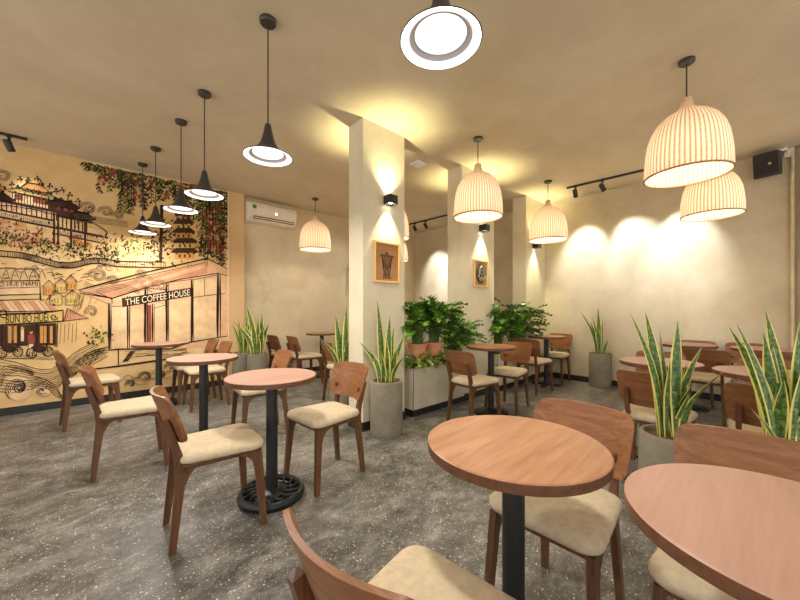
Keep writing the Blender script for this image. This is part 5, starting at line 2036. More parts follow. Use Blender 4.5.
2 -291,1861 1,13 -9,7 0,-15
2 -290,1805 11,-4 9,13 -12,4
2 -31,1841 -5,20 -17,3 6,-23
9 -333,1937 11,13 -1,22 -12,-16
2 -794,1963 13,-5 12,19 -16,4
9 -861,2002 6,10 -3,14 -6,-12
2 -751,1989 1,16 -10,8 0,-18
2 -719,1878 10,-8 12,12 -12,8
2 322,1879 19,-8 18,22 -23,6
2 -611,1871 -7,10 -11,-8 9,-10
2 223,1900 19,-7 19,24 -24,5
9 -649,1957 12,-6 12,17 -15,5
9 -346,1882 15,-8 16,19 -19,7
9 163,1900 -7,12 -13,-4 9,-13
3 -853,1927 5,10 -3,12 -5,-12
9 -100,1851 -7,13 -13,-5 8,-13
7 -315,1804 6,17 -9,16 -5,-20
9 -450,1953 10,-6 11,13 -12,5
3 -284,1899 11,22 -9,25 -11,-26
2 -667,1995 11,-1 8,17 -13,0
7 142,1788 1,22 -16,12 0,-26
2 -551,1919 -3,23 -17,6 4,-26
3 354,1847 1,27 -20,14 0,-31
9 241,1891 -11,13 -17,-10 14,-13
3 222,1773 17,-1 12,23 -21,-1
2 -592,1846 3,14 -8,12 -2,-17
2 335,1755 -10,18 -20,-4 12,-19
9 100,1832 -8,9 -12,-7 10,-10
2 -577,1930 -9,14 -15,-9 12,-14
3 370,1751 -13,19 -22,-9 16,-19
2 -439,1837 6,23 -12,21 -6,-28
2 23,1853 13,6 4,21 -15,-8
9 -581,1886 -7,11 -11,-6 8,-11
3 115,1816 1,15 -11,8 0,-17
7 -306,1856 17,15 -1,30 -17,-19
9 -322,1897 1,17 -12,9 1,-20
2 -804,1979 0,22 -15,8 3,-25
2 -592,1867 -7,19 -17,-2 9,-21
2 -252,1868 4,13 -7,11 -3,-15
2 -216,1832 20,1 12,29 -23,-4
2 -97,1873 -10,14 -17,-9 13,-15
3 -650,1938 -11,13 -15,-11 13,-13
9 369,1795 -13,21 -25,-9 17,-22
2 -119,1896 6,21 -12,16 -5,-24
2 -530,1941 -10,14 -16,-8 12,-15
2 -313,1895 8,14 -5,17 -8,-17
2 -455,1896 10,-8 12,12 -13,8
7 -593,1958 -6,16 -14,-2 7,-18
2 -230,1790 -3,17 -14,3 5,-19
7 -135,1769 -11,11 -14,-10 13,-11
3 -342,1872 9,-4 7,11 -10,3
7 -832,1986 4,14 -7,13 -4,-16
2 128,1831 20,-8 19,24 -24,7
9 179,1756 1,30 -22,16 1,-35
2 -494,1915 16,6 7,27 -19,-9
7 -442,1953 12,-6 12,16 -14,5
3 333,1743 4,18 -11,13 -3,-21
2 -678,1889 4,17 -9,13 -3,-20
2 309,1892 12,1 7,15 -14,-2
7 -136,1907 13,15 -3,25 -14,-19
9 -613,1968 9,5 2,16 -10,-7
9 -403,1893 13,13 -1,25 -14,-17
3 -661,1989 -5,16 -13,0 6,-18
7 -822,1924 14,2 7,25 -16,-6
9 -755,1984 7,9 -1,15 -8,-11
9 -847,1982 -3,19 -14,5 4,-22
2 -633,1935 12,-8 14,16 -15,7
2 261,1807 7,20 -12,19 -6,-24
2 -421,1947 -7,11 -13,-6 9,-12
3 -418,1874 -11,12 -15,-11 13,-12
9 -858,1960 0,13 -9,6 1,-15
2 -826,1912 3,18 -10,12 -2,-21
9 226,1780 20,-1 13,28 -24,-3
2 -823,1994 6,11 -4,14 -6,-13
2 -577,1867 -3,18 -14,2 5,-19
2 -528,1893 7,22 -11,20 -6,-26
2 -354,1818 8,14 -5,18 -8,-17
7 -377,1854 12,4 4,20 -13,-7
2 293,1789 12,27 -14,28 -12,-32
3 200,1783 0,22 -17,10 1,-25
2 -290,1841 13,-1 9,20 -15,-2
9 -502,1972 12,-4 11,16 -15,3
2 -748,1920 16,6 5,28 -17,-10
2 -801,1947 -1,16 -10,5 1,-17
2 -713,1878 -7,13 -13,-4 9,-15
9 163,1830 2,20 -14,13 -1,-24
9 41,1821 14,-11 18,16 -18,10
3 -161,1848 11,17 -5,23 -12,-20
9 184,1896 -5,23 -21,3 8,-25
2 -652,1905 3,24 -14,14 -2,-27
9 -408,1836 -10,17 -17,-7 12,-18
2 -616,1967 15,12 1,29 -16,-16
2 158,1835 7,19 -9,19 -8,-22
7 -414,1905 12,5 3,20 -13,-8
9 -808,1980 3,17 -9,12 -2,-19
9 78,1796 -10,16 -18,-6 13,-17
7 -736,1934 14,-4 12,22 -17,2
9 -94,1839 11,4 4,17 -13,-6
3 -501,1899 9,2 6,15 -12,-3
9 -752,1897 2,16 -10,10 -1,-19
9 -91,1872 13,16 -3,25 -14,-19
2 -622,1892 11,-5 10,16 -13,3
3 -316,1820 10,7 0,17 -10,-9
9 328,1744 24,5 11,33 -27,-8
9 -641,1859 10,5 3,18 -12,-7
9 364,1751 4,19 -13,15 -3,-23
2 -280,1808 -2,17 -13,5 3,-19
9 -300,1940 8,5 2,14 -10,-7
9 -206,1928 13,0 8,18 -15,-2
2 325,1756 16,9 3,26 -18,-13
3 -271,1812 9,12 -3,19 -10,-15
9 -648,1880 9,3 4,16 -11,-5
3 -114,1870 12,7 3,20 -14,-10
2 -7,1903 14,-5 12,18 -16,3
9 -396,1955 10,-6 11,13 -12,5
9 -43,1827 1,22 -16,11 1,-25
2 -55,1763 11,19 -7,24 -11,-23
3 -856,1923 5,8 -1,13 -6,-10
7 -524,1893 10,11 -2,21 -11,-15
3 137,1762 20,-6 17,25 -23,4
2 -568,1977 4,14 -7,12 -4,-16
3 -477,1947 14,-2 10,21 -16,-1
7 -684,1890 11,0 7,17 -13,-2
9 -329,1910 -4,14 -12,0 6,-15
2 -704,1940 4,11 -6,12 -3,-15
9 -532,1937 2,12 -8,9 -1,-15
9 -78,1837 -3,13 -11,2 4,-15
2 -578,1965 -2,23 -17,6 4,-25
3 87,1893 15,16 -4,28 -15,-21
2 -204,1867 18,8 5,28 -19,-11
9 -777,1897 0,15 -10,7 1,-18
2 212,1840 -9,18 -19,-4 12,-19
9 267,1828 11,7 1,17 -12,-9
2 -732,1947 15,-3 12,23 -18,1
7 189,1789 -9,10 -14,-8 12,-11
7 -450,1841 -4,11 -10,-1 5,-12
7 63,1899 17,11 2,29 -19,-15
7 -166,1871 12,22 -9,26 -12,-27
9 -815,2000 4,13 -6,11 -4,-15
2 -9,1904 -11,10 -15,-12 14,-9
2 -314,1898 17,9 4,29 -19,-12
2 2,1803 16,-7 16,20 -20,6
3 -647,1981 -1,24 -17,10 3,-28
7 -39,1877 -2,24 -19,9 4,-28
9 -321,1804 18,0 11,28 -21,-3
2 -693,1970 9,4 3,16 -10,-6
3 356,1892 14,2 7,19 -16,-4
2 -115,1898 14,-2 10,19 -17,0
2 269,1791 -11,11 -14,-9 13,-11
2 -842,1913 12,3 6,21 -14,-5
7 -521,1959 11,-1 7,17 -13,-1
2 305,1821 9,18 -9,20 -9,-22
9 -62,1866 13,15 -5,25 -13,-20
2 -512,1937 7,26 -14,22 -6,-30
9 157,1823 -2,15 -13,3 4,-16
2 -311,1932 -5,15 -14,-1 7,-16
9 -390,1903 18,3 10,31 -22,-7
2 -89,1864 -14,13 -18,-15 17,-12
3 495,2034 -10,17 -20,-6 13,-18
3 491,1992 9,23 -13,22 -9,-28
9 790,1933 27,7 12,37 -31,-11
2 401,2081 3,25 -18,14 -2,-28
3 562,2102 -15,12 -20,-15 19,-12
9 706,1861 -12,10 -16,-9 14,-11
7 527,1901 25,-13 26,27 -30,11
2 194,1901 -4,19 -18,2 7,-21
3 329,1928 18,1 11,25 -21,-4
2 759,2038 18,15 -2,30 -19,-21
3 245,1980 -12,22 -24,-6 15,-24
3 401,2018 1,31 -24,16 1,-36
2 373,2038 22,-10 22,24 -26,9
9 602,2116 -10,21 -23,-3 12,-23
3 194,1963 0,20 -16,9 2,-23
3 515,1886 12,26 -15,27 -11,-32
3 214,2045 13,20 -7,25 -13,-23
2 464,2020 -14,19 -25,-11 18,-19
3 287,1854 21,-13 24,22 -26,13
3 459,1858 -4,31 -26,10 6,-35
9 684,2020 -8,28 -29,2 12,-31
3 304,1943 13,9 2,22 -15,-12
7 609,2087 24,13 4,37 -26,-19
3 571,1874 19,-1 13,24 -22,-1
9 610,1871 11,17 -7,23 -12,-22
9 785,2093 21,14 1,31 -22,-18
3 801,1860 -11,30 -33,-1 16,-33
2 234,1847 13,-9 15,12 -15,10
9 334,1871 -6,28 -26,5 10,-31
9 376,2062 18,5 7,26 -20,-8
7 376,2018 11,18 -7,23 -12,-23
3 548,1856 17,27 -11,34 -17,-33
7 564,1868 19,21 -5,34 -21,-27
3 672,2092 2,20 -15,11 -1,-23
7 428,1850 -1,27 -22,10 4,-30
3 389,1820 23,14 3,38 -26,-20
3 510,2039 -5,32 -29,6 9,-35
9 212,1977 13,11 -1,23 -14,-15
2 630,1970 24,2 13,32 -27,-6
3 353,1923 5,25 -16,18 -5,-29
4 -326,2022 11,4 4,17 -12,-6
4 -497,1975 3,12 -6,10 -3,-14
4 -322,1979 -8,-4 -3,-14 10,5
4 -506,2034 10,2 5,16 -11,-4
4 -358,2027 7,-5 7,8 -7,4
4 -414,2008 5,-5 7,6 -7,5
4 -358,2016 10,0 6,15 -12,-1
4 -468,1956 -6,4 -7,-9 8,-3
4 -321,2082 -3,-14 8,-11 3,17
4 -327,2056 9,15 -5,20 -9,-19
4 -522,1913 7,-9 11,7 -9,9
4 -349,2061 0,16 -11,6 1,-18
4 -375,2030 -6,-14 6,-14 5,16
4 -514,2032 -13,2 -11,-19 16,-1
4 -439,2026 9,6 2,15 -10,-7
4 -461,1961 5,5 0,11 -6,-7
4 -318,2079 3,13 -8,9 -2,-15
4 -379,1990 -7,2 -6,-10 8,-1
4 -346,2037 13,5 5,23 -15,-8
4 -423,1951 -6,13 -13,-2 8,-15
4 -413,1926 12,8 1,22 -13,-12
4 -382,2006 4,8 -3,10 -4,-10
4 -396,2023 -3,-20 13,-13 2,23
4 -335,2047 12,0 7,18 -14,-2
4 -379,1921 6,-5 7,6 -7,5
4 -516,2023 7,8 0,15 -8,-10
4 -350,1924 -12,2 -9,-17 14,-1
4 -516,1948 -10,5 -11,-13 13,-5
4 -453,1978 1,18 -12,10 0,-21
4 -445,1939 -8,9 -11,-8 10,-9
10 1004,2499 134,26 0,-115 -134,-23
9 956,2476 60,68 110,21 62,-45 -25,-19 -183,-34
9 999,2449 22,4 0,-42 -22,-4
9 1059,2460 22,4 0,-43 -22,-4
9 1121,2471 22,4 0,-43 -22,-4
9 1103,2494 -9,-16 -12,0 -10,10 8,20 16,0
9 1098,2531 -9,-11 -9,-1 -8,7 7,14 11,1
9 1013,2472 -9,-11 -10,-4 -4,10 6,12 9,5
9 1081,2516 -6,-10 -11,-6 -4,13 4,11 13,6
9 1169,2504 -11,-18 -16,-3 -3,16 3,16 18,6
9 1002,2474 -7,-16 -16,0 -9,10 11,21 14,3
9 1145,2495 -6,-18 -14,1 -8,12 10,14 12,1
9 1094,2503 -10,-13 -14,-1 -4,9 3,15 13,3
9 1063,2500 -1,-9 -9,0 -6,6 7,9 8,2
9 1075,2499 -7,-12 -8,0 -2,9 2,10 10,1
9 1070,2490 -4,-16 -13,1 -4,11 5,14 11,2
9 1006,2479 -11,-17 -11,-2 -10,13 9,17 16,4
9 1068,2519 -11,-22 -21,0 -11,14 13,17 16,6
9 1007,2513 -10,-18 -21,-5 -3,16 4,18 15,1
7 987,2384 171,29 0,-115 -171,-27
9 939,2361 60,67 146,26 63,-46 -25,-19 -220,-38
9 1000,2337 21,3 0,-42 -21,-4
9 1060,2347 22,3 0,-42 -22,-4
9 1122,2357 22,4 0,-43 -22,-4
9 1064,2376 -11,-16 -18,-7 -3,18 7,21 16,4
9 1127,2401 -6,-9 -9,-2 -4,7 6,8 7,5
9 976,2362 -1,-11 -10,3 -6,5 6,10 8,0
9 1008,2371 -6,-12 -12,-4 -4,12 4,10 12,2
9 1009,2371 -4,-8 -9,-1 -5,6 4,11 10,0
9 1018,2371 -9,-14 -14,-2 -6,11 6,12 14,8
9 1190,2381 -10,-14 -16,-7 -10,15 12,22 17,-2
9 1045,2408 -6,-22 -16,2 -12,13 10,22 14,-5
9 1082,2358 -4,-19 -17,0 -7,15 8,19 13,-4
9 1113,2369 -3,-12 -10,2 -6,6 6,9 9,3
9 1147,2401 -2,-13 -12,2 -9,7 10,10 11,3
9 1101,2377 -5,-10 -12,-1 -5,7 7,14 11,2
9 996,2385 -7,-19 -14,-6 -11,19 8,17 16,-1
9 1100,2416 -5,-22 -19,-3 -8,19 11,22 15,1
10 975,2255 196,31 0,-116 -196,-27
9 928,2234 59,65 171,28 63,-48 -25,-18 -245,-37
9 1000,2210 22,3 0,-42 -22,-3
9 1060,2219 22,3 0,-43 -22,-3
9 1122,2228 22,3 0,-43 -22,-3
9 1153,2255 -6,-17 -11,3 -8,10 6,18 15,-1
9 1016,2253 -2,-11 -9,1 -9,7 6,12 12,3
9 1108,2256 -7,-10 -9,-3 -3,10 1,10 12,4
9 983,2243 -3,-8 -9,-3 -8,8 9,13 8,0
9 1081,2281 -15,-20 -17,-1 -9,14 12,19 18,0
9 1005,2272 -8,-19 -16,-6 -6,20 8,22 14,3
9 1002,2267 -5,-21 -15,-1 -8,17 6,14 17,2
9 1111,2257 -5,-13 -11,-2 -6,12 5,13 12,4
9 1042,2250 -12,-21 -16,4 -4,12 4,15 15,2
9 1185,2282 -8,-18 -14,0 -10,13 10,11 14,7
9 1214,2264 -15,-25 -18,4 -7,15 11,19 17,8
9 1121,2280 -8,-12 -12,-3 -6,11 6,15 15,-1
9 1019,2255 -3,-12 -15,-10 -4,19 4,14 15,0
9 1114,2236 -8,-11 -10,-2 -6,9 5,14 11,1
7 979,2116 221,30 0,-116 -221,-27
9 932,2095 59,64 197,28 63,-49 -25,-18 -271,-36
9 1016,2071 22,3 0,-42 -22,-3
9 1077,2079 22,3 0,-43 -22,-3
9 1139,2087 22,3 0,-43 -22,-3
9 981,2103 -9,-24 -15,6 -12,13 10,20 18,4
9 1126,2120 -9,-18 -13,-6 -13,19 10,22 16,2
9 1080,2102 -5,-9 -10,0 -2,7 3,12 10,-3
9 1085,2087 -7,-12 -13,-8 -4,17 3,17 15,-2
9 1162,2101 -4,-7 -11,-5 -3,10 3,10 10,2
9 1045,2102 -4,-15 -11,4 -6,8 7,15 11,-1
9 1196,2123 -9,-15 -14,-5 -7,16 8,17 15,3
9 1019,2124 -8,-18 -13,-1 -5,15 6,15 12,-1
9 1079,2109 -8,-11 -13,-6 -9,13 8,11 15,8
9 1048,2113 -12,-23 -17,-4 -15,21 15,15 17,5
9 1060,2137 -10,-14 -16,-5 -9,14 10,13 15,1
9 1143,2122 -5,-21 -16,1 -14,15 15,17 15,5
9 1123,2105 -6,-15 -8,2 -7,10 4,11 14,5
9 1059,2114 -5,-13 -12,-3 -10,13 10,15 13,3
10 964,1973 246,29 0,-116 -246,-25
9 917,1954 59,63 221,27 64,-51 -26,-17 -295,-33
9 1013,1930 22,2 0,-42 -22,-3
9 1074,1936 22,3 0,-43 -22,-2
9 1135,1943 23,3 0,-44 -23,-2
9 1159,2000 -9,-19 -22,-4 -7,19 11,23 16,-7
9 1224,1974 -5,-9 -8,-4 -3,11 1,9 11,2
9 1103,1995 -9,-18 -17,-2 -8,16 9,17 15,-2
9 1209,1969 -2,-12 -17,-8 -9,17 11,14 12,0
9 1002,1944 -5,-11 -12,-2 -6,10 6,12 10,0
9 1069,1986 -3,-11 -10,-2 -5,11 4,11 10,3
9 1132,1986 -8,-10 -12,-5 -4,13 6,11 11,4
9 1116,1968 -6,-11 -10,2 -2,7 3,11 11,0
9 1079,1993 -10,-14 -19,-8 -11,17 11,17 16,5
9 1135,1974 -6,-16 -20,-8 -7,20 9,20 17,-3
9 1146,1981 -9,-15 -10,5 -7,7 7,9 12,4
9 1019,1986 -3,-15 -15,-2 -4,15 7,15 13,2
9 1145,1966 -5,-18 -16,-3 -10,18 12,16 16,0
9 1150,1986 -1,-11 -10,2 -4,7 5,9 8,0
9 796,2583 39,8 -17,-785 -34,-4
9 922,2236 -16,-29 4,-37 18,35
9 878,1895 11,29 -10,33 -11,-35
9 932,1943 -5,16 -16,6 8,-17
9 780,1912 23,9 16,30 -27,-12
9 899,2211 6,19 -7,19 -6,-22
9 778,2030 -10,30 -28,14 12,-35
9 785,1886 -19,3 -20,-17 23,-2
9 854,1982 14,3 12,16 -17,-5
9 914,2000 12,-6 14,7 -14,6
9 879,1984 -22,0 -20,-22 26,3
9 813,1871 -12,-25 7,-31 12,31
9 894,2020 -20,-13 -10,-30 23,17
9 891,2102 -9,24 -24,9 11,-27
9 872,2258 -17,-20 -4,-32 20,24
9 837,2180 -3,31 -24,19 6,-36
9 866,1969 -4,20 -18,12 7,-23
9 888,2102 14,16 3,27 -16,-20
9 887,2194 7,-29 26,-16 -10,34
9 814,2132 -25,-8 -19,-31 30,11
9 911,1884 -13,-5 -8,-16 15,7
9 800,1885 -3,22 -17,15 4,-26
9 777,1960 2,17 -10,14 -1,-19
9 809,2185 -5,-33 16,-30 5,39
9 788,2147 -1,-33 22,-26 -1,39
9 774,2274 1,-14 11,-9 -3,16
9 905,1942 -13,-16 -1,-26 15,21
2 38,2951 4,-39 28,-22 -8,44
9 38,2951 -28,-20 -17,-46 32,26
9 48,2921 11,-20 24,-2 -15,23
3 48,2921 -22,-15 -13,-36 25,20
2 56,2891 18,-20 32,6 -24,21
2 56,2891 -19,-14 -12,-31 22,18
2 64,2948 22,-34 43,1 -29,37
2 64,2948 -23,-17 -14,-37 26,22
2 82,2921 6,-40 29,-22 -9,46
3 82,2921 -30,-15 -23,-43 35,19
2 91,2891 11,-27 28,-7 -15,30
9 91,2891 -23,-21 -11,-41 26,27
2 83,2943 18,-28 37,0 -24,31
2 83,2943 -28,-10 -24,-39 33,15
3 83,2910 17,-30 35,-4 -22,34
9 83,2910 -23,-9 -18,-33 27,13
2 68,2873 10,-20 23,-3 -14,23
3 68,2873 -24,-9 -19,-34 28,14
2 147,2951 12,-22 27,-2 -17,25
2 147,2951 -26,-31 -10,-51 30,39
3 152,2919 11,-38 34,-15 -15,43
2 152,2919 -22,-14 -15,-35 26,19
2 155,2887 18,-26 35,1 -23,29
2 155,2887 -23,-8 -20,-31 28,12
9 178,2949 7,-33 27,-16 -10,38
9 178,2949 -27,-23 -16,-48 32,30
9 170,2903 16,-25 32,0 -21,28
9 170,2903 -33,-14 -25,-46 38,20
2 176,2861 12,-35 34,-11 -17,39
3 176,2861 -26,-13 -20,-38 31,18
3 184,2820 13,-26 29,-5 -17,29
2 184,2820 -25,-31 -7,-49 28,38
9 173,2774 9,-37 31,-16 -13,41
9 173,2774 -18,-18 -7,-32 20,22
2 180,2732 16,-28 35,-3 -22,31
9 180,2732 -29,-15 -21,-43 34,20
2 166,2685 5,-28 22,-15 -8,32
9 166,2685 -18,-20 -8,-34 21,25
9 174,2643 9,-33 28,-15 -12,38
9 174,2643 -15,-15 -7,-28 18,19
2 232,2953 8,-30 27,-14 -12,36
2 232,2953 -26,-18 -16,-42 30,25
2 211,2904 3,-30 22,-18 -6,35
2 211,2904 -35,-12 -29,-47 41,18
9 209,2860 22,-28 39,3 -27,30
2 209,2860 -18,-17 -8,-32 20,22
9 214,2817 6,-23 19,-12 -7,27
3 214,2817 -23,-18 -13,-39 27,24
9 245,2946 9,-38 34,-18 -14,45
2 245,2946 -30,-34 -11,-57 34,43
2 248,2903 11,-25 27,-6 -15,28
9 248,2903 -22,-21 -10,-41 25,28
3 264,2863 12,-17 24,0 -16,20
9 264,2863 -30,-10 -25,-40 35,15
3 260,2818 9,-33 31,-14 -14,38
2 260,2818 -24,-26 -9,-44 27,33
2 285,2947 11,-30 30,-9 -16,34
3 285,2947 -35,-32 -18,-61 40,41
9 287,2904 24,-27 43,7 -32,29
2 287,2904 -25,-29 -8,-48 28,37
9 294,2863 12,-30 30,-9 -16,34
2 294,2863 -30,-26 -16,-52 35,34
9 283,2816 12,-27 30,-6 -17,30
2 283,2816 -26,-7 -22,-33 30,11
3 288,2774 6,-25 21,-12 -9,29
2 288,2774 -23,-14 -16,-35 27,19
2 285,2730 6,-30 24,-16 -9,35
2 285,2730 -29,-17 -20,-44 34,23
9 275,2684 4,-28 22,-16 -7,32
3 275,2684 -26,-24 -13,-45 30,30
3 338,2951 22,-24 38,7 -28,25
2 338,2951 -23,-25 -9,-41 26,31
2 344,2910 4,-47 32,-29 -7,54
9 344,2910 -32,-19 -22,-48 37,25
9 338,2866 5,-35 27,-20 -8,40
3 338,2866 -20,-20 -9,-37 23,26
2 348,2826 12,-22 25,-3 -15,24
2 348,2826 -22,-23 -8,-39 24,28
9 350,2784 19,-28 37,1 -25,30
9 350,2784 -30,-19 -20,-46 35,25
3 346,2740 6,-34 27,-20 -9,40
9 346,2740 -25,-13 -18,-36 29,18
9 373,2950 5,-34 25,-19 -7,39
9 373,2950 -28,-16 -20,-41 33,21
3 376,2905 14,-37 39,-12 -20,43
2 376,2905 -28,-18 -19,-44 33,25
9 385,2863 12,-36 35,-14 -17,41
2 385,2863 -21,-25 -6,-41 23,32
2 388,2819 7,-30 26,-15 -11,35
2 388,2819 -25,-31 -7,-49 28,39
9 391,2943 15,-32 36,-7 -21,36
2 391,2943 -33,-9 -28,-41 38,14
3 401,2901 8,-34 29,-17 -11,39
2 401,2901 -21,-25 -6,-40 23,31
3 389,2853 18,-18 30,5 -23,20
9 389,2853 -27,-33 -8,-53 31,41
2 403,2811 13,-40 38,-17 -17,47
3 403,2811 -26,-17 -16,-39 30,22
3 390,2763 4,-41 28,-26 -6,47
2 390,2763 -23,-9 -18,-31 27,13
9 403,2721 10,-21 24,-5 -14,24
9 403,2721 -19,-15 -10,-31 22,20
2 392,2674 2,-28 20,-18 -5,32
9 392,2674 -28,-23 -16,-47 33,29
2 393,2629 12,-18 22,0 -15,19
2 393,2629 -24,-12 -18,-34 29,16
2 444,2947 12,-43 40,-17 -18,48
2 444,2947 -28,-15 -21,-41 33,21
2 457,2905 10,-25 27,-7 -14,28
2 457,2905 -34,-24 -20,-53 39,32
2 455,2859 15,-33 36,-9 -20,37
2 455,2859 -21,-26 -7,-41 25,32
9 458,2814 14,-19 27,1 -18,21
9 458,2814 -18,-18 -8,-32 21,23
2 507,2953 9,-37 32,-18 -12,43
9 507,2953 -31,-36 -10,-57 35,44
2 514,2912 7,-33 29,-16 -11,38
3 514,2912 -29,-12 -23,-39 34,17
2 510,2868 13,-39 38,-14 -18,44
2 510,2868 -24,-6 -21,-29 28,9
2 508,2824 9,-26 27,-10 -13,30
3 508,2824 -32,-11 -26,-43 38,17
3 514,2783 9,-29 28,-13 -13,34
2 514,2783 -24,-7 -20,-29 28,10
9 505,2738 14,-19 28,1 -19,21
3 505,2738 -26,-12 -18,-35 29,16
9 518,2698 13,-33 34,-11 -18,38
9 518,2698 -27,-20 -15,-43 31,26
9 507,2653 6,-26 22,-14 -9,30
3 507,2653 -23,-24 -7,-42 25,31
2 506,2610 11,-25 28,-7 -16,28
9 506,2610 -27,-17 -17,-40 31,22
2 503,2566 8,-34 30,-18 -12,40
9 503,2566 -20,-14 -11,-30 23,18
2 509,2525 15,-15 24,4 -18,16
9 509,2525 -22,-7 -19,-28 27,10
2 554,2954 26,-30 46,6 -33,32
2 554,2954 -25,-22 -12,-42 29,28
2 557,2909 11,-43 39,-19 -17,49
2 557,2909 -36,-27 -20,-55 41,34
2 563,2864 17,-24 34,0 -23,27
2 563,2864 -22,-6 -19,-26 26,8
3 556,2816 8,-22 22,-9 -11,26
3 556,2816 -27,-19 -17,-42 32,25
9 596,2954 14,-27 32,-6 -18,31
2 596,2954 -29,-12 -23,-38 34,16
2 598,2911 12,-31 34,-9 -18,35
9 598,2911 -26,-30 -7,-48 28,38
9 589,2865 11,-37 36,-16 -16,43
2 589,2865 -30,-36 -9,-57 34,45
2 594,2823 12,-34 36,-12 -18,39
9 594,2823 -28,-26 -12,-48 31,34
9 603,2782 23,-26 41,4 -30,29
3 603,2782 -37,-25 -22,-56 42,33
9 613,2741 9,-40 36,-20 -14,46
2 613,2741 -28,-15 -18,-39 32,20
9 606,2696 18,-30 38,-3 -24,33
2 606,2696 -29,-25 -14,-48 33,32
2 616,2654 5,-35 29,-21 -9,41
2 616,2654 -25,-26 -8,-45 28,34
2 608,2609 15,-20 28,-1 -19,23
2 608,2609 -32,-11 -25,-41 37,16
9 605,2565 7,-35 29,-20 -10,41
9 605,2565 -27,-22 -14,-44 31,28
9 627,2526 6,-29 25,-17 -9,34
9 627,2526 -25,-26 -9,-46 29,34
9 598,2943 13,-25 31,-3 -18,27
3 598,2943 -22,-26 -7,-41 25,32
2 610,2903 18,-20 32,4 -23,22
2 610,2903 -26,-18 -16,-39 30,23
2 607,2858 8,-42 37,-22 -13,49
3 607,2858 -41,-18 -31,-55 48,25
9 606,2815 5,-29 24,-15 -8,33
9 606,2815 -31,-16 -21,-43 36,21
2 618,2774 20,-23 37,4 -27,25
9 618,2774 -31,-31 -13,-55 36,40
3 606,2728 16,-24 33,0 -22,26
2 606,2728 -32,-12 -26,-40 37,16
9 620,2687 15,-22 32,-1 -21,25
2 620,2687 -31,-8 -27,-37 36,12
2 627,2645 11,-24 27,-7 -15,27
9 627,2645 -28,-12 -21,-38 33,17
9 610,2598 21,-28 39,1 -27,30
9 610,2598 -21,-13 -14,-31 25,17
2 628,2558 18,-23 34,0 -23,26
3 628,2558 -32,-18 -20,-46 37,25
9 620,2513 3,-27 20,-17 -5,31
2 620,2513 -18,-16 -8,-30 21,21
2 674,2952 13,-25 31,-5 -18,29
9 674,2952 -29,-17 -20,-41 34,22
9 689,2909 12,-42 39,-19 -16,48
2 689,2909 -23,-27 -7,-44 26,34
9 673,2858 20,-30 40,-2 -26,33
2 673,2858 -24,-15 -15,-35 28,20
2 679,2812 20,-25 38,2 -27,28
9 679,2812 -24,-17 -13,-37 27,23
2 686,2767 15,-30 35,-7 -20,34
2 686,2767 -28,-8 -23,-34 33,12
2 687,2720 13,-25 31,-5 -18,28
9 687,2720 -35,-14 -26,-45 40,20
3 698,2675 17,-27 36,-3 -23,30
2 698,2675 -29,-12 -22,-38 34,17
2 706,2630 16,-22 32,0 -22,24
9 706,2630 -24,-28 -6,-45 27,35
2 715,2951 8,-36 33,-18 -13,42
9 715,2951 -28,-10 -22,-36 33,15
3 722,2905 8,-48 41,-26 -13,56
3 722,2905 -35,-27 -19,-54 40,35
9 718,2857 5,-39 30,-25 -8,46
2 718,2857 -29,-15 -20,-41 34,21
2 712,2808 11,-20 25,-4 -15,23
9 712,2808 -35,-12 -27,-45 40,18
3 763,2952 20,-36 44,-7 -26,41
2 763,2952 -32,-23 -19,-49 37,30
9 756,2903 16,-33 38,-8 -21,37
9 756,2903 -33,-19 -22,-47 38,25
2 751,2854 10,-36 34,-16 -14,41
2 751,2854 -33,-17 -24,-44 39,22
9 761,2809 6,-41 33,-24 -10,47
2 761,2809 -19,-21 -7,-35 22,26
3 781,2945 9,-52 44,-28 -15,60
9 781,2945 -29,-13 -22,-38 34,17
2 785,2899 6,-50 39,-30 -10,58
9 785,2899 -35,-38 -12,-62 40,47
2 793,2854 15,-36 41,-12 -21,42
3 793,2854 -26,-9 -22,-33 31,13
9 792,2807 12,-44 41,-21 -17,51
2 792,2807 -33,-26 -18,-52 38,34
2 800,2762 6,-29 26,-15 -10,34
2 800,2762 -26,-19 -13,-39 29,25
9 799,2715 15,-30 37,-7 -21,34
9 799,2715 -28,-31 -7,-51 31,40
9 794,2667 22,-27 42,2 -29,30
2 794,2667 -30,-10 -23,-37 34,15
2 820,2943 5,-52 41,-33 -10,61
2 820,2943 -32,-19 -21,-45 37,25
2 829,2900 21,-36 46,-6 -28,41
9 829,2900 -30,-26 -14,-48 34,33
9 817,2851 21,-28 40,1 -27,31
3 817,2851 -27,-25 -12,-46 31,32
2 807,2803 10,-34 33,-13 -15,38
9 807,2803 -32,-25 -16,-50 36,33
2 798,2755 25,-26 44,6 -33,28
9 798,2755 -25,-6 -22,-29 29,9
2 795,2709 15,-26 32,-4 -19,29
2 795,2709 -27,-6 -24,-30 32,9
9 903,2953 20,-22 36,6 -26,22
9 903,2953 -43,-33 -23,-65 49,42
3 901,2906 13,-33 35,-11 -17,37
9 901,2906 -28,-9 -23,-35 33,14
9 890,2857 11,-34 33,-14 -15,39
3 890,2857 -26,-18 -16,-38 31,23
9 897,2812 9,-34 32,-16 -13,40
2 897,2812 -35,-21 -22,-50 40,28
2 883,2763 10,-27 30,-10 -15,31
9 883,2763 -20,-23 -6,-36 22,28
2 881,2716 3,-28 22,-17 -6,32
3 881,2716 -33,-7 -29,-38 39,12
2 948,2952 20,-24 37,2 -25,27
9 948,2952 -47,-23 -33,-64 54,32
9 961,2907 8,-51 44,-28 -14,59
2 961,2907 -27,-29 -9,-48 31,37
9 950,2857 5,-38 31,-22 -9,44
9 950,2857 -29,-26 -14,-47 34,33
9 975,2815 23,-26 42,5 -30,27
9 975,2815 -35,-27 -18,-54 40,35
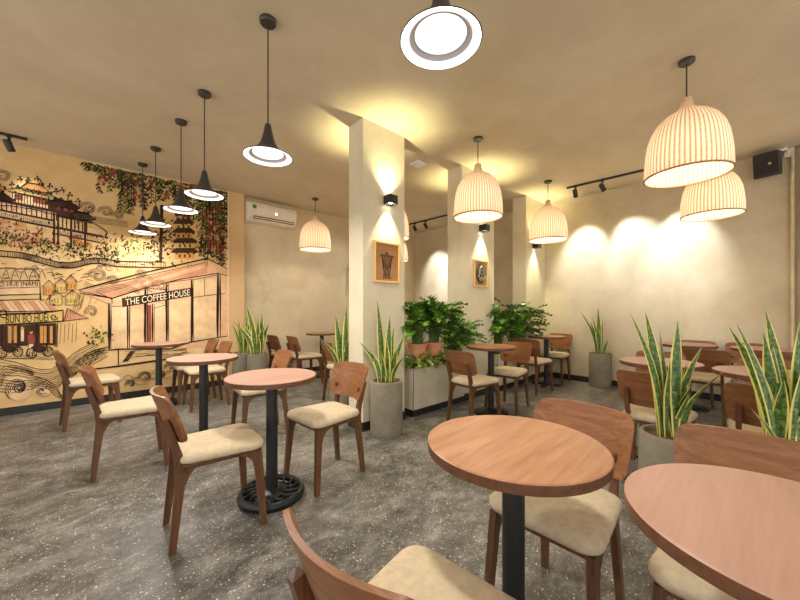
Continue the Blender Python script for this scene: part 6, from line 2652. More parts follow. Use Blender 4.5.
2 970,2766 10,-38 37,-17 -16,43
2 970,2766 -26,-24 -11,-42 29,30
3 973,2718 14,-24 30,-5 -18,27
2 973,2718 -22,-12 -14,-30 25,16
9 974,2670 10,-30 30,-14 -13,35
9 974,2670 -19,-16 -10,-30 23,20
9 979,2948 8,-33 31,-16 -12,38
3 979,2948 -43,-23 -29,-58 49,30
2 984,2903 21,-21 35,6 -26,22
2 984,2903 -34,-37 -12,-61 39,46
9 985,2856 19,-28 40,-3 -25,32
9 985,2856 -33,-32 -13,-55 38,40
2 983,2809 8,-31 29,-15 -11,35
9 983,2809 -27,-30 -10,-48 32,37
9 964,2757 9,-30 31,-13 -14,35
9 964,2757 -23,-12 -15,-32 26,17
3 977,2714 26,-25 43,7 -33,26
2 977,2714 -28,-16 -19,-38 33,20
2 1037,2950 23,-35 49,-4 -30,40
2 1037,2950 -41,-18 -31,-53 48,25
2 1045,2905 13,-31 36,-10 -19,36
2 1045,2905 -36,-41 -9,-64 40,52
2 1037,2856 10,-39 38,-18 -15,45
2 1037,2856 -28,-25 -13,-46 33,32
9 1022,2805 13,-24 31,-6 -18,28
2 1022,2805 -35,-24 -19,-52 40,32
9 1037,2762 10,-36 36,-17 -15,42
2 1037,2762 -22,-19 -10,-35 25,24
2 1034,2714 22,-28 42,0 -29,31
2 1034,2714 -35,-9 -29,-40 40,14
2 1071,2947 30,-28 52,9 -39,30
3 1071,2947 -35,-15 -26,-44 40,20
2 1065,2899 27,-38 54,-2 -35,42
9 1065,2899 -36,-17 -26,-48 42,24
9 1057,2850 20,-36 46,-7 -27,41
2 1057,2850 -37,-13 -31,-45 44,18
9 1061,2805 22,-41 52,-9 -30,46
2 1061,2805 -32,-13 -24,-40 37,18
9 1070,2760 25,-31 47,-1 -32,36
2 1070,2760 -34,-10 -28,-41 40,16
9 1064,2712 29,-26 49,8 -37,29
9 1064,2712 -40,-21 -27,-54 47,29
9 1088,2671 10,-45 41,-24 -15,52
3 1088,2671 -25,-27 -7,-43 28,34
2 1089,2625 17,-38 43,-13 -23,43
2 1089,2625 -31,-21 -17,-44 35,27
9 1073,2575 18,-18 30,4 -23,19
3 1073,2575 -28,-24 -13,-45 33,31
2 1093,2532 5,-38 32,-23 -9,44
9 1093,2532 -22,-14 -13,-32 26,19
2 1089,2485 13,-19 25,-3 -16,21
9 1089,2485 -29,-11 -23,-36 35,15
3 1136,2951 30,-35 56,3 -39,38
2 1136,2951 -32,-10 -27,-38 38,14
3 1136,2904 15,-28 36,-6 -21,32
9 1136,2904 -40,-41 -13,-66 44,50
2 1134,2856 18,-29 39,-3 -24,32
9 1134,2856 -28,-19 -15,-41 32,26
2 1129,2808 6,-53 42,-33 -10,61
9 1129,2808 -43,-13 -36,-52 51,20
2 1135,2763 7,-32 29,-17 -11,37
2 1135,2763 -34,-31 -15,-56 39,39
2 1132,2715 11,-47 45,-24 -17,54
9 1132,2715 -40,-21 -27,-54 46,28
2 1145,2671 20,-27 38,-2 -25,30
9 1145,2671 -26,-15 -18,-36 32,20
3 1127,2620 10,-31 32,-14 -15,36
9 1127,2620 -31,-12 -23,-38 36,17
9 1146,2577 12,-32 35,-12 -18,36
3 1146,2577 -25,-5 -21,-27 29,8
9 1142,2529 4,-34 28,-22 -7,40
9 1142,2529 -26,-25 -8,-43 29,32
9 1143,2482 4,-27 22,-18 -6,32
9 1143,2482 -27,-12 -20,-36 33,17
9 1211,2957 26,-37 53,-3 -33,41
2 1211,2957 -43,-9 -38,-48 50,15
9 1206,2905 15,-29 37,-6 -21,32
2 1206,2905 -25,-23 -10,-40 28,29
9 1212,2855 13,-25 31,-6 -17,29
9 1212,2855 -32,-20 -19,-45 37,27
2 1207,2804 16,-32 40,-8 -22,36
3 1207,2804 -23,-17 -12,-34 26,22
3 1234,2950 22,-44 55,-10 -31,49
2 1234,2950 -45,-43 -17,-72 51,53
9 1238,2903 15,-51 52,-24 -22,60
3 1238,2903 -38,-20 -26,-50 44,27
2 1221,2852 21,-30 44,-1 -28,32
2 1221,2852 -44,-17 -34,-53 51,23
9 1226,2805 15,-32 38,-9 -20,36
2 1226,2805 -30,-15 -21,-39 35,20
2 1242,2761 21,-37 47,-8 -27,42
2 1242,2761 -31,-13 -24,-38 37,17
2 1236,2712 20,-40 49,-11 -27,45
2 1236,2712 -42,-16 -32,-51 49,22
2 1224,2662 6,-39 34,-23 -10,45
2 1224,2662 -36,-7 -32,-40 43,12
9 1237,2617 10,-26 28,-11 -13,30
9 1237,2617 -25,-23 -10,-41 29,29
2 1250,2572 4,-39 32,-26 -7,46
2 1250,2572 -38,-18 -27,-49 45,24
2 1243,2523 4,-27 23,-18 -7,32
2 1243,2523 -24,-25 -8,-41 28,31
2 1231,2473 21,-20 36,4 -27,22
3 1231,2473 -33,-9 -26,-38 38,14
2 1256,2943 29,-36 57,1 -38,40
9 1256,2943 -28,-29 -10,-48 32,37
3 1265,2895 7,-47 40,-28 -11,55
2 1265,2895 -36,-23 -22,-50 42,29
9 1280,2848 13,-39 42,-16 -19,45
3 1280,2848 -39,-38 -15,-64 45,48
3 1273,2796 21,-31 46,-3 -29,35
9 1273,2796 -24,-21 -11,-37 28,26
2 1283,2748 25,-23 42,6 -32,25
3 1283,2748 -34,-35 -10,-58 38,45
9 1271,2696 19,-23 35,1 -24,25
3 1271,2696 -25,-20 -13,-38 29,25
2 1293,2650 14,-27 34,-6 -19,30
2 1293,2650 -36,-9 -31,-39 42,13
9 1365,2956 13,-44 46,-20 -20,51
2 1365,2956 -35,-34 -11,-56 38,43
9 1352,2903 30,-31 54,6 -39,33
3 1352,2903 -30,-17 -19,-40 34,22
2 1364,2855 24,-44 56,-9 -32,49
2 1364,2855 -49,-18 -40,-58 58,25
3 1364,2804 17,-27 36,-4 -22,30
9 1364,2804 -31,-29 -11,-49 35,36
2 1360,2752 17,-21 34,1 -23,23
3 1360,2752 -27,-19 -15,-39 31,25
2 1341,2697 12,-34 37,-14 -17,39
3 1341,2697 -37,-6 -33,-38 43,10
2 1340,2647 22,-20 37,6 -28,21
3 1340,2647 -26,-25 -10,-44 30,32
2 399,2938 7,-34 28,-17 -10,39
2 399,2938 -30,-24 -17,-48 35,30
3 394,2895 8,-30 28,-13 -12,35
2 394,2895 -34,-17 -24,-49 39,24
3 391,2853 13,-24 30,-2 -18,26
2 391,2853 -30,-14 -22,-42 34,20
2 388,2811 6,-46 35,-27 -10,53
3 388,2811 -27,-33 -8,-52 31,40
2 378,2766 3,-32 23,-21 -6,38
2 378,2766 -29,-26 -12,-49 32,34
9 383,2726 6,-36 29,-20 -10,42
3 383,2726 -23,-8 -18,-29 27,11
9 382,2685 11,-26 27,-8 -15,29
9 382,2685 -20,-25 -6,-39 23,30
2 372,2641 17,-19 29,5 -21,20
9 372,2641 -22,-12 -15,-33 26,17
3 381,2601 4,-38 28,-24 -7,45
2 381,2601 -21,-14 -13,-34 24,20
2 375,2559 13,-16 23,2 -17,17
2 375,2559 -20,-20 -8,-37 23,26
2 379,2518 3,-30 22,-20 -6,35
2 379,2518 -29,-18 -17,-44 33,24
9 371,2475 5,-25 21,-14 -8,29
2 371,2475 -26,-25 -11,-47 30,32
2 383,2436 19,-23 34,2 -25,25
9 383,2436 -20,-17 -10,-34 23,22
9 447,2934 22,-23 40,7 -30,26
9 447,2934 -40,-17 -30,-54 46,24
2 457,2895 11,-45 40,-22 -16,53
2 457,2895 -39,-10 -35,-48 46,15
2 452,2852 15,-42 43,-15 -21,48
9 452,2852 -37,-24 -24,-57 43,32
2 438,2806 3,-35 26,-22 -7,41
9 438,2806 -36,-25 -22,-56 42,33
9 451,2768 17,-28 34,-3 -21,31
2 451,2768 -27,-8 -24,-35 33,12
9 443,2724 11,-25 26,-7 -14,28
9 443,2724 -19,-23 -6,-37 22,29
2 436,2681 17,-19 28,4 -21,20
2 436,2681 -35,-16 -26,-48 41,22
9 435,2638 13,-32 33,-11 -17,37
9 435,2638 -21,-22 -7,-39 23,29
2 439,2597 6,-34 28,-19 -10,40
3 439,2597 -27,-20 -15,-43 31,27
9 436,2555 20,-27 38,1 -27,30
9 436,2555 -26,-15 -16,-38 29,21
9 439,2514 14,-18 26,1 -18,20
3 439,2514 -28,-19 -17,-45 33,26
3 424,2469 9,-21 21,-7 -11,24
3 424,2469 -22,-24 -8,-42 25,30
2 430,2428 5,-21 19,-10 -8,24
3 430,2428 -26,-14 -16,-37 29,19
9 487,2934 17,-22 32,1 -22,25
3 487,2934 -29,-16 -21,-44 34,23
2 501,2896 18,-43 45,-12 -24,48
2 501,2896 -30,-9 -27,-38 36,13
2 483,2849 21,-22 36,6 -26,24
2 483,2849 -27,-23 -14,-45 31,29
9 482,2807 24,-33 45,1 -31,36
2 482,2807 -32,-23 -19,-50 37,30
2 486,2765 8,-35 31,-17 -12,41
9 486,2765 -37,-17 -27,-51 43,24
3 487,2723 24,-31 44,1 -31,35
3 487,2723 -24,-27 -8,-45 27,34
2 483,2680 8,-26 25,-12 -12,31
2 483,2680 -36,-17 -26,-50 42,24
9 476,2637 11,-26 28,-7 -15,29
3 476,2637 -31,-24 -17,-49 36,30
9 485,2596 16,-34 40,-9 -23,39
9 485,2596 -26,-12 -19,-36 30,17
9 478,2553 5,-37 28,-22 -8,42
2 478,2553 -28,-29 -10,-49 31,36
2 474,2510 8,-21 21,-7 -11,23
2 474,2510 -27,-20 -15,-43 31,26
2 483,2470 16,-18 28,2 -21,20
2 483,2470 -28,-20 -17,-45 33,26
3 484,2428 8,-34 28,-18 -11,39
9 484,2428 -24,-8 -20,-32 29,12
2 1318,2948 13,-34 38,-12 -18,38
2 1318,2948 -47,-36 -24,-69 54,46
2 1319,2906 26,-39 56,-3 -35,43
2 1319,2906 -50,-28 -31,-66 57,37
2 1328,2865 24,-24 43,5 -31,26
2 1328,2865 -42,-10 -37,-46 50,15
9 1316,2820 14,-32 37,-10 -19,36
2 1316,2820 -35,-21 -21,-47 40,27
2 1321,2778 15,-45 49,-19 -22,52
2 1321,2778 -45,-13 -38,-51 54,19
2 1326,2737 4,-39 32,-25 -8,45
9 1326,2737 -30,-24 -14,-45 34,31
2 1313,2691 21,-22 37,2 -26,25
2 1313,2691 -49,-20 -36,-59 57,27
2 1320,2650 9,-42 40,-23 -14,49
2 1320,2650 -37,-11 -30,-43 44,17
2 1302,2604 20,-36 47,-8 -27,40
2 1302,2604 -33,-26 -15,-50 38,34
2 1300,2561 16,-33 41,-10 -23,38
2 1300,2561 -32,-24 -15,-46 36,30
9 1298,2518 15,-38 43,-16 -21,44
2 1298,2518 -35,-36 -10,-60 39,46
9 1301,2476 9,-39 38,-22 -14,46
2 1301,2476 -32,-5 -29,-32 38,8
2 1296,2433 8,-47 41,-28 -13,54
3 1296,2433 -34,-28 -15,-52 39,35
2 1315,2394 17,-25 34,-4 -21,28
2 1315,2394 -27,-28 -9,-46 31,34
2 1314,2351 20,-19 33,3 -25,21
2 1314,2351 -30,-9 -24,-34 35,13
2 1310,2308 8,-33 31,-18 -12,37
3 1310,2308 -43,-14 -32,-50 50,20
2 1307,2264 13,-40 41,-19 -19,46
3 1307,2264 -39,-10 -31,-42 45,15
2 1313,2223 25,-24 41,3 -31,26
9 1313,2223 -34,-17 -21,-43 39,22
9 1305,2179 21,-35 46,-8 -28,39
9 1305,2179 -34,-25 -16,-51 39,33
2 1312,2137 7,-30 29,-18 -11,35
9 1312,2137 -24,-22 -7,-40 27,29
9 1298,2093 14,-39 42,-18 -20,45
9 1298,2093 -26,-21 -10,-41 29,28
3 1307,2052 19,-21 33,1 -24,22
2 1307,2052 -31,-21 -16,-44 36,26
2 1309,2009 18,-28 38,-6 -24,32
2 1309,2009 -34,-13 -22,-41 39,18
2 1299,1966 16,-35 41,-14 -22,40
2 1299,1966 -28,-8 -21,-31 32,11
2 1350,2946 31,-31 57,7 -41,34
9 1350,2946 -44,-30 -25,-62 51,39
2 1357,2907 20,-48 57,-17 -28,56
9 1357,2907 -44,-23 -30,-58 52,31
9 1370,2870 23,-48 58,-15 -31,55
3 1370,2870 -35,-18 -25,-45 42,23
9 1360,2826 7,-33 32,-18 -12,39
9 1360,2826 -31,-25 -14,-46 35,32
2 1355,2784 32,-28 54,9 -41,30
2 1355,2784 -38,-24 -22,-53 44,32
3 1362,2745 17,-42 48,-15 -24,48
3 1362,2745 -32,-6 -28,-33 37,10
3 1361,2704 25,-45 57,-10 -33,50
9 1361,2704 -36,-18 -25,-47 42,25
2 1365,2664 20,-42 51,-13 -27,48
3 1365,2664 -39,-24 -22,-54 45,32
9 1367,2624 4,-36 29,-23 -7,41
9 1367,2624 -47,-15 -37,-53 55,21
2 1356,2581 16,-26 35,-5 -21,29
2 1356,2581 -39,-13 -30,-45 45,18
3 1349,2539 29,-30 52,4 -38,33
9 1349,2539 -28,-21 -13,-41 32,27
2 1344,2497 10,-50 45,-29 -15,58
9 1344,2497 -31,-22 -16,-44 36,28
2 1362,2459 13,-44 44,-22 -18,51
2 1362,2459 -32,-21 -17,-46 37,28
3 1361,2418 18,-23 35,-3 -23,27
2 1361,2418 -28,-18 -15,-40 32,25
9 1360,2377 13,-43 45,-21 -20,50
2 1360,2377 -30,-20 -16,-43 35,27
9 1364,2337 25,-27 45,2 -33,30
3 1364,2337 -35,-35 -9,-59 39,45
2 1368,2297 16,-25 34,-5 -21,28
2 1368,2297 -35,-32 -13,-56 40,40
2 1347,2253 10,-28 29,-13 -13,32
2 1347,2253 -33,-19 -19,-44 38,25
9 1350,2213 17,-19 30,0 -22,21
2 1350,2213 -37,-14 -26,-44 43,19
2 1350,2172 24,-27 44,1 -32,30
3 1350,2172 -32,-26 -13,-49 36,33
9 1355,2132 14,-35 39,-15 -20,40
9 1355,2132 -31,-17 -17,-41 35,23
2 1361,2092 7,-31 29,-17 -11,35
2 1361,2092 -32,-23 -14,-46 36,29
9 1358,2051 19,-33 43,-9 -26,37
9 1358,2051 -29,-16 -16,-39 33,21
2 1350,2009 12,-31 34,-13 -17,35
2 1350,2009 -25,-17 -11,-35 28,22
9 1399,2949 31,-33 57,6 -40,35
9 1399,2949 -35,-32 -15,-55 40,40
9 1401,2907 13,-43 45,-19 -19,49
2 1401,2907 -43,-28 -25,-60 50,36
2 1393,2863 6,-55 47,-35 -12,65
2 1393,2863 -43,-43 -15,-71 49,54
2 1413,2826 7,-42 38,-23 -12,48
2 1413,2826 -48,-26 -31,-62 55,34
2 1413,2784 27,-26 46,6 -34,28
2 1413,2784 -41,-31 -20,-60 46,40
3 1408,2741 20,-23 37,2 -26,25
2 1408,2741 -30,-25 -14,-46 35,32
2 1402,2698 18,-29 39,-4 -24,32
2 1402,2698 -25,-27 -7,-42 28,33
3 1393,2654 16,-40 46,-15 -23,46
9 1393,2654 -43,-18 -30,-51 49,24
2 1414,2616 25,-34 50,-3 -33,38
2 1414,2616 -40,-33 -18,-61 46,42
2 1396,2571 19,-39 47,-11 -26,43
2 1396,2571 -41,-18 -29,-51 48,25
3 1402,2530 23,-37 50,-8 -31,42
2 1402,2530 -40,-18 -27,-49 46,24
2 1402,2488 17,-45 49,-19 -24,52
3 1402,2488 -33,-7 -29,-35 39,11
2 1404,2446 7,-38 34,-24 -10,45
9 1404,2446 -35,-12 -27,-42 42,18
9 1405,2405 20,-40 49,-13 -27,45
3 1405,2405 -31,-10 -24,-35 36,13
2 1415,2364 19,-28 39,-6 -24,32
2 1415,2364 -27,-24 -9,-42 30,30
2 1409,2321 18,-23 36,-2 -24,26
9 1409,2321 -41,-25 -23,-57 47,33
3 1412,2280 11,-45 43,-25 -16,52
3 1412,2280 -43,-13 -33,-50 50,20
2 1416,2238 8,-42 39,-27 -13,50
3 1416,2238 -32,-8 -26,-35 38,12
2 1401,2194 9,-38 37,-21 -14,44
9 1401,2194 -40,-13 -30,-47 47,19
2 1404,2153 18,-26 38,-4 -25,29
9 1404,2153 -32,-4 -29,-31 38,7
3 1410,2112 11,-30 33,-13 -16,34
2 1410,2112 -39,-8 -31,-40 45,12
3 1413,2070 15,-34 40,-15 -21,40
9 1413,2070 -27,-16 -15,-37 31,21
2 1411,2028 6,-26 25,-16 -9,30
9 1411,2028 -30,-29 -9,-50 34,36
9 1405,1985 13,-27 32,-12 -17,32
9 1405,1985 -23,-4 -20,-24 28,7
9 1429,2946 10,-36 38,-17 -15,42
2 1429,2946 -39,-15 -31,-46 46,20
3 1452,2909 5,-37 32,-23 -9,44
2 1452,2909 -37,-18 -26,-46 43,24
2 1448,2866 18,-29 40,-6 -24,33
2 1448,2866 -40,-10 -34,-44 47,15
2 1451,2824 32,-28 54,9 -40,30
2 1451,2824 -33,-13 -25,-41 39,19
2 1435,2778 6,-53 45,-34 -11,62
2 1435,2778 -33,-20 -21,-45 39,26
2 1452,2740 12,-49 48,-26 -18,57
2 1452,2740 -49,-15 -39,-55 57,21
9 1450,2697 8,-40 37,-24 -12,47
9 1450,2697 -43,-10 -36,-47 50,16
2 1431,2651 12,-44 45,-22 -18,51
2 1431,2651 -47,-20 -34,-56 55,26
9 1454,2613 13,-29 34,-11 -17,34
2 1454,2613 -38,-34 -15,-59 44,42
3 1438,2568 9,-43 39,-25 -13,50
2 1438,2568 -33,-20 -21,-44 39,25
2 1451,2528 17,-32 41,-9 -23,36
9 1451,2528 -43,-27 -23,-59 49,35
2 1436,2483 11,-41 41,-20 -17,46
3 1436,2483 -33,-24 -16,-48 37,31
2 1458,2444 27,-33 52,-1 -35,37
2 1458,2444 -36,-31 -13,-56 41,40
9 1444,2400 15,-37 43,-15 -22,42
9 1444,2400 -38,-30 -16,-56 43,38
2 1439,2357 5,-40 34,-26 -9,46
3 1439,2357 -24,-18 -12,-36 28,23
9 1443,2315 17,-31 38,-9 -22,35
3 1443,2315 -28,-12 -19,-34 32,16
2 1436,2272 22,-22 37,2 -27,24
2 1436,2272 -39,-9 -32,-42 46,13
2 1455,2232 3,-33 27,-23 -6,39
2 1455,2232 -34,-29 -13,-52 38,36
3 1448,2189 24,-29 45,-1 -31,32
9 1448,2189 -42,-7 -37,-42 50,11
2 1441,2145 9,-28 31,-15 -14,33
9 1441,2145 -35,-20 -20,-48 41,27
2 1454,2105 3,-30 25,-20 -6,34
2 1454,2105 -40,-7 -34,-41 47,12
2 1462,2063 10,-30 33,-15 -15,35
2 1462,2063 -33,-20 -18,-46 38,27
2 1465,2021 15,-38 43,-18 -21,45
9 1465,2021 -27,-14 -15,-35 31,19
2 1455,1978 18,-31 40,-10 -24,36
9 1455,1978 -27,-25 -8,-44 30,31
2 1481,2949 20,-34 47,-6 -27,38
2 1481,2949 -36,-21 -23,-48 42,27
2 1488,2905 6,-45 39,-28 -10,53
9 1488,2905 -46,-24 -30,-59 53,32
2 1479,2859 6,-43 37,-26 -10,49
9 1479,2859 -43,-19 -32,-54 51,26
2 1488,2816 33,-37 62,3 -43,41
2 1488,2816 -38,-41 -11,-64 43,51
2 1491,2771 7,-33 33,-18 -12,39
3 1491,2771 -43,-21 -28,-54 49,28
2 1475,2723 12,-40 42,-18 -18,46
2 1475,2723 -44,-26 -27,-58 51,33
9 1480,2679 24,-21 39,6 -30,23
2 1480,2679 -26,-27 -8,-44 30,34
2 1493,2637 6,-54 44,-35 -10,63
2 1493,2637 -48,-26 -31,-63 56,35
9 1477,2589 28,-30 52,3 -37,33
9 1477,2589 -46,-25 -28,-60 53,33
9 1488,2547 10,-53 48,-31 -15,61
2 1488,2547 -31,-18 -19,-42 36,24
2 1487,2501 24,-43 57,-11 -33,49
2 1487,2501 -33,-28 -13,-50 37,35
2 1493,2458 11,-30 32,-14 -15,34
9 1493,2458 -42,-17 -31,-50 49,23
2 1478,2410 4,-34 29,-23 -8,40
2 1478,2410 -42,-26 -24,-58 49,34
9 1485,2366 15,-34 40,-13 -21,39
9 1485,2366 -28,-6 -23,-30 33,10
2 1479,2321 29,-36 56,-3 -39,40
2 1479,2321 -34,-11 -25,-38 39,16
9 1482,2276 20,-25 38,-2 -26,28
9 1482,2276 -37,-27 -16,-53 42,35
9 1479,2231 16,-34 41,-11 -22,38
3 1479,2231 -36,-18 -21,-46 41,25
2 1484,2187 18,-31 41,-7 -25,34
2 1484,2187 -32,-24 -13,-46 35,31
3 1482,2142 29,-30 50,2 -37,32
2 1482,2142 -28,-16 -16,-38 32,21
3 1487,2098 15,-25 33,-7 -20,28
3 1487,2098 -26,-12 -16,-32 30,16
2 1479,2052 6,-34 31,-22 -10,40
2 1479,2052 -41,-6 -35,-40 48,10
2 1492,2008 24,-31 47,-4 -32,35
3 1492,2008 -34,-11 -25,-40 40,17
9 1494,1964 4,-40 33,-29 -8,47
2 1494,1964 -36,-4 -31,-35 42,8
3 1486,1918 6,-29 27,-18 -10,34
3 1486,1918 -34,-7 -26,-36 39,12
2 1524,2949 35,-32 61,9 -45,35
2 1524,2949 -41,-37 -17,-65 47,48
2 1521,2907 18,-42 49,-15 -24,48
3 1521,2907 -40,-31 -20,-59 46,40
2 1524,2867 30,-34 57,2 -40,38
2 1524,2867 -48,-29 -29,-63 55,37
9 1532,2828 35,-35 63,7 -45,37
9 1532,2828 -43,-32 -22,-63 50,41
9 1516,2783 26,-26 47,5 -34,28
9 1516,2783 -33,-14 -24,-41 39,20
3 1516,2742 23,-23 42,4 -30,26
2 1516,2742 -34,-9 -27,-37 39,14
9 1523,2703 34,-34 60,6 -44,37
2 1523,2703 -27,-26 -9,-43 30,33
2 1532,2664 21,-36 49,-8 -29,40
2 1532,2664 -41,-12 -33,-46 48,18
9 1517,2620 13,-47 49,-24 -20,54
2 1517,2620 -33,-26 -15,-50 38,34
2 1536,2582 34,-33 60,5 -44,37
2 1536,2582 -33,-12 -23,-38 37,17
2 1527,2540 15,-44 47,-20 -21,50
2 1527,2540 -41,-24 -25,-54 48,31
9 1532,2500 34,-32 58,7 -44,34
2 1532,2500 -30,-27 -10,-47 33,34
2 1528,2458 14,-26 34,-8 -19,30
2 1528,2458 -37,-38 -9,-62 41,48
9 1532,2418 7,-39 35,-23 -11,45
2 1532,2418 -24,-22 -8,-37 27,27
2 1534,2377 12,-31 34,-14 -16,36
9 1534,2377 -39,-16 -27,-46 45,22
2 1542,2337 21,-21 36,3 -26,22
2 1542,2337 -39,-32 -16,-59 45,41
9 1540,2296 17,-32 40,-10 -23,36
2 1540,2296 -25,-22 -8,-39 28,28
9 1550,2256 5,-41 35,-28 -9,48
2 1550,2256 -39,-14 -29,-45 46,19
2 1553,2216 8,-45 41,-29 -13,53
2 1553,2216 -26,-21 -10,-38 29,26
2 1528,2171 22,-33 46,-6 -29,37
2 1528,2171 -42,-9 -34,-44 49,14
2 1549,2133 4,-37 31,-26 -8,43
2 1549,2133 -36,-24 -17,-51 41,32
2 1538,2090 13,-24 30,-9 -17,28
9 1538,2090 -35,-16 -22,-45 41,23
2 1542,2050 10,-39 37,-23 -14,45
9 1542,2050 -25,-10 -18,-30 30,13
2 1554,2010 6,-34 31,-23 -10,40
3 1554,2010 -31,-9 -23,-35 36,14
2 1574,2951 28,-33 53,1 -36,36
2 1574,2951 -41,-19 -30,-50 48,25
3 1565,2902 19,-54 60,-22 -27,62
2 1565,2902 -39,-22 -24,-51 45,29
9 1574,2858 26,-32 51,1 -34,35
3 1574,2858 -38,-9 -33,-39 45,13
2 1569,2810 21,-51 60,-19 -29,59
2 1569,2810 -34,-35 -10,-56 39,44
2 1555,2761 20,-37 48,-9 -27,41
9 1555,2761 -30,-23 -15,-44 35,29
9 1570,2717 17,-30 41,-7 -23,34
2 1570,2717 -36,-18 -24,-46 42,25
3 1575,2672 9,-33 33,-16 -13,38
2 1575,2672 -41,-28 -22,-57 47,36
9 1564,2623 20,-32 45,-7 -27,37
3 1564,2623 -43,-34 -18,-64 49,44
2 1557,2576 6,-41 36,-26 -10,48
2 1557,2576 -45,-10 -39,-47 53,15
2 1559,2530 30,-37 58,-2 -39,41
9 1559,2530 -34,-21 -18,-45 38,27
3 1548,2481 21,-24 38,0 -26,26
3 1548,2481 -37,-5 -34,-37 45,9
9 1559,2437 10,-33 33,-15 -14,37
9 1559,2437 -38,-30 -16,-56 43,38
9 1572,2392 17,-33 41,-11 -22,38
2 1572,2392 -39,-26 -21,-55 46,34
2 1563,2344 22,-22 38,2 -28,24
9 1563,2344 -37,-11 -29,-42 44,17
2 1550,2296 26,-23 43,4 -33,26
2 1550,2296 -35,-29 -14,-53 40,37
9 1560,2251 8,-43 40,-26 -13,50
3 1560,2251 -38,-33 -14,-59 43,42
9 1559,2205 17,-45 49,-20 -23,51
3 1559,2205 -43,-13 -33,-47 50,18
2 1554,2158 14,-40 43,-18 -20,45
2 1554,2158 -28,-21 -13,-41 32,26
2 1568,2113 13,-24 30,-9 -17,28
9 1568,2113 -38,-8 -31,-40 45,13
2 1561,2066 14,-25 31,-9 -18,29
9 1561,2066 -34,-16 -23,-42 40,21
2 1569,2020 5,-32 27,-21 -7,37
2 1569,2020 -29,-9 -21,-33 34,13
9 1552,1972 10,-39 39,-22 -15,44
2 1552,1972 -29,-14 -19,-37 35,19
3 1562,1926 10,-32 33,-18 -14,38
9 1562,1926 -28,-10 -20,-32 33,14
9 1566,1880 3,-34 29,-25 -7,40
9 1566,1880 -36,-9 -27,-38 42,13
2 1611,2950 33,-40 11,1 0,44
2 1611,2950 -50,-22 -37,-60 58,29
9 1605,2901 33,-35 17,3 0,39
2 1605,2901 -41,-13 -34,-47 49,19
9 1610,2856 16,-29 29,-6 -12,32
9 1610,2856 -42,-35 -18,-62 48,44
2 1609,2808 16,-34 30,-12 -9,39
3 1609,2808 -46,-38 -19,-70 52,49
2 1594,2758 31,-38 30,0 -10,42
2 1594,2758 -46,-18 -34,-54 54,25
9 1604,2714 29,-33 22,2 -6,36
9 1604,2714 -42,-22 -28,-54 49,29
2 1612,2668 6,-51 37,-34 -3,61
9 1612,2668 -34,-28 -14,-51 39,36
9 1603,2620 22,-24 30,3 -18,25
3 1603,2620 -50,-27 -33,-64 59,35
9 1609,2574 7,-38 35,-23 -11,44
2 1609,2574 -37,-28 -17,-53 42,35
2 1613,2528 18,-31 24,-7 -7,34
2 1613,2528 -39,-21 -25,-50 45,27
2 1608,2480 23,-33 24,-4 -7,37
3 1608,2480 -34,-11 -26,-37 39,15
2 1606,2432 6,-39 36,-24 -11,46
2 1606,2432 -38,-22 -21,-50 43,29
9 1597,2384 25,-43 33,-11 -9,49
9 1597,2384 -38,-5 -34,-37 45,9
2 1597,2337 16,-28 37,-8 -21,32
3 1597,2337 -38,-17 -25,-48 44,24
2 1585,2289 25,-35 45,-7 -27,40
2 1585,2289 -32,-23 -16,-45 37,29
3 1588,2242 18,-27 37,-7 -23,31
9 1588,2242 -36,-11 -27,-41 42,17
2 1595,2196 16,-36 43,-15 -22,42
9 1595,2196 -32,-21 -16,-45 37,28
2 1597,2150 4,-41 34,-29 -8,48
9 1597,2150 -37,-28 -17,-54 43,35
2 1608,2104 24,-24 23,3 -12,26
3 1608,2104 -24,-19 -8,-36 26,25
3 1586,2055 7,-35 32,-23 -10,41
3 1586,2055 -42,-16 -30,-50 50,22
2 1598,2009 11,-26 30,-13 -15,31
9 1598,2009 -26,-16 -12,-36 29,22
9 1595,1962 13,-24 31,-9 -17,28
9 1595,1962 -40,-7 -34,-41 48,12
9 1587,1915 5,-29 25,-18 -8,33
9 1587,1915 -30,-5 -25,-30 35,8
9 1593,1868 14,-23 32,-7 -20,27
9 1593,1868 -29,-24 -9,-45 32,31
9 1513,2431 24,-19 38,8 -30,20
2 1630,1902 -16,15 -26,-3 20,-16
0 1437,2542 22,13 11,29 -24,-17
9 1294,2023 -14,37 -40,16 19,-43
2 1522,2024 -20,-23 -1,-36 22,29
9 1523,2003 -19,12 -27,-8 24,-13
0 1544,2238 -16,21 -31,0 21,-22
0 1477,2275 3,23 -15,20 -1,-27
0 1479,2034 -8,42 -39,24 13,-48
2 1374,2527 31,22 14,44 -35,-28
2 1484,2775 9,-27 29,-11 -13,31
2 1315,2601 7,-27 27,-13 -11,31
2 1358,2237 -29,5 -32,-24 35,-3
2 1444,2517 -22,15 -33,-10 27,-15
0 1632,2105 -33,-3 -30,-32 40,6
0 1602,2705 18,-32 35,-5 -17,35
9 1416,2176 -18,12 -25,-8 22,-12
9 1468,2234 -38,-14 -27,-45 45,19
2 1350,2744 -17,-27 3,-35 18,33
9 1490,1925 29,10 19,34 -34,-14
9 1560,2432 35,-4 39,29 -43,2
0 1305,1999 -23,12 -31,-12 28,-13
0 1396,2834 -7,-23 9,-23 7,27
2 1557,1962 34,18 18,45 -39,-24
2 1338,2532 28,-15 38,15 -34,15
2 1562,2034 -32,-6 -26,-33 37,9
9 1517,2384 -8,28 -30,11 13,-31
0 1352,2227 -10,-21 6,-25 10,25
2 1390,2637 -20,-11 -12,-27 23,15
9 1322,2117 -26,-33 0,-48 28,40
2 1404,2297 -22,33 -46,3 29,-36
0 1550,2851 -8,-43 23,-38 8,51
9 1470,2621 21,29 0,40 -23,-36
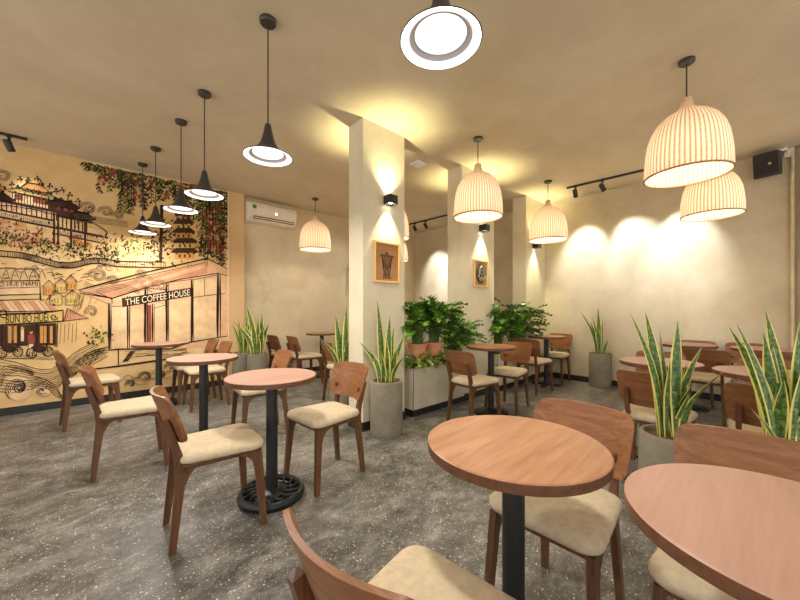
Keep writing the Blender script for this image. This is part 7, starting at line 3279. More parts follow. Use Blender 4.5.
0 1514,2388 -25,19 -37,-8 30,-20
0 1349,2640 30,27 9,48 -33,-35
0 1388,2014 -32,-14 -20,-41 37,20
2 1443,2213 -26,-24 -7,-42 30,30
9 1522,2463 24,-5 28,19 -30,3
9 1435,2627 -19,-22 -1,-33 20,28
0 1513,2328 -32,20 -45,-15 39,-20
9 1600,1982 -30,7 -34,-21 36,-6
0 1317,2101 -19,35 -43,9 25,-39
0 1500,2098 23,-8 29,15 -29,8
9 1616,2128 -34,-12 -23,-39 39,16
2 1538,2309 -30,5 -33,-24 37,-3
0 1349,2642 32,18 19,42 -37,-24
2 1360,2386 -21,-5 -16,-24 25,8
0 1626,2672 2,28 -19,22 -1,-33
0 1423,2739 -19,14 -29,-8 23,-14
2 1535,2037 -10,-34 16,-35 10,41
9 1421,2773 32,31 9,53 -36,-40
9 1539,1929 14,-34 39,-14 -19,39
2 1443,2743 36,3 34,36 -43,-7
0 1509,2798 18,19 4,30 -20,-24
9 1432,2054 -29,-4 -24,-31 34,8
2 1495,2148 -17,13 -26,-7 22,-13
2 1392,2366 7,30 -15,28 -7,-35
2 1427,2735 -14,16 -25,-2 18,-17
0 1452,2618 -16,32 -41,8 22,-37
0 1612,2426 -25,-25 -6,-42 29,32
9 1388,2505 -1,-33 24,-24 -2,39
9 1418,2841 23,11 14,30 -26,-16
2 1582,2839 -22,-21 -8,-34 26,25
9 1612,2486 -13,-29 10,-31 12,34
2 1402,2452 30,-23 46,11 -37,24
0 1550,2152 29,-14 38,16 -36,14
9 1568,2575 20,35 -7,43 -21,-42
2 1419,2231 35,1 32,34 -41,-6
0 1618,2113 10,-27 27,-11 -11,31
0 1406,2297 26,9 18,32 -31,-14
9 1578,2243 20,26 1,39 -23,-33
0 1370,1890 -29,20 -41,-12 36,-20
0 1482,2788 3,28 -18,22 -2,-33
0 1609,2704 25,-10 21,15 -18,10
2 1533,2548 -28,-14 -16,-37 32,20
0 1631,1913 24,11 0,35 -9,-15
0 1484,2062 -17,27 -36,6 22,-31
9 1404,2215 27,28 4,46 -30,-36
9 1319,2043 16,39 -13,45 -16,-47
2 1511,2837 -13,-23 3,-28 14,28
9 1534,2779 13,-33 38,-11 -18,37
0 1561,2477 -29,-26 -9,-46 33,33
2 1482,2392 24,-8 31,16 -30,8
2 1374,2434 18,-10 26,9 -23,10
0 1458,2084 14,22 -3,30 -15,-27
2 1565,2303 -20,-33 4,-44 23,41
0 1337,2122 27,29 5,47 -31,-36
2 1463,2315 -27,-31 -2,-49 30,40
9 1396,2011 -17,13 -25,-7 21,-13
0 1426,2538 5,-27 24,-16 -7,32
2 1610,2089 -30,25 -46,-9 37,-25
0 1391,2399 -28,-22 -12,-41 32,27
0 1573,2593 -19,12 -28,-9 23,-12
0 1524,2083 -22,-15 -9,-30 24,19
2 1391,1903 -21,21 -36,-3 27,-23
9 1462,2169 -17,34 -42,10 23,-39
2 1346,2455 -2,41 -33,27 6,-48
0 1479,2023 29,16 15,40 -33,-23
0 1436,2470 29,13 19,37 -34,-19
0 1625,2262 22,8 8,26 -19,-11
9 1470,2598 -20,18 -33,-6 25,-19
0 1410,2310 15,28 -7,34 -15,-34
9 1406,2738 -26,-22 -10,-40 30,28
9 1453,2760 -18,27 -38,2 23,-30
0 1574,1926 -34,-3 -28,-32 39,6
2 1454,2427 -32,-31 -8,-53 36,40
2 1569,1956 15,-17 28,2 -21,18
0 1377,2836 16,28 -4,34 -17,-34
2 1576,2276 -2,-44 33,-36 -2,53
2 1461,2383 4,35 -22,30 -2,-42
0 1433,1974 -10,35 -35,17 15,-40
0 1451,2804 -22,-17 -10,-32 25,21
2 1508,2532 -28,13 -39,-17 35,-13
2 1509,2124 4,31 -21,26 -1,-36
2 1372,1960 -12,-38 18,-41 11,46
0 1425,2769 -27,-37 -1,-53 31,47
0 1297,2719 -19,28 -40,1 25,-31
0 1504,2483 -24,4 -27,-20 29,-2
9 1359,2388 2,-22 18,-14 -4,25
0 1344,2073 15,35 -11,42 -16,-43
4 218,2772 18,-27 33,26 -24,27
4 209,2759 -17,-38 23,-29 16,45
6 201,2760 -29,-18 -1,-46 33,24
6 197,2767 -27,11 -23,-39 32,-9
4 200,2780 -5,38 -34,-3 8,-42
4 210,2786 26,29 -10,41 -27,-35
4 218,2777 25,-16 27,37 -31,13
9 235,2811 -4,-11 -9,1 1,13 7,5
9 241,2785 -6,-7 -6,-1 -3,11 9,2
9 233,2782 -6,-10 -9,-1 2,12 6,7
9 229,2766 -3,-8 -8,2 1,8 6,7
4 545,2642 13,-37 38,14 -18,39
6 537,2633 -15,-41 28,-27 14,48
4 532,2632 -28,-30 12,-43 29,37
6 524,2643 -28,17 -29,-37 33,-16
4 531,2660 12,42 -30,21 -10,-48
6 543,2659 33,13 6,50 -38,-20
4 546,2648 25,-24 33,31 -30,24
9 534,2625 -5,-9 -8,0 -2,11 10,7
9 529,2649 -6,-13 -6,3 -1,11 7,4
9 546,2676 -5,-11 -8,3 0,11 8,5
9 544,2653 -4,-12 -7,3 0,12 6,2
4 299,2891 4,-28 26,3 -7,31
4 296,2887 -7,-30 21,-14 6,35
4 286,2890 -21,3 -14,-32 25,0
6 286,2897 -12,21 -25,-16 16,-22
4 287,2900 -7,26 -26,-9 10,-28
4 293,2906 14,28 -16,22 -13,-32
4 301,2900 19,-11 20,28 -23,9
9 282,2872 -3,-11 -6,4 -3,9 9,8
9 311,2877 -7,-12 -8,2 0,10 8,5
9 298,2913 -6,-8 -7,-1 0,12 7,2
9 285,2879 -7,-10 -6,2 0,11 6,4
6 715,2823 20,-16 25,26 -25,15
6 706,2810 -17,-28 15,-27 18,33
4 700,2812 -26,-5 -9,-37 29,10
4 698,2816 -23,8 -19,-31 27,-6
4 704,2830 9,32 -24,15 -7,-36
4 712,2830 25,14 1,37 -28,-19
6 714,2828 26,3 11,36 -29,-7
9 701,2795 -3,-9 -10,1 0,10 10,5
9 704,2798 -6,-9 -7,1 1,12 7,6
9 697,2816 -4,-9 -9,0 0,12 8,4
9 700,2834 -8,-12 -6,3 -2,11 8,7
4 1039,2896 11,-32 36,12 -16,34
4 1027,2887 -26,-28 12,-37 27,35
4 1027,2887 -26,-28 12,-37 27,34
6 1019,2893 -30,3 -19,-40 35,0
6 1022,2908 -1,37 -35,1 5,-40
6 1032,2913 26,28 -13,24 -27,-22
6 1040,2904 27,-15 28,35 -32,12
9 1018,2891 -8,-10 -9,-2 0,13 8,4
9 1056,2907 -7,-13 -9,4 1,11 9,4
9 1018,2892 -5,-11 -8,2 0,13 9,5
9 1030,2923 -6,-10 -10,0 2,14 10,2
4 1202,2909 20,-31 41,23 -26,32
4 1193,2897 -16,-42 31,-25 15,49
4 1187,2896 -30,-32 13,-42 32,39
4 1177,2905 -31,14 -30,-40 37,-11
4 1183,2921 3,42 -40,2 1,-42
4 1196,2925 35,23 -3,17 -38,0
6 1201,2919 36,-2 22,47 -42,-2
9 1168,2911 -6,-13 -9,3 0,14 11,4
9 1187,2915 -9,-10 -8,0 -3,9 12,7
9 1196,2896 -4,-8 -11,-1 -1,11 12,5
9 1211,2902 -9,-14 -12,2 3,14 9,2
4 1259,2947 -3,-35 32,-7 0,39
6 1259,2946 -5,-35 31,-9 2,40
6 1245,2947 -30,-3 -13,-38 33,6
4 1244,2957 -14,8 -33,0 19,-26
6 1251,2965 12,0 -26,0 -11,0
4 1257,2965 27,0 -7,0 -29,0
4 1264,2957 23,-17 29,25 -28,0
9 1249,2935 -5,-8 -10,0 -1,11 9,6
9 1272,2965 -8,0 -7,0 -3,0 11,0
9 1283,2965 -7,0 -11,0 2,0 9,0
9 1264,2965 -4,0 -12,0 3,0 9,0
6 1383,2549 14,-38 45,13 -21,41
4 1375,2540 -17,-42 33,-26 15,49
4 1363,2541 -37,-17 -2,-50 41,24
6 1359,2558 -16,36 -43,-16 22,-38
4 1362,2563 -2,43 -43,2 7,-47
4 1373,2569 28,36 -20,39 -29,-42
4 1382,2565 39,4 16,50 -45,-10
9 1377,2538 -7,-13 -12,2 3,13 9,4
9 1363,2558 -4,-8 -12,-2 0,14 12,6
9 1410,2598 -5,-9 -13,-1 3,14 10,7
9 1355,2557 -6,-12 -10,3 -1,12 10,6
6 1482,2422 32,-33 50,35 -42,34
6 1468,2405 -24,-50 37,-37 24,58
4 1450,2413 -45,10 -30,-54 52,-6
4 1450,2413 -45,9 -30,-53 52,-6
6 1452,2430 -13,48 -54,-9 20,-52
4 1470,2440 41,35 -15,55 -43,-44
4 1482,2427 40,-23 42,47 -49,20
9 1449,2420 -4,-8 -9,-1 -1,13 12,4
9 1497,2407 -6,-13 -10,4 -1,12 11,9
9 1510,2434 -6,-11 -12,1 3,12 9,6
9 1440,2385 -5,-13 -12,3 1,14 10,4
4 1564,2268 32,-37 52,32 -41,38
4 1543,2251 -42,-34 15,-56 44,43
6 1536,2254 -48,-13 -8,-61 53,20
6 1531,2268 -35,31 -47,-38 43,-30
4 1544,2286 23,51 -40,35 -21,-59
4 1548,2287 32,46 -31,45 -32,-54
6 1564,2278 46,-11 33,56 -56,5
9 1518,2283 -4,-11 -10,1 0,12 9,10
9 1593,2255 -5,-8 -13,1 -1,12 12,3
9 1556,2236 -5,-8 -8,2 0,11 9,2
9 1530,2230 -7,-12 -8,2 0,12 9,7
6 1448,2105 -1,-53 52,-12 -4,60
6 1441,2101 -22,-49 39,-37 21,58
4 1428,2103 -47,-14 -6,-59 52,21
4 1424,2125 -17,47 -53,-13 24,-49
4 1433,2134 17,52 -44,29 -14,-59
4 1449,2133 48,14 7,60 -53,-21
4 1454,2125 44,-16 35,50 -52,13
9 1436,2077 -7,-8 -12,-2 1,15 12,2
9 1475,2092 -7,-11 -11,2 -2,11 13,5
9 1419,2129 -9,-12 -11,3 1,14 11,5
9 1449,2142 -5,-13 -9,6 -2,12 10,7
6 1573,2048 7,-48 51,-1 -12,53
4 1559,2041 -36,-34 20,-49 37,42
4 1550,2046 -45,-3 -15,-55 50,9
4 1548,2050 -43,11 -28,-48 49,-8
4 1550,2067 -10,46 -50,-3 15,-50
4 1563,2075 31,39 -25,45 -32,-48
4 1573,2071 45,11 8,56 -50,-17
9 1596,2065 -5,-8 -13,-1 1,14 12,7
9 1563,2040 -7,-13 -11,5 1,13 10,4
9 1584,2045 -5,-11 -13,2 4,12 8,5
9 1568,2050 -10,-12 -13,2 2,14 11,3
6 1392,2249 -2,-44 42,-11 -1,50
4 1385,2245 -25,-37 25,-37 25,44
6 1373,2251 -38,3 -20,-47 43,2
6 1372,2253 -37,8 -24,-44 42,-5
4 1382,2274 19,41 -32,30 -17,-48
4 1393,2272 39,14 5,50 -43,-20
6 1398,2264 34,-17 32,39 -40,15
9 1366,2252 -9,-13 -8,4 -2,14 9,6
9 1423,2257 -5,-10 -9,1 -3,13 12,6
9 1390,2275 -8,-14 -10,3 0,15 11,2
9 1428,2265 -8,-13 -11,5 1,13 10,6
4 1518,2651 15,-33 41,15 -21,35
4 1512,2644 -6,-40 36,-13 4,46
6 1495,2647 -35,3 -20,-43 40,1
4 1494,2654 -25,24 -36,-28 31,-23
4 1502,2667 11,40 -34,18 -9,-46
4 1507,2669 25,34 -20,35 -26,-41
4 1516,2666 36,8 11,46 -41,-14
9 1493,2628 -4,-9 -12,1 -1,9 13,9
9 1543,2631 -5,-12 -11,4 2,12 9,6
9 1511,2664 -4,-12 -11,3 0,13 11,8
9 1524,2688 -8,-9 -8,-2 -3,15 11,3
4 543,2846 19,-16 23,26 -23,14
4 539,2836 -5,-32 25,-10 3,36
4 533,2833 -19,-23 9,-30 21,28
4 527,2841 -21,12 -21,-28 25,-11
6 532,2853 9,31 -23,15 -7,-36
6 538,2855 21,20 -6,33 -23,-26
4 540,2853 25,12 2,36 -27,-17
9 563,2869 -5,-11 -7,2 1,10 7,6
9 557,2868 -5,-10 -9,3 1,8 7,7
9 531,2822 -6,-11 -8,1 -1,12 10,5
9 530,2829 -4,-8 -8,-1 -2,12 9,2
4 861,2717 13,-26 30,15 -17,27
4 853,2708 -16,-30 18,-25 16,35
4 848,2708 -26,-16 2,-36 28,21
6 844,2712 -26,3 -15,-35 30,1
6 847,2727 3,32 -28,7 0,-36
4 859,2728 26,12 4,37 -30,-16
6 862,2723 23,-11 22,30 -28,9
9 866,2728 -7,-12 -10,0 0,13 9,6
9 883,2738 -6,-12 -9,3 0,11 10,5
9 855,2731 -4,-12 -8,4 -2,9 9,5
9 861,2722 -4,-8 -10,-1 2,13 8,3
5 -2,1378 1373,494 284,-126 0,-1139 -503,7 -241,-37 -647,67 0,580
6 133,1396 1238,462 0,-163 -1078,-407
5 274,1376 1071,450 0,-59 -923,-373
8 293,1186 149,1 0,-519 -149,12
8 473,1161 136,0 0,-532 -136,11
4 652,1215 44,0 0,-539 -44,3
8 729,1229 124,1 0,-551 -124,8
8 899,1286 241,4 0,-617 -241,16
8 1190,1595 303,18 0,-934 -303,19
8 293,1313 327,93 0,-53 -327,-91
9 387,1299 784,171 6,-124 -782,-162
9 392,479 81,135 62,8 -83,-136
9 215,850 24,-2 17,29 -28,-1
9 117,862 2,24 -15,20 -1,-28
2 49,870 -7,13 -14,1 9,-15
9 225,798 -13,15 -19,-5 16,-16
3 102,752 17,-3 12,20 -19,0
7 163,761 16,19 -2,34 -18,-24
9 179,940 12,0 8,15 -14,-1
9 188,837 -5,31 -26,16 9,-36
3 148,754 -8,24 -21,7 11,-26
9 208,859 12,7 4,20 -14,-9
7 92,780 -3,25 -20,14 6,-29
7 201,849 5,19 -11,21 -4,-23
9 184,770 19,-6 17,20 -23,4
7 245,826 3,17 -11,15 -1,-20
3 157,837 -14,17 -21,-4 17,-19
3 184,761 13,23 -8,33 -13,-29
9 188,855 -7,27 -23,11 10,-30
7 106,853 -14,16 -20,-7 17,-16
7 172,839 14,0 9,16 -16,-1
3 150,898 -2,19 -14,10 3,-21
9 174,724 -10,14 -17,-3 13,-15
9 164,823 9,-11 14,4 -11,12
7 173,714 -13,26 -27,3 17,-29
7 120,736 18,-11 19,14 -22,11
9 152,866 10,-10 14,4 -12,11
2 128,834 23,-2 16,28 -27,-1
9 91,746 -8,25 -22,9 10,-28
9 91,791 11,11 0,23 -12,-15
3 287,763 15,-8 15,13 -18,7
9 192,821 -10,11 -15,-4 13,-12
3 216,750 -13,16 -19,-4 16,-17
3 153,858 -6,30 -25,13 9,-34
3 193,844 14,-8 15,12 -17,7
2 218,840 -7,16 -16,2 10,-18
2 198,858 23,-7 20,22 -27,6
7 204,821 -2,31 -23,21 4,-36
9 162,702 -3,22 -17,12 5,-24
3 131,744 11,17 -4,26 -12,-21
3 178,784 -2,28 -22,19 5,-33
7 128,773 13,-10 15,9 -16,10
7 240,717 -6,23 -21,8 10,-26
2 165,785 2,29 -19,24 0,-34
7 116,895 -10,18 -20,0 13,-20
9 125,803 17,-3 13,19 -20,2
2 43,855 -8,16 -16,3 9,-19
3 119,931 -4,19 -15,9 5,-22
7 181,917 17,1 11,22 -20,-3
9 113,795 5,16 -9,19 -4,-21
9 68,814 0,28 -19,20 2,-33
3 252,833 2,25 -17,20 0,-29
7 132,821 -8,25 -22,8 10,-28
9 184,719 13,19 -5,29 -14,-23
9 253,804 10,15 -4,22 -11,-18
9 196,742 11,15 -4,24 -11,-19
9 278,833 18,-9 19,15 -22,9
9 90,729 -11,27 -25,7 14,-31
2 236,851 -9,17 -18,2 11,-20
3 217,870 1,25 -18,19 1,-29
3 190,760 17,-10 18,14 -20,10
9 120,901 5,20 -11,22 -4,-25
9 138,882 14,10 3,26 -16,-14
3 133,750 -12,24 -25,1 16,-26
3 194,770 7,16 -7,20 -7,-19
7 96,739 4,27 -17,25 -2,-33
7 218,861 1,32 -22,25 1,-38
2 108,740 14,20 -6,32 -14,-26
2 161,846 -15,15 -20,-9 18,-15
7 221,791 8,25 -13,29 -7,-31
7 88,794 -6,23 -21,9 10,-27
2 131,716 -6,30 -24,14 8,-33
2 128,828 11,11 0,22 -12,-14
7 148,744 13,24 -8,35 -14,-30
7 118,860 -12,22 -23,-1 16,-23
3 217,722 7,26 -13,28 -7,-31
7 175,705 18,11 3,31 -20,-15
10 -304,1425 81,4 0,-105 -81,-2
7 -207,1453 92,4 0,-106 -92,-3
10 -123,1492 86,5 0,-108 -86,-3
7 -256,1311 99,3 0,-106 -99,-1
7 -123,1315 112,3 0,-109 -112,-1
2 -212,1131 14,-7 15,14 -17,7
3 -243,1129 12,-10 15,10 -15,10
9 -231,1206 3,13 -6,13 -3,-15
9 -235,1170 4,15 -8,15 -3,-18
9 -312,1241 -4,22 -17,9 6,-24
3 -234,1139 -3,17 -12,8 4,-19
9 -318,1218 2,16 -9,14 -1,-19
3 -282,1244 7,17 -6,21 -7,-21
2 -293,1217 4,22 -12,20 -3,-27
2 -268,1178 8,-7 11,8 -11,6
3 -290,1232 15,0 10,20 -17,-3
9 -227,1151 -9,11 -13,-4 11,-12
2 -258,1303 9,-7 10,8 -11,6
9 -210,1197 -7,22 -19,6 9,-25
2 -265,1289 16,-2 13,19 -19,1
2 -226,1258 7,9 0,17 -8,-12
9 -284,1274 11,-5 12,12 -14,5
3 -241,1251 15,1 10,21 -17,-4
3 -316,1250 10,14 -2,24 -11,-18
9 -276,1137 10,8 1,20 -11,-12
9 -249,1309 3,13 -6,13 -3,-15
2 -217,1162 -2,15 -12,8 4,-18
3 -312,1133 2,21 -12,18 -1,-25
3 -258,1197 15,6 7,24 -17,-9
9 -269,1274 13,0 10,18 -16,-2
9 -280,1130 -12,15 -19,-6 16,-16
6 -140,1019 34,154 51,-36 124,-86
8 -863,1430 528,50 0,-148 -528,-47
6 -863,1244 34,1 59,-116 -34,-5
8 -829,1244 34,2 60,-117 -35,-5
5 -795,1245 35,2 61,-118 -36,-5
6 -760,1245 35,2 62,-118 -36,-5
8 -725,1246 36,2 63,-119 -37,-6
5 -689,1247 36,1 64,-120 -37,-5
6 -653,1247 37,2 64,-121 -37,-5
8 -616,1248 37,1 65,-121 -38,-5
5 -579,1248 38,2 66,-122 -39,-6
6 -541,1249 38,2 67,-124 -39,-5
8 -503,1250 39,1 68,-124 -40,-5
5 -464,1250 39,2 69,-125 -40,-5
6 -425,1251 40,2 70,-126 -41,-6
8 -385,1251 40,2 72,-127 -42,-5
5 -345,1252 41,2 73,-128 -42,-5
6 -304,1253 42,2 74,-129 -43,-6
7 -771,1087 195,19 241,9 187,34 -9,-135 -194,-12 -247,-15 -173,-5
9 -863,985 265,-9 391,22 0,-257 -656,27
10 -784,982 15,0 0,-179 -15,1
10 -717,980 24,-1 0,-181 -24,1
10 -576,975 26,-1 0,-186 -26,2
10 -533,974 22,-1 0,-188 -22,2
10 -335,967 26,-1 0,-195 -26,2
10 -304,966 22,-1 0,-195 -22,1
10 -256,964 22,0 0,-198 -22,2
8 -481,950 23,-1 0,-145 -23,1
10 -453,949 -10,-15 -7,-8 -10,13 -1,11 2,17 9,0 8,-8
4 -432,858 27,27 27,-24 4,-96 -50,3
10 -389,903 -4,-17 -12,-7 -9,13 -3,13 1,15 11,1 13,3
9 -390,917 -5,-11 -10,0 -10,0 -8,12 7,7 11,8 13,-7
8 -424,768 42,-3 -8,-90 -7,-67 -12,1 0,90 -27,-87 -11,1
9 -871,706 -1,-7 -7,2 -2,6 1,7 7,0
9 -763,713 -5,-7 -6,-4 -4,12 4,9 6,1
9 -883,769 46,28 46,-24 13,-43 -46,-28 -39,24
9 -833,797 -8,-8 -9,-7 -12,8 -5,9 6,8 11,5 13,-8
9 -610,683 -6,-11 -6,5 -3,8 3,8 7,-2
9 -496,690 -4,-8 -7,2 -5,7 5,9 6,-2
9 -626,750 50,29 51,-26 14,-45 -51,-29 -43,26
9 -568,778 -8,-8 -15,-2 -14,6 -4,7 7,11 11,4 13,-9
9 -391,664 -3,-7 -7,-2 -4,10 3,11 9,-1
9 -262,670 -5,-11 -9,3 -5,10 5,12 8,-4
9 -405,733 54,30 55,-27 16,-47 -55,-30 -47,27
9 -347,763 -8,-12 -12,-4 -14,8 -7,10 5,10 16,5 14,-8
8 -400,270 -8,-53 -20,-46 -29,-21 -39,-9 -38,22 -27,35 -24,49 -6,53 9,53 17,43 33,27 36,2 39,-9 29,-42 26,-47
8 -254,212 -7,-31 -20,-22 -24,-13 -29,8 -26,18 -15,29 -6,32 4,30 19,23 25,9 28,1 26,-23 19,-28"""
import bpy, bmesh, math, random
from mathutils import Vector, Matrix
PI = math.pi
scene = bpy.context.scene
COL = scene.collection
RND = random.Random(11)

# ------------------------------------------------------------------ room measures (metres)
H = 2.975            # ceiling height
Y_MURAL = 5.65       # wall with the mural
Y_FAR = 5.74         # recessed wall with the air conditioner
X_BACK = 5.88        # back wall
SIDE = Vector((0.73, -0.683, 0))     # a horizontal direction used to lay out leaf fans
FORE = Vector((0.683, 0.73, 0))

def lin(c):
    c = c / 255.0
    return c / 12.92 if c <= 0.04045 else ((c + 0.055) / 1.055) ** 2.4
def rgb(r, g, b): return (lin(r), lin(g), lin(b), 1.0)

# ------------------------------------------------------------------ materials
def new_mat(name):
    m = bpy.data.materials.new(name); m.use_nodes = True
    nt = m.node_tree
    return m, nt, nt.nodes['Principled BSDF']
def N(nt, t, **kw):
    n = nt.nodes.new(t)
    for k, v in kw.items():
        if k in n.inputs.keys(): n.inputs[k].default_value = v
        else: setattr(n, k, v)
    return n
def ramp(nt, fac, stops, interp='LINEAR'):
    r = nt.nodes.new('ShaderNodeValToRGB'); r.color_ramp.interpolation = interp
    e = r.color_ramp.elements
    while len(e) < len(stops): e.new(0.5)
    for el, (p, c) in zip(e, stops): el.position = p; el.color = c
    nt.links.new(fac, r.inputs['Fac']); return r.outputs['Color']
def mixc(nt, fac, a, b, mode='MIX'):
    m = nt.nodes.new('ShaderNodeMix'); m.data_type = 'RGBA'; m.blend_type = mode
    for sock, v in ((m.inputs[0], fac), (m.inputs[6], a), (m.inputs[7], b)):
        if hasattr(v, 'default_value'): nt.links.new(v, sock)
        else: sock.default_value = v
    return m.outputs[2]
def coords(nt, scale=(1, 1, 1), kind='Object'):
    tc = nt.nodes.new('ShaderNodeTexCoord'); mp = nt.nodes.new('ShaderNodeMapping')
    mp.inputs['Scale'].default_value = scale
    nt.links.new(tc.outputs[kind], mp.inputs['Vector']); return mp.outputs['Vector']
def noise(nt, vec, scale, detail=4, rough=.6, dist=0):
    n = N(nt, 'ShaderNodeTexNoise', Scale=scale, Detail=detail, Roughness=rough, Distortion=dist)
    nt.links.new(vec, n.inputs['Vector']); return n.outputs['Fac']
def bump(nt, bsdf, h, strength=.2, dist=.01):
    b = N(nt, 'ShaderNodeBump', Strength=strength, Distance=dist)
    nt.links.new(h, b.inputs['Height']); nt.links.new(b.outputs['Normal'], bsdf.inputs['Normal'])

def plain(name, c, rough=.5, metal=0, spec=.5, emit=None, es=0, var=.06, vs=9):
    m, nt, b = new_mat(name)
    v = noise(nt, coords(nt), vs)
    dark = tuple(x * (1 - 2 * var) for x in c[:3]) + (1,); light = tuple(min(1, x * (1 + 2 * var)) for x in c[:3]) + (1,)
    nt.links.new(ramp(nt, v, [(.3, dark), (.7, light)]), b.inputs['Base Color'])
    b.inputs['Roughness'].default_value = rough; b.inputs['Metallic'].default_value = metal
    b.inputs['Specular IOR Level'].default_value = spec
    if emit: b.inputs['Emission Color'].default_value = emit; b.inputs['Emission Strength'].default_value = es
    return m
def plaster(name, a, b_, c, stain=None, sc=1.0, rough=.75):
    m, nt, b = new_mat(name)
    v = coords(nt, kind='Object')
    n1 = noise(nt, v, .9 * sc, 6, .62, .6); n2 = noise(nt, v, 4.5 * sc, 8, .65, .3)
    col = ramp(nt, n1, [(.3, a), (.5, b_), (.72, c)])
    col = mixc(nt, .35, col, ramp(nt, n2, [(.3, a), (.55, b_), (.75, c)]))
    if stain:
        n3 = noise(nt, coords(nt, (1.2, 1.2, .8)), 1.5, 7, .72, .25)
        col = mixc(nt, ramp(nt, n3, [(.57, (0, 0, 0, 1)), (.75, (.6, .6, .6, 1))]), col, stain)
    nt.links.new(col, b.inputs['Base Color']); b.inputs['Roughness'].default_value = rough
    b.inputs['Specular IOR Level'].default_value = .25
    bump(nt, b, n2, .12, .01); return m
def wood(name, dark, mid, light, axis='X', rough=.38, scale=1.0):
    m, nt, b = new_mat(name)
    s = {'X': (1.2, 14, 14), 'Y': (14, 1.2, 14), 'Z': (14, 14, 1.2)}[axis]
    v = coords(nt, tuple(q * scale for q in s))
    n1 = noise(nt, v, 2.2, 7, .62, .8); n2 = noise(nt, v, 9, 4, .6, .3)
    col = ramp(nt, n1, [(.28, dark), (.5, mid), (.72, light)])
    col = mixc(nt, .25, col, ramp(nt, n2, [(.35, dark), (.65, light)]))
    nt.links.new(col, b.inputs['Base Color']); b.inputs['Roughness'].default_value = rough
    b.inputs['Specular IOR Level'].default_value = .4
    bump(nt, b, n2, .06, .003); return m
def terrazzo():
    m, nt, b = new_mat('polished_terrazzo_floor')
    v = coords(nt)
    n1 = noise(nt, v, 1.3, 8, .7, .5); n2 = noise(nt, coords(nt, (1, 1.5, 1)), 5.5, 10, .78, .25); n3 = noise(nt, v, 34, 5, .7)
    col = ramp(nt, n1, [(.38, rgb(62, 60, 56)), (.5, rgb(110, 107, 101)), (.62, rgb(152, 148, 141))])
    col = mixc(nt, .6, col, ramp(nt, n2, [(.36, rgb(36, 34, 31)), (.47, rgb(84, 82, 78)), (.55, rgb(132, 128, 122)), (.66, rgb(190, 185, 177))]))
    col = mixc(nt, .22, col, ramp(nt, n3, [(.35, rgb(52, 48, 44)), (.65, rgb(150, 144, 134))]))
    for sc, lo, keep, fac in ((60, .17, .82, .9), (120, .22, .74, .7)):
        vo = N(nt, 'ShaderNodeTexVoronoi', Scale=sc); nt.links.new(v, vo.inputs['Vector'])
        spot = ramp(nt, vo.outputs['Distance'], [(lo, (1, 1, 1, 1)), (lo + .12, (0, 0, 0, 1))])
        sep = nt.nodes.new('ShaderNodeSeparateColor'); nt.links.new(vo.outputs['Color'], sep.inputs[0])
        pick = ramp(nt, sep.outputs[0], [(keep, (0, 0, 0, 1)), (keep + .02, (1, 1, 1, 1))])
        mul = mixc(nt, 1.0, spot, pick, 'MULTIPLY')
        mul = mixc(nt, 1.0, mul, (fac, fac, fac, 1), 'MULTIPLY')
        col = mixc(nt, mul, col, rgb(232, 224, 208))
    # saw-cut joints of the slab
    nt.links.new(col, b.inputs['Base Color'])
    nt.links.new(ramp(nt, n2, [(.3, (.3, .3, .3, 1)), (.7, (.48, .48, .48, 1))]), b.inputs['Roughness'])
    b.inputs['Specular IOR Level'].default_value = .35
    bump(nt, b, n2, .05, .004); return m
def leaf_mat(name='variegated_leaf'):
    m, nt, b = new_mat(name)
    uv = nt.nodes.new('ShaderNodeUVMap')
    sp = nt.nodes.new('ShaderNodeSeparateXYZ'); nt.links.new(uv.outputs['UV'], sp.inputs[0])
    mp = nt.nodes.new('ShaderNodeMapping'); mp.inputs['Scale'].default_value = (1.5, 26, 1)
    nt.links.new(uv.outputs['UV'], mp.inputs['Vector'])
    band = noise(nt, mp.outputs['Vector'], 1.8, 5, .7, .6)
    green = ramp(nt, band, [(.32, rgb(34, 60, 26)), (.48, rgb(70, 102, 40)), (.66, rgb(140, 156, 84))])
    mp2 = nt.nodes.new('ShaderNodeMapping'); mp2.inputs['Scale'].default_value = (1, 9, 1); nt.links.new(uv.outputs['UV'], mp2.inputs['Vector'])
    wob = noise(nt, mp2.outputs['Vector'], 2.0, 3)
    a = N(nt, 'ShaderNodeMath', operation='SUBTRACT'); nt.links.new(sp.outputs[0], a.inputs[0]); a.inputs[1].default_value = .5
    ab = N(nt, 'ShaderNodeMath', operation='ABSOLUTE'); nt.links.new(a.outputs[0], ab.inputs[0])
    w = N(nt, 'ShaderNodeMath', operation='MULTIPLY_ADD'); nt.links.new(wob, w.inputs[0]); w.inputs[1].default_value = .14; nt.links.new(ab.outputs[0], w.inputs[2])
    edge = ramp(nt, w.outputs[0], [(.41, (0, 0, 0, 1)), (.45, (1, 1, 1, 1))])
    nt.links.new(mixc(nt, edge, green, rgb(226, 214, 112)), b.inputs['Base Color'])
    b.inputs['Roughness'].default_value = .38
    return m
def foliage_mat(name, a, b_, c):
    m, nt, b = new_mat(name)
    n = noise(nt, coords(nt), 14, 3)
    nt.links.new(ramp(nt, n, [(.3, a), (.5, b_), (.7, c)]), b.inputs['Base Color'])
    b.inputs['Roughness'].default_value = .35; return m
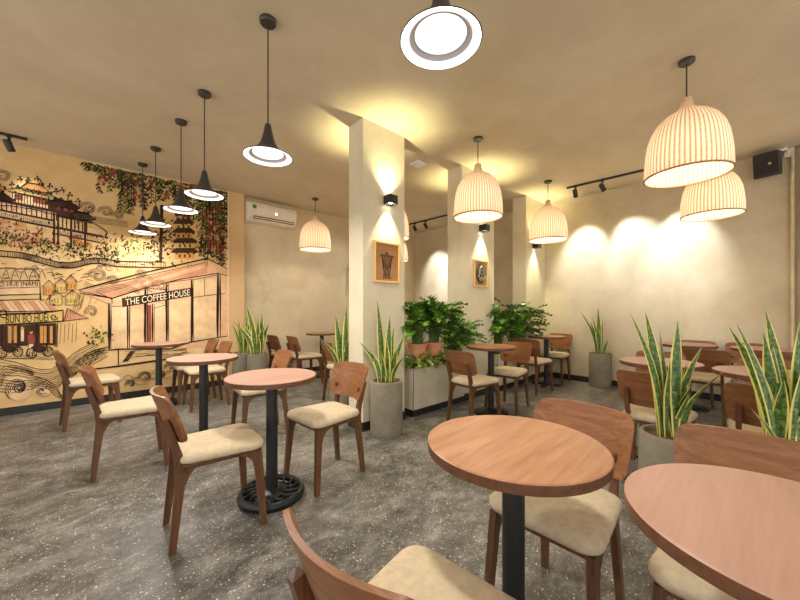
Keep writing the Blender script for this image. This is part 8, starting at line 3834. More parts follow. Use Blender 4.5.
def rattan_mat():
    m, nt, b = new_mat('woven_rattan')
    uv = nt.nodes.new('ShaderNodeUVMap')
    sp = nt.nodes.new('ShaderNodeSeparateXYZ'); nt.links.new(uv.outputs['UV'], sp.inputs[0])
    def wave(sock, k):
        mu = N(nt, 'ShaderNodeMath', operation='MULTIPLY'); nt.links.new(sock, mu.inputs[0]); mu.inputs[1].default_value = k
        s = N(nt, 'ShaderNodeMath', operation='SINE'); nt.links.new(mu.outputs[0], s.inputs[0]); return s.outputs[0]
    rib = wave(sp.outputs[0], 2 * PI * 56); weft = wave(sp.outputs[1], 2 * PI * 46)
    mp = nt.nodes.new('ShaderNodeMapping'); mp.inputs['Scale'].default_value = (120, 26, 1); nt.links.new(uv.outputs['UV'], mp.inputs['Vector'])
    nz = noise(nt, mp.outputs['Vector'], 1.2, 4)
    add = N(nt, 'ShaderNodeMath', operation='MULTIPLY_ADD'); nt.links.new(weft, add.inputs[0]); add.inputs[1].default_value = .22; nt.links.new(rib, add.inputs[2])
    add2 = N(nt, 'ShaderNodeMath', operation='MULTIPLY_ADD'); nt.links.new(nz, add2.inputs[0]); add2.inputs[1].default_value = 1.1; nt.links.new(add.outputs[0], add2.inputs[2])
    hgt = N(nt, 'ShaderNodeMapRange'); nt.links.new(add2.outputs[0], hgt.inputs[0]); hgt.inputs[1].default_value = -.7; hgt.inputs[2].default_value = 1.7
    col = ramp(nt, hgt.outputs[0], [(.06, rgb(182, 138, 94)), (.24, rgb(218, 184, 140)), (.5, rgb(240, 217, 184)), (1, rgb(250, 236, 214))])
    nt.links.new(col, b.inputs['Base Color']); b.inputs['Roughness'].default_value = .7
    bump(nt, b, hgt.outputs[0], .5, .006)
    tr = nt.nodes.new('ShaderNodeBsdfTranslucent'); nt.links.new(col, tr.inputs['Color'])
    mx = nt.nodes.new('ShaderNodeMixShader'); mx.inputs[0].default_value = .22
    out = nt.nodes['Material Output']
    nt.links.new(b.outputs[0], mx.inputs[1]); nt.links.new(tr.outputs[0], mx.inputs[2]); nt.links.new(mx.outputs[0], out.inputs['Surface'])
    return m

M = {}
M['floor'] = terrazzo()
M['ceiling'] = plaster('skimmed_concrete_ceiling', rgb(204, 186, 156), rgb(218, 202, 174), rgb(230, 216, 192), sc=.8)
M['wall'] = plaster('beige_plaster', rgb(192, 176, 146), rgb(211, 197, 168), rgb(226, 214, 188))
M['wall_far'] = plaster('stained_beige_plaster', rgb(194, 176, 144), rgb(213, 196, 164), rgb(226, 210, 182), stain=rgb(150, 132, 102))
M['column'] = plaster('pale_column_plaster', rgb(202, 190, 160), rgb(217, 206, 178), rgb(230, 220, 196))
M['pilaster'] = plaster('ochre_plaster', rgb(212, 172, 122), rgb(222, 186, 138), rgb(230, 198, 152))
M['skirting'] = plain('black_stone_skirting', rgb(42, 40, 38), .35, var=.25, vs=20)
M['chairwood'] = wood('walnut_stained_wood', rgb(70, 45, 28), rgb(98, 65, 41), rgb(124, 84, 53), 'Z')
M['plywood'] = wood('bent_plywood', rgb(98, 62, 37), rgb(130, 84, 51), rgb(156, 104, 65), 'Y', .36)
M['fabric'] = plain('cream_upholstery', rgb(200, 182, 152), .9, spec=.15, var=.06, vs=40)
M['oaktop'] = wood('warm_wood_laminate', rgb(146, 102, 72), rgb(170, 122, 90), rgb(188, 142, 108), 'X', .36, .8)
M['pinktop'] = wood('pinkish_wood_laminate', rgb(168, 128, 110), rgb(180, 140, 121), rgb(190, 151, 132), 'X', .42, .6)
M['topedge'] = wood('dark_edge_band', rgb(84, 54, 36), rgb(106, 70, 48), rgb(124, 84, 58), 'X', .4)
M['black'] = plain('black_powder_coat', rgb(34, 34, 34), .4, var=.1)
M['iron'] = plain('black_cast_iron', rgb(38, 40, 40), .35, .3, var=.15, vs=30)
M['lampblack'] = plain('dark_grey_lacquer', rgb(58, 54, 50), .4, var=.08)
M['white'] = plain('white_enamel', rgb(240, 238, 234), .35, var=.02)
M['acwhite'] = plain('white_plastic', rgb(238, 226, 208), .35, var=.02)
M['glow'] = plain('lit_diffuser', rgb(255, 252, 246), .5, emit=(1, .96, .9, 1), es=1.4, var=0)
M['glowring'] = plain('lit_lamp_rim', rgb(255, 252, 246), .5, emit=(1, .98, .96, 1), es=1.0, var=0)
M['greyring'] = plain('grey_lamp_ring', rgb(206, 204, 208), .5, var=.02)
M['bulb'] = plain('warm_bulb', rgb(255, 245, 225), .5, emit=(1, .9, .74, 1), es=9.0, var=0)
M['rattan'] = rattan_mat()
M['rattanrim'] = wood('rattan_rim', rgb(140, 96, 56), rgb(176, 130, 84), rgb(196, 152, 102), 'X', .6)
M['paleneck'] = plain('pale_cane', rgb(226, 192, 146), .6)
M['concrete'] = plaster('grey_concrete', rgb(116, 108, 92), rgb(138, 130, 112), rgb(158, 150, 132), sc=3)
M['planter'] = plaster('pale_concrete', rgb(192, 180, 158), rgb(210, 199, 177), rgb(224, 214, 194), sc=2.5)
M['joint'] = plain('dark_joint', rgb(86, 78, 66), .8)
M['soil'] = plain('brown_soil', rgb(104, 70, 44), .95, var=.25, vs=60)
M['terracotta'] = plain('pinkish_terracotta', rgb(206, 142, 106), .7, var=.1)
M['snakeleaf'] = leaf_mat()
M['bigleaf'] = foliage_mat('glossy_green_leaf', rgb(36, 72, 22), rgb(82, 130, 40), rgb(158, 192, 84))
M['lowleaf'] = foliage_mat('light_green_leaf', rgb(74, 100, 38), rgb(140, 164, 70), rgb(206, 208, 124))
M['stem'] = plain('green_stem', rgb(86, 112, 52), .6)
M['framewood'] = wood('pale_picture_frame', rgb(206, 164, 98), rgb(222, 184, 120), rgb(234, 200, 140), 'Z', .5)
M['kraft'] = plain('brown_kraft_panel', rgb(168, 118, 76), .8, var=.08)
M['greypanel'] = plain('carved_tan_panel', rgb(176, 140, 96), .8, var=.1)
M['ink'] = plain('black_ink', rgb(40, 30, 24), .9)
M['darkcarve'] = plain('dark_relief', rgb(66, 58, 50), .7, var=.15)
M['palecarve'] = plain('pale_relief', rgb(196, 180, 152), .7)
M['vent'] = plain('dark_slot', rgb(70, 62, 54), .6)
M['green'] = plain('green_sticker', rgb(84, 140, 62), .6)
M['whitepipe'] = plain('cream_pipe', rgb(226, 208, 172), .5)

# ------------------------------------------------------------------ mesh helpers
def obj(name, bm, mat, parent=None, smooth=False, angle=40):
    me = bpy.data.meshes.new(name)
    bmesh.ops.recalc_face_normals(bm, faces=bm.faces)
    bm.to_mesh(me); bm.free()
    for m_ in (mat if isinstance(mat, (list, tuple)) else [mat]): me.materials.append(m_)
    if smooth:
        me.polygons.foreach_set('use_smooth', [True] * len(me.polygons))
        me.set_sharp_from_angle(angle=math.radians(angle))
    o = bpy.data.objects.new(name, me); COL.objects.link(o)
    if parent: o.parent = parent
    return o
def thing(name, label, cat, loc=(0, 0, 0), rotz=0, group=None):
    o = bpy.data.objects.new(name, None); COL.objects.link(o)
    o.empty_display_size = .1
    o.location = loc; o.rotation_euler = (0, 0, rotz)
    o['label'] = label; o['category'] = cat
    if group: o['group'] = group
    return o
def tag(o, label, cat, group=None):
    o['label'] = label; o['category'] = cat
    if group: o['group'] = group
    return o
def struct(name, bm, m, parent=None, smooth=False):
    o = obj(name, bm, m, parent, smooth); o['kind'] = 'structure'; return o
def dup(root, loc, rotz, label, group=None):
    r = root.copy(); COL.objects.link(r); r.location = loc; r.rotation_euler = (0, 0, rotz)
    r['label'] = label
    if group: r['group'] = group
    for ch in list(root.children):
        c = ch.copy(); COL.objects.link(c); c.parent = r
        for g in list(ch.children):
            d = g.copy(); COL.objects.link(d); d.parent = c
    return r
def add_box(bm, c, s, mi=0, bev=0, rot=None):
    b = bmesh.new(); bmesh.ops.create_cube(b, size=1)
    bmesh.ops.scale(b, vec=s, verts=b.verts)
    if bev: bmesh.ops.bevel(b, geom=b.edges[:], offset=bev, segments=2, affect='EDGES', profile=.6)
    if rot is not None: bmesh.ops.rotate(b, cent=(0, 0, 0), matrix=rot, verts=b.verts)
    bmesh.ops.translate(b, vec=c, verts=b.verts); merge(bm, b, mi)
def merge(bm, b, mi=0):
    mp = {v: bm.verts.new(v.co) for v in b.verts}
    for f in b.faces:
        try:
            nf = bm.faces.new([mp[v] for v in f.verts]); nf.material_index = mi
        except ValueError: pass
    b.free()
def box(x0, x1, y0, y1, z0, z1, bev=0, mi=0, bm=None):
    bm = bm or bmesh.new()
    add_box(bm, ((x0 + x1) / 2, (y0 + y1) / 2, (z0 + z1) / 2), (x1 - x0, y1 - y0, z1 - z0), mi, bev); return bm
def lathe(prof, seg=40, bm=None, c=(0, 0, 0), mi=0, uv=False):
    bm = bm or bmesh.new(); rings = []
    for r, z in prof:
        if r < 1e-5: rings.append([bm.verts.new((c[0], c[1], c[2] + z))])
        else: rings.append([bm.verts.new((c[0] + r * math.cos(2 * PI * k / seg), c[1] + r * math.sin(2 * PI * k / seg), c[2] + z)) for k in range(seg)])
    lay = bm.loops.layers.uv.verify() if uv else None
    L = [0]
    for a, b in zip(prof, prof[1:]): L.append(L[-1] + math.hypot(a[0] - b[0], a[1] - b[1]))
    for i in range(len(rings) - 1):
        A, B = rings[i], rings[i + 1]
        for k in range(seg):
            k2 = (k + 1) % seg
            if len(A) == 1 and len(B) == 1: continue
            if len(A) == 1: vs = [A[0], B[k], B[k2]]; us = [(k + .5, i), (k, i + 1), (k + 1, i + 1)]
            elif len(B) == 1: vs = [A[k], A[k2], B[0]]; us = [(k, i), (k + 1, i), (k + .5, i + 1)]
            else: vs = [A[k], A[k2], B[k2], B[k]]; us = [(k, i), (k + 1, i), (k + 1, i + 1), (k, i + 1)]
            f = bm.faces.new(vs); f.material_index = mi
            if uv:
                for lp, (u, v) in zip(f.loops, us): lp[lay].uv = (u / seg, L[v] / L[-1])
    return bm
def tube(pts, rad, seg=8, bm=None, mi=0, caps=True):
    bm = bm or bmesh.new(); pts = [Vector(p) for p in pts]; rings = []
    n = len(pts)
    for i, p in enumerate(pts):
        t = (pts[min(i + 1, n - 1)] - pts[max(i - 1, 0)]).normalized()
        up = Vector((0, 0, 1)) if abs(t.z) < .9 else Vector((1, 0, 0))
        a = t.cross(up).normalized(); b = t.cross(a)
        r = rad[i] if isinstance(rad, (list, tuple)) else rad
        rings.append([bm.verts.new(p + a * r * math.cos(2 * PI * k / seg) + b * r * math.sin(2 * PI * k / seg)) for k in range(seg)])
    for A, B in zip(rings, rings[1:]):
        for k in range(seg): bm.faces.new([A[k], A[(k + 1) % seg], B[(k + 1) % seg], B[k]]).material_index = mi
    if caps:
        bm.faces.new(rings[0]).material_index = mi; bm.faces.new(rings[-1]).material_index = mi
    return bm
def prism(bm, front, back):
    """two matching outlines joined into a solid"""
    A = [bm.verts.new(p) for p in front]; B = [bm.verts.new(p) for p in back]; n = len(A)
    bm.faces.new(A); bm.faces.new(B[::-1])
    for k in range(n): bm.faces.new([A[k], A[(k + 1) % n], B[(k + 1) % n], B[k]])
    return bm

# ------------------------------------------------------------------ the room
def slab(x0, x1, y0, y1, z0, z1): return box(x0, x1, y0, y1, z0, z1)
struct('floor', slab(-3.2, 6.2, -3.2, 6.1, -.12, 0), M['floor'])
struct('ceiling', slab(-3.2, 6.2, -3.2, 6.1, H, H + .12), M['ceiling'])
struct('wall_left', slab(-3.2, 1.66, Y_MURAL + .002, Y_MURAL + .3, 0, H), M['pilaster'])
struct('wall_far', slab(1.90, 6.2, Y_FAR, Y_FAR + .3, 0, H), M['wall_far'])
struct('trim_1', slab(1.66, 1.90, Y_MURAL - .012, Y_MURAL + .3, 0, H), M['pilaster'])
struct('trim_2', slab(1.655, 1.668, Y_MURAL - .02, Y_MURAL + .001, .09, H), plain('cream_trim_strip', rgb(238, 214, 176), .6))
struct('wall_back', slab(X_BACK, X_BACK + .3, -3.2, Y_FAR, 0, H), M['wall'])
struct('trim_3', slab(X_BACK - .1, X_BACK + .05, -.75, -.28, 0, H), M['wall'])
struct('trim_4', tube([(X_BACK - .03, -.215, 0.0), (X_BACK - .03, -.215, H)], .018, 10), M['whitepipe'], smooth=True)
struct('baseboard_left', slab(-3.2, 1.66, Y_MURAL - .012, Y_MURAL + .01, 0, .085), M['skirting'])
struct('baseboard_far', slab(1.90, X_BACK, Y_FAR - .012, Y_FAR + .01, 0, .085), M['skirting'])
struct('baseboard_back', slab(X_BACK - .012, X_BACK + .01, -3.2, Y_FAR, 0, .085), M['skirting'])
COLS = [(1.954, 2.498), (3.50, 4.243), (5.185, X_BACK)]
CY0, CY1 = 2.60, 2.83
for i, (a, b) in enumerate(COLS):
    c = struct('column', slab(a, b, CY0, CY1, 0, H), M['column'])
    bb = struct('baseboard_column', box(a - .008, b + (.008 if i < 2 else 0), CY0 - .008, CY1 + .008, 0, .085), M['skirting'], c)

# ------------------------------------------------------------------ the painted mural
INKC = [rgb(44, 32, 26), rgb(128, 104, 80), rgb(82, 82, 40), rgb(138, 146, 76), rgb(146, 76, 58), rgb(226, 180, 140), rgb(210, 150, 112), rgb(212, 180, 108), rgb(232, 196, 150), rgb(72, 50, 38), rgb(210, 150, 84)]
INKN = ['ink_drawing', 'grey_cloud_lines', 'dark_green_leaves', 'bright_green_leaves', 'red_flowers', 'pink_wash', 'terracotta_wash', 'yellow_wash', 'cream_wash_and_glow', 'dark_brown_shapes', 'orange_wash']  # cream layer also paints the whitish glow on the wall below the pendants
def build_mural():
    t = thing('wall_mural', 'big painted mural of a palace, hanging vines, street stall and coffee shop', 'mural', (-.7, Y_MURAL, 0))
    o = Vector(t.location)
    m, nt, b = new_mat('mural_ground')
    v = coords(nt); n1 = noise(nt, v, .8, 6, .6, .5); n2 = noise(nt, v, 6, 6, .7, .4)
    col = ramp(nt, n1, [(.3, rgb(214, 172, 112)), (.5, rgb(226, 188, 130)), (.7, rgb(238, 208, 156))])
    col = mixc(nt, .3, col, ramp(nt, n2, [(.35, rgb(206, 164, 108)), (.65, rgb(238, 206, 154))]))
    nt.links.new(col, b.inputs['Base Color']); b.inputs['Roughness'].default_value = .85; b.inputs['Specular IOR Level'].default_value = .15
    obj('painted_ground', box(-2.5 - o.x, 1.655 - o.x, -.004, .0, .086, H - .001), m, t)
    mats = [plain('mural_' + INKN[i], INKC[i], .9, spec=.1, var=.1, vs=5) for i in range(11)]
    bms = [bmesh.new() for _ in range(11)]
    for fi, ln in enumerate(MURAL_FILLS.strip().split('\n')):
        a = ln.split(' '); l = int(a[0]); x = z = 0; vs = []
        for q in a[1:]:
            dx, dz = q.split(','); x += int(dx); z += int(dz); vs.append((x / 1000 - o.x, -.0045 - fi * 2.4e-6, z / 1000))
        try: bms[l].faces.new([bms[l].verts.new(p) for p in vs])
        except ValueError: pass
    for ln in MURAL_STROKES.strip().split('\n'):
        a = ln.split(' '); l = int(a[0]); w = int(a[1]) / 1000; x = z = 0; P = []
        for q in a[2:]:
            dx, dz = q.split(','); x += int(dx); z += int(dz); P.append((x / 1000 - o.x, z / 1000))
        n = len(P); A = []; y = -.0125 - RND.random() * .0006
        for i, (px, pz) in enumerate(P):
            tx = P[min(i + 1, n - 1)][0] - P[max(i - 1, 0)][0]; tz = P[min(i + 1, n - 1)][1] - P[max(i - 1, 0)][1]
            L = math.hypot(tx, tz) or 1; nx, nz = -tz / L, tx / L
            ww = w * .5 * (.55 if i in (0, n - 1) else RND.uniform(.8, 1.2))
            A.append((bms[l].verts.new((px + nx * ww, y, pz + nz * ww)), bms[l].verts.new((px - nx * ww, y, pz - nz * ww))))
        for (p, q), (r_, s_) in zip(A, A[1:]): bms[l].faces.new([p, q, s_, r_])
    for i in range(11): obj(INKN[i], bms[i], mats[i], t)
    def words(txt, quad, mat, name, y):
        cu = bpy.data.curves.new('lettering_source', 'FONT'); cu.body = txt
        to = bpy.data.objects.new('lettering_source', cu); COL.objects.link(to)
        dg = bpy.context.evaluated_depsgraph_get(); me = bpy.data.meshes.new_from_object(to.evaluated_get(dg))
        bpy.data.objects.remove(to); bpy.data.curves.remove(cu)
        bm = bmesh.new(); bm.from_mesh(me); bpy.data.meshes.remove(me)
        xs = [v.co.x for v in bm.verts]; ys = [v.co.y for v in bm.verts]
        x0, x1, y0, y1 = min(xs), max(xs), min(ys), max(ys)
        tl, tr, br, bl = quad
        for v in bm.verts:
            s, k = (v.co.x - x0) / (x1 - x0), (v.co.y - y0) / (y1 - y0)
            X = (bl[0] * (1 - s) + br[0] * s) * (1 - k) + (tl[0] * (1 - s) + tr[0] * s) * k
            Z = (bl[1] * (1 - s) + br[1] * s) * (1 - k) + (tl[1] * (1 - s) + tr[1] * s) * k
            v.co = (X / 1000 - o.x, y, Z / 1000)
        obj(name, bm, mat, t)
    words('THE COFFEE HOUSE', [(422, 1288), (1146, 1446), (1146, 1358), (427, 1205)], plain('sign_cream_paint', rgb(244, 226, 190), .9), 'shop_sign_lettering', -.0142)
    words('BUN BO HUE', [(-591, 1098), (-280, 1113), (-280, 1018), (-591, 1003)], mats[0], 'stall_sign_lettering', -.0142)
    words('BUN BO HUE (NAM)', [(-771, 1437), (-351, 1476), (-351, 1411), (-771, 1377)], mats[0], 'stall_board_lettering', -.0142)
build_mural()

# ------------------------------------------------------------------ chairs
def rrect(hx0, hx1, hyf, hyr, rc, z, inset, n=6):
    """rounded trapezoid outline: x from -hx0 (rear) to hx1 (front)"""
    pts = []
    x0, x1 = -hx0 + inset, hx1 - inset
    for (cx, cy, a0) in ((x1, hyf - inset, 0), (x0, hyr - inset, PI / 2), (x0, -(hyr - inset), PI), (x1, -(hyf - inset), 1.5 * PI)):
        r = max(.012, rc - inset * .3)
        ox = cx - r if cx > 0 else cx + r; oy = cy - r if cy > 0 else cy + r
        for k in range(n + 1):
            a = a0 + PI / 2 * k / n
            pts.append((ox + r * math.cos(a), oy + r * math.sin(a), z))
    return pts
def loft(bm, rings, cap=True, crown=0):
    R_ = [[bm.verts.new(p) for p in r] for r in rings]; n = len(R_[0])
    for A, B in zip(R_, R_[1:]):
        for k in range(n): bm.faces.new([A[k], A[(k + 1) % n], B[(k + 1) % n], B[k]])
    if cap:
        bm.faces.new(R_[0][::-1])
        c = Vector((0, 0, 0))
        for v in R_[-1]: c += v.co
        c = c / n; c.z += crown; cv = bm.verts.new(c)
        for k in range(n): bm.faces.new([R_[-1][k], R_[-1][(k + 1) % n], cv])
def backrest_bm():
    bm = bmesh.new(); hw, h, z0, rc, th = .195, .232, .518, .043, .014
    ts = sorted(set([0, .004, .015, .04, .08, .13, .18, .3, .45, .6, .75, .82, .87, .92, .96, .985, .996, 1]))
    ns = 18; F = []; B = []
    for t in ts:
        zz = t * h; w = hw * (.93 + .07 * t)
        e = min(zz, h - zz)
        if e < rc: w -= rc * (1 - math.sqrt(max(0, 1 - ((rc - e) / rc) ** 2)))
        fr = []; bk = []
        for k in range(ns + 1):
            s = -1 + 2 * k / ns; y = s * w
            x = -.205 - .085 * t + .058 * (y / hw) ** 2
            z = z0 + zz + .006 * (1 - (y / hw) ** 2) * (t - .5)
            fr.append(bm.verts.new((x + th / 2, y, z))); bk.append(bm.verts.new((x - th / 2, y, z)))
        F.append(fr); B.append(bk)
    m = len(ts)
    for i in range(m - 1):
        for k in range(ns):
            bm.faces.new([F[i][k], F[i][k + 1], F[i + 1][k + 1], F[i + 1][k]]).material_index = 0
            bm.faces.new([B[i][k + 1], B[i][k], B[i + 1][k], B[i + 1][k + 1]]).material_index = 0
        bm.faces.new([F[i][0], F[i + 1][0], B[i + 1][0], B[i][0]]); bm.faces.new([F[i + 1][ns], F[i][ns], B[i][ns], B[i + 1][ns]])
    for k in range(ns):
        bm.faces.new([F[0][k + 1], F[0][k], B[0][k], B[0][k + 1]]); bm.faces.new([F[m - 1][k], F[m - 1][k + 1], B[m - 1][k + 1], B[m - 1][k]])
    return bm
def front_leg(s):
    bm = bmesh.new(); y0, y1 = .154, .180
    prof = [(.185, .405), (.075, .405), (.082, .392), (.115, .378), (.138, .352), (.150, .31), (.178, .0), (.206, .0), (.192, .30)]
    def P(x, z, y): return (x, s * (y + .022 * (1 - z / .405)), z)
    return prism(bm, [P(x, z, y0) for x, z in prof], [P(x, z, y1) for x, z in prof])
def rear_leg(s):
    bm = bmesh.new(); y0, y1 = .118, .143
    prof = [(-.232, .0), (-.204, .0), (-.166, .30), (-.148, .345), (-.125, .375), (-.085, .392), (-.08, .405), (-.160, .407), (-.178, .47), (-.201, .545), (-.232, .635), (-.260, .630), (-.236, .545), (-.214, .47), (-.205, .40), (-.207, .30)]
    def P(x, z, y): return (x, s * (y + .018 * max(0, 1 - z / .405)), z)
    return prism(bm, [P(x, z, y0) for x, z in prof], [P(x, z, y1) for x, z in prof])
def make_chair(loc, rz, label, group):
    t = thing('dining_chair', label, 'chair', loc, rz, group)
    bm = bmesh.new()
    loft(bm, [rrect(.195, .205, .198, .172, .06, z, i) for z, i in ((.408, .02), (.413, .006), (.424, .0), (.442, .001), (.453, .010), (.461, .028), (.466, .06), (.469, .11))], True, .002)
    obj('seat', bm, M['fabric'], t, True, 80)
    bm = bmesh.new()
    for y in (-.150, .150): add_box(bm, (.0, y, .396), (.31, .02, .022), 0, .003)
    for x in (-.165, .165): add_box(bm, (x, 0, .396), (.02, .30, .022), 0, .003)
    add_box(bm, (0, 0, .404), (.36, .33, .01), 0, .003)
    obj('seat_frame', bm, M['chairwood'], t)
    for s in (-1, 1): obj('leg', front_leg(s), M['chairwood'], t)
    for s in (-1, 1): obj('leg', rear_leg(s), M['chairwood'], t)
    bk = obj('backrest', backrest_bm(), M['plywood'], t, True, 35)
    bm = bmesh.new()
    for s in (-1, 1): add_box(bm, (-.196, s * .13, .585), (.022, .018, .03), 0, .004)
    obj('fixing_block', bm, M['chairwood'], bk)
    return t
G1, G2, G3, G4 = 'chairs along the mural side', 'chairs by the air conditioner wall', 'chairs between the columns and the back wall', 'chairs of the near and right-hand tables'
CH = [  # x, y, rotation(deg), group, label
 (.09, 4.70, 6, G1, 'wooden chair nearest the painted street stall, its back to the left picture edge'),
 (.285, 3.23, -2, G1, 'wooden chair with cream seat left of the middle mural-side table, second from left'),
 (.545, 2.05, -4, G1, 'wooden chair seen from its side left of the ornate-based pink table'),
 (1.25, 2.10, 184, G1, 'wooden chair with lit orange backrest right of the ornate-based pink table'),
 (1.22, 3.22, 176, G1, 'wooden chair behind the ornate-based pink table, only its backrest and legs showing'),
 (1.10, 4.60, 180, G1, 'wooden chair beside the mural edge under the coffee shop sign, nearer of two'),
 (1.06, 5.03, 180, G1, 'wooden chair beside the mural edge under the coffee shop sign, farther of two'),
 (2.58, 4.92, -3, G2, 'dark wooden chair with cream seat facing the small far table under the air conditioner'),
 (2.45, 5.36, 2, G2, 'dark wooden chair behind its twin, closest to the stained wall under the air conditioner'),
 (2.47, 3.68, 0, G2, 'dark wooden chair half hidden by the left column and a snake plant'),
 (2.95, 2.05, -5, G3, 'wooden chair in front of the concrete planter, its back to the planter end'),
 (3.67, 2.06, 184, G3, 'wooden chair tucked right of the round table by the second column'),
 (4.68, 2.24, 0, G3, 'dark-backed wooden chair left of the farthest small round table'),
 (5.55, 2.30, 180, G3, 'wooden chair against the back wall right of the farthest small round table'),
 (1.315, .53, 180, G4, 'large wooden chair pushed under the near wood-grain table, back towards the plants'),
 (.57, .53, 5, G4, 'wooden chair cut off by the bottom edge, nearest to the viewer, curved back'),
 (1.335, .03, 180, G4, 'wide wooden chair behind the big near table at the right edge'),
 (2.93, .51, 0, G4, 'wooden chair behind the middle snake plant, back towards us, at the pale table'),
 (2.92, -.03, 0, G4, 'dark wooden chair hidden among the blades of the right-hand snake plant'),
 (3.80, .68, 180, G4, 'chair on the far side of the pale round table behind the middle snake plant'),
 (3.78, -.03, 180, G4, 'chair on the far side of the round table behind the right-hand snake plant'),
 (4.86, .42, 0, G4, 'dark-backed chair in front of the left of the two tables along the back wall'),
 (4.86, -.08, 0, G4, 'dark-backed chair in front of the right of the two tables along the back wall'),
 (5.56, .60, 180, G4, 'chair with only its top rail showing against the back wall, left one'),
 (5.56, .14, 180, G4, 'chair with only its top rail showing against the back wall, right one'),
]
first = None
for x, y, rz, g, lab in CH:
    if first is None: first = make_chair((x, y, 0), math.radians(rz), lab, g)
    else: dup(first, (x, y, 0), math.radians(rz), lab, g)

# ------------------------------------------------------------------ tables
TR, TZ = .266, .75
def table_top(t, mat):
    o = obj('tabletop', lathe([(0, TZ), (TR - .004, TZ), (TR, TZ - .003)], 72), mat, t, True, 30)
    obj('edge_band', lathe([(TR, TZ - .003), (TR + .0005, TZ - .012), (TR - .001, TZ - .030), (TR - .01, TZ - .034), (0, TZ - .034)], 72), M['topedge'], o, True, 30)
def ornate_base():
    bm = lathe([(.036, .06), (.060, .058), (.085, .048), (.092, .032), (.075, .022), (.0, .02)], 36)
    n = 36; rr = .178
    ring = [(rr + .019 * math.cos(a), .026 + .026 * math.sin(a)) for a in [2 * PI * k / 10 for k in range(11)]]
    lathe(ring, 48, bm)
    lathe([(.0, .006), (.18, .006), (.19, .0), (0, 0)], 40, bm)
    lathe([(.118 + .007 * math.cos(a), .034 + .007 * math.sin(a)) for a in [2 * PI * k / 8 for k in range(9)]], 40, bm)
    for k in range(14):
        a0 = 2 * PI * k / 14
        tube([((.08 + .098 * t) * math.cos(a0 + .45 * t * t), (.08 + .098 * t) * math.sin(a0 + .45 * t * t), .046 - .012 * t) for t in (0, .25, .5, .75, 1)], .0075, 6, bm)
    return bm
def disc_base(): return lathe([(.036, .05), (.06, .045), (.10, .03), (.17, .022), (.185, .014), (.187, 0), (0, 0)], 44)
def cross_base():
    bm = lathe([(.036, .06), (.055, .055), (.06, .02), (0, .02)], 24)
    for a in (0, PI / 2): add_box(bm, (0, 0, .016), (.42, .065, .032), 0, .008, Matrix.Rotation(a + .2, 3, 'Z'))
    return bm
PROTO = {}
def table(x, y, mat, base, lab, grp=None):
    key = (mat, base)
    if key in PROTO: return dup(PROTO[key], (x, y, 0), 0, lab, grp)
    t = thing('cafe_table', lab, 'table', (x, y, 0), 0, grp)
    table_top(t, M[mat])
    obj('pole', lathe([(0, TZ - .034), (.10, TZ - .034), (.10, TZ - .040), (.034, TZ - .048), (.034, .05), (0, .05)], 28), M['black'], t, True, 30)
    obj('base', {'ornate': ornate_base, 'disc': disc_base, 'cross': cross_base}[base](), M['iron'], t, True, 40)
    PROTO[key] = t; return t
TG = 'round pedestal tables'
for a in ((.868, 2.09, 'pinktop', 'ornate', 'pink-topped round table on an ornate black cast-iron base, nearest on the mural side'),
          (.77, 3.28, 'pinktop', 'ornate', 'pink-topped round table in the middle of the mural-side row'),
          (.69, 4.98, 'pinktop', 'ornate', 'round table in front of the painted coffee shop, farthest of the mural-side row'),
          (3.05, 5.24, 'oaktop', 'disc', 'small dark round table by the wall under the air conditioner'),
          (3.35, 2.09, 'oaktop', 'disc', 'brown round table on a disc base in front of the second column'),
          (5.22, 2.29, 'oaktop', 'cross', 'brown round table on a cross-shaped base nearest the back wall lights'),
          (.985, .535, 'oaktop', 'ornate', 'near wood-grain round table with black pole in the lower middle'),
          (.985, -.035, 'pinktop', 'ornate', 'big-looking pinkish round table cut by the lower right corner'),
          (3.32, .565, 'pinktop', 'disc', 'pale pink round table directly behind the middle snake plant'),
          (3.26, -.01, 'pinktop', 'disc', 'pale round table behind the blades of the right-hand snake plant'),
          (5.22, .62, 'pinktop', 'disc', 'round table along the back wall, the left of two there'),
          (5.20, .0, 'pinktop', 'disc', 'round table along the back wall, the right of two there')):
    table(*a, TG)

# ------------------------------------------------------------------ snake plants
def leaf_bm(base, tip, width, face, bow, twist, n=12):
    bm = bmesh.new(); lay = bm.loops.layers.uv.verify(); rows = []
    base, tip = Vector(base), Vector(tip); ln = (tip - base).length
    out = Vector((tip.x - base.x, tip.y - base.y, 0)); 
    for i in range(n + 1):
        t = i / n
        p = base.lerp(tip, t)
        p = p - out * (bow * math.sin(PI * t) * .55)            # hugs the centre, then leans out
        w = width * .5 * (.5 + .5 * math.sin(min(1, t * 1.5) * PI / 2)) * (1 - max(0, (t - .45) / .55) ** 1.8)
        a = face + twist * t
        ax = Vector((math.cos(a), math.sin(a), 0)); nrm = Vector((-math.sin(a), math.cos(a), 0))
        row = []
        for u in (-1, -.5, 0, .5, 1):
            row.append(bm.verts.new(p + ax * (w * u) + nrm * (w * .45 * abs(u) * (1 - .5 * t))))
        rows.append(row)
    for i in range(n):
        for k in range(4):
            f = bm.faces.new([rows[i][k], rows[i][k + 1], rows[i + 1][k + 1], rows[i + 1][k]])
            for lp, (u, v) in zip(f.loops, ((k, i), (k + 1, i), (k + 1, i + 1), (k, i + 1))): lp[lay].uv = (u / 4, v / n * ln)
    return bm
SANG = math.atan2(SIDE.y, SIDE.x)
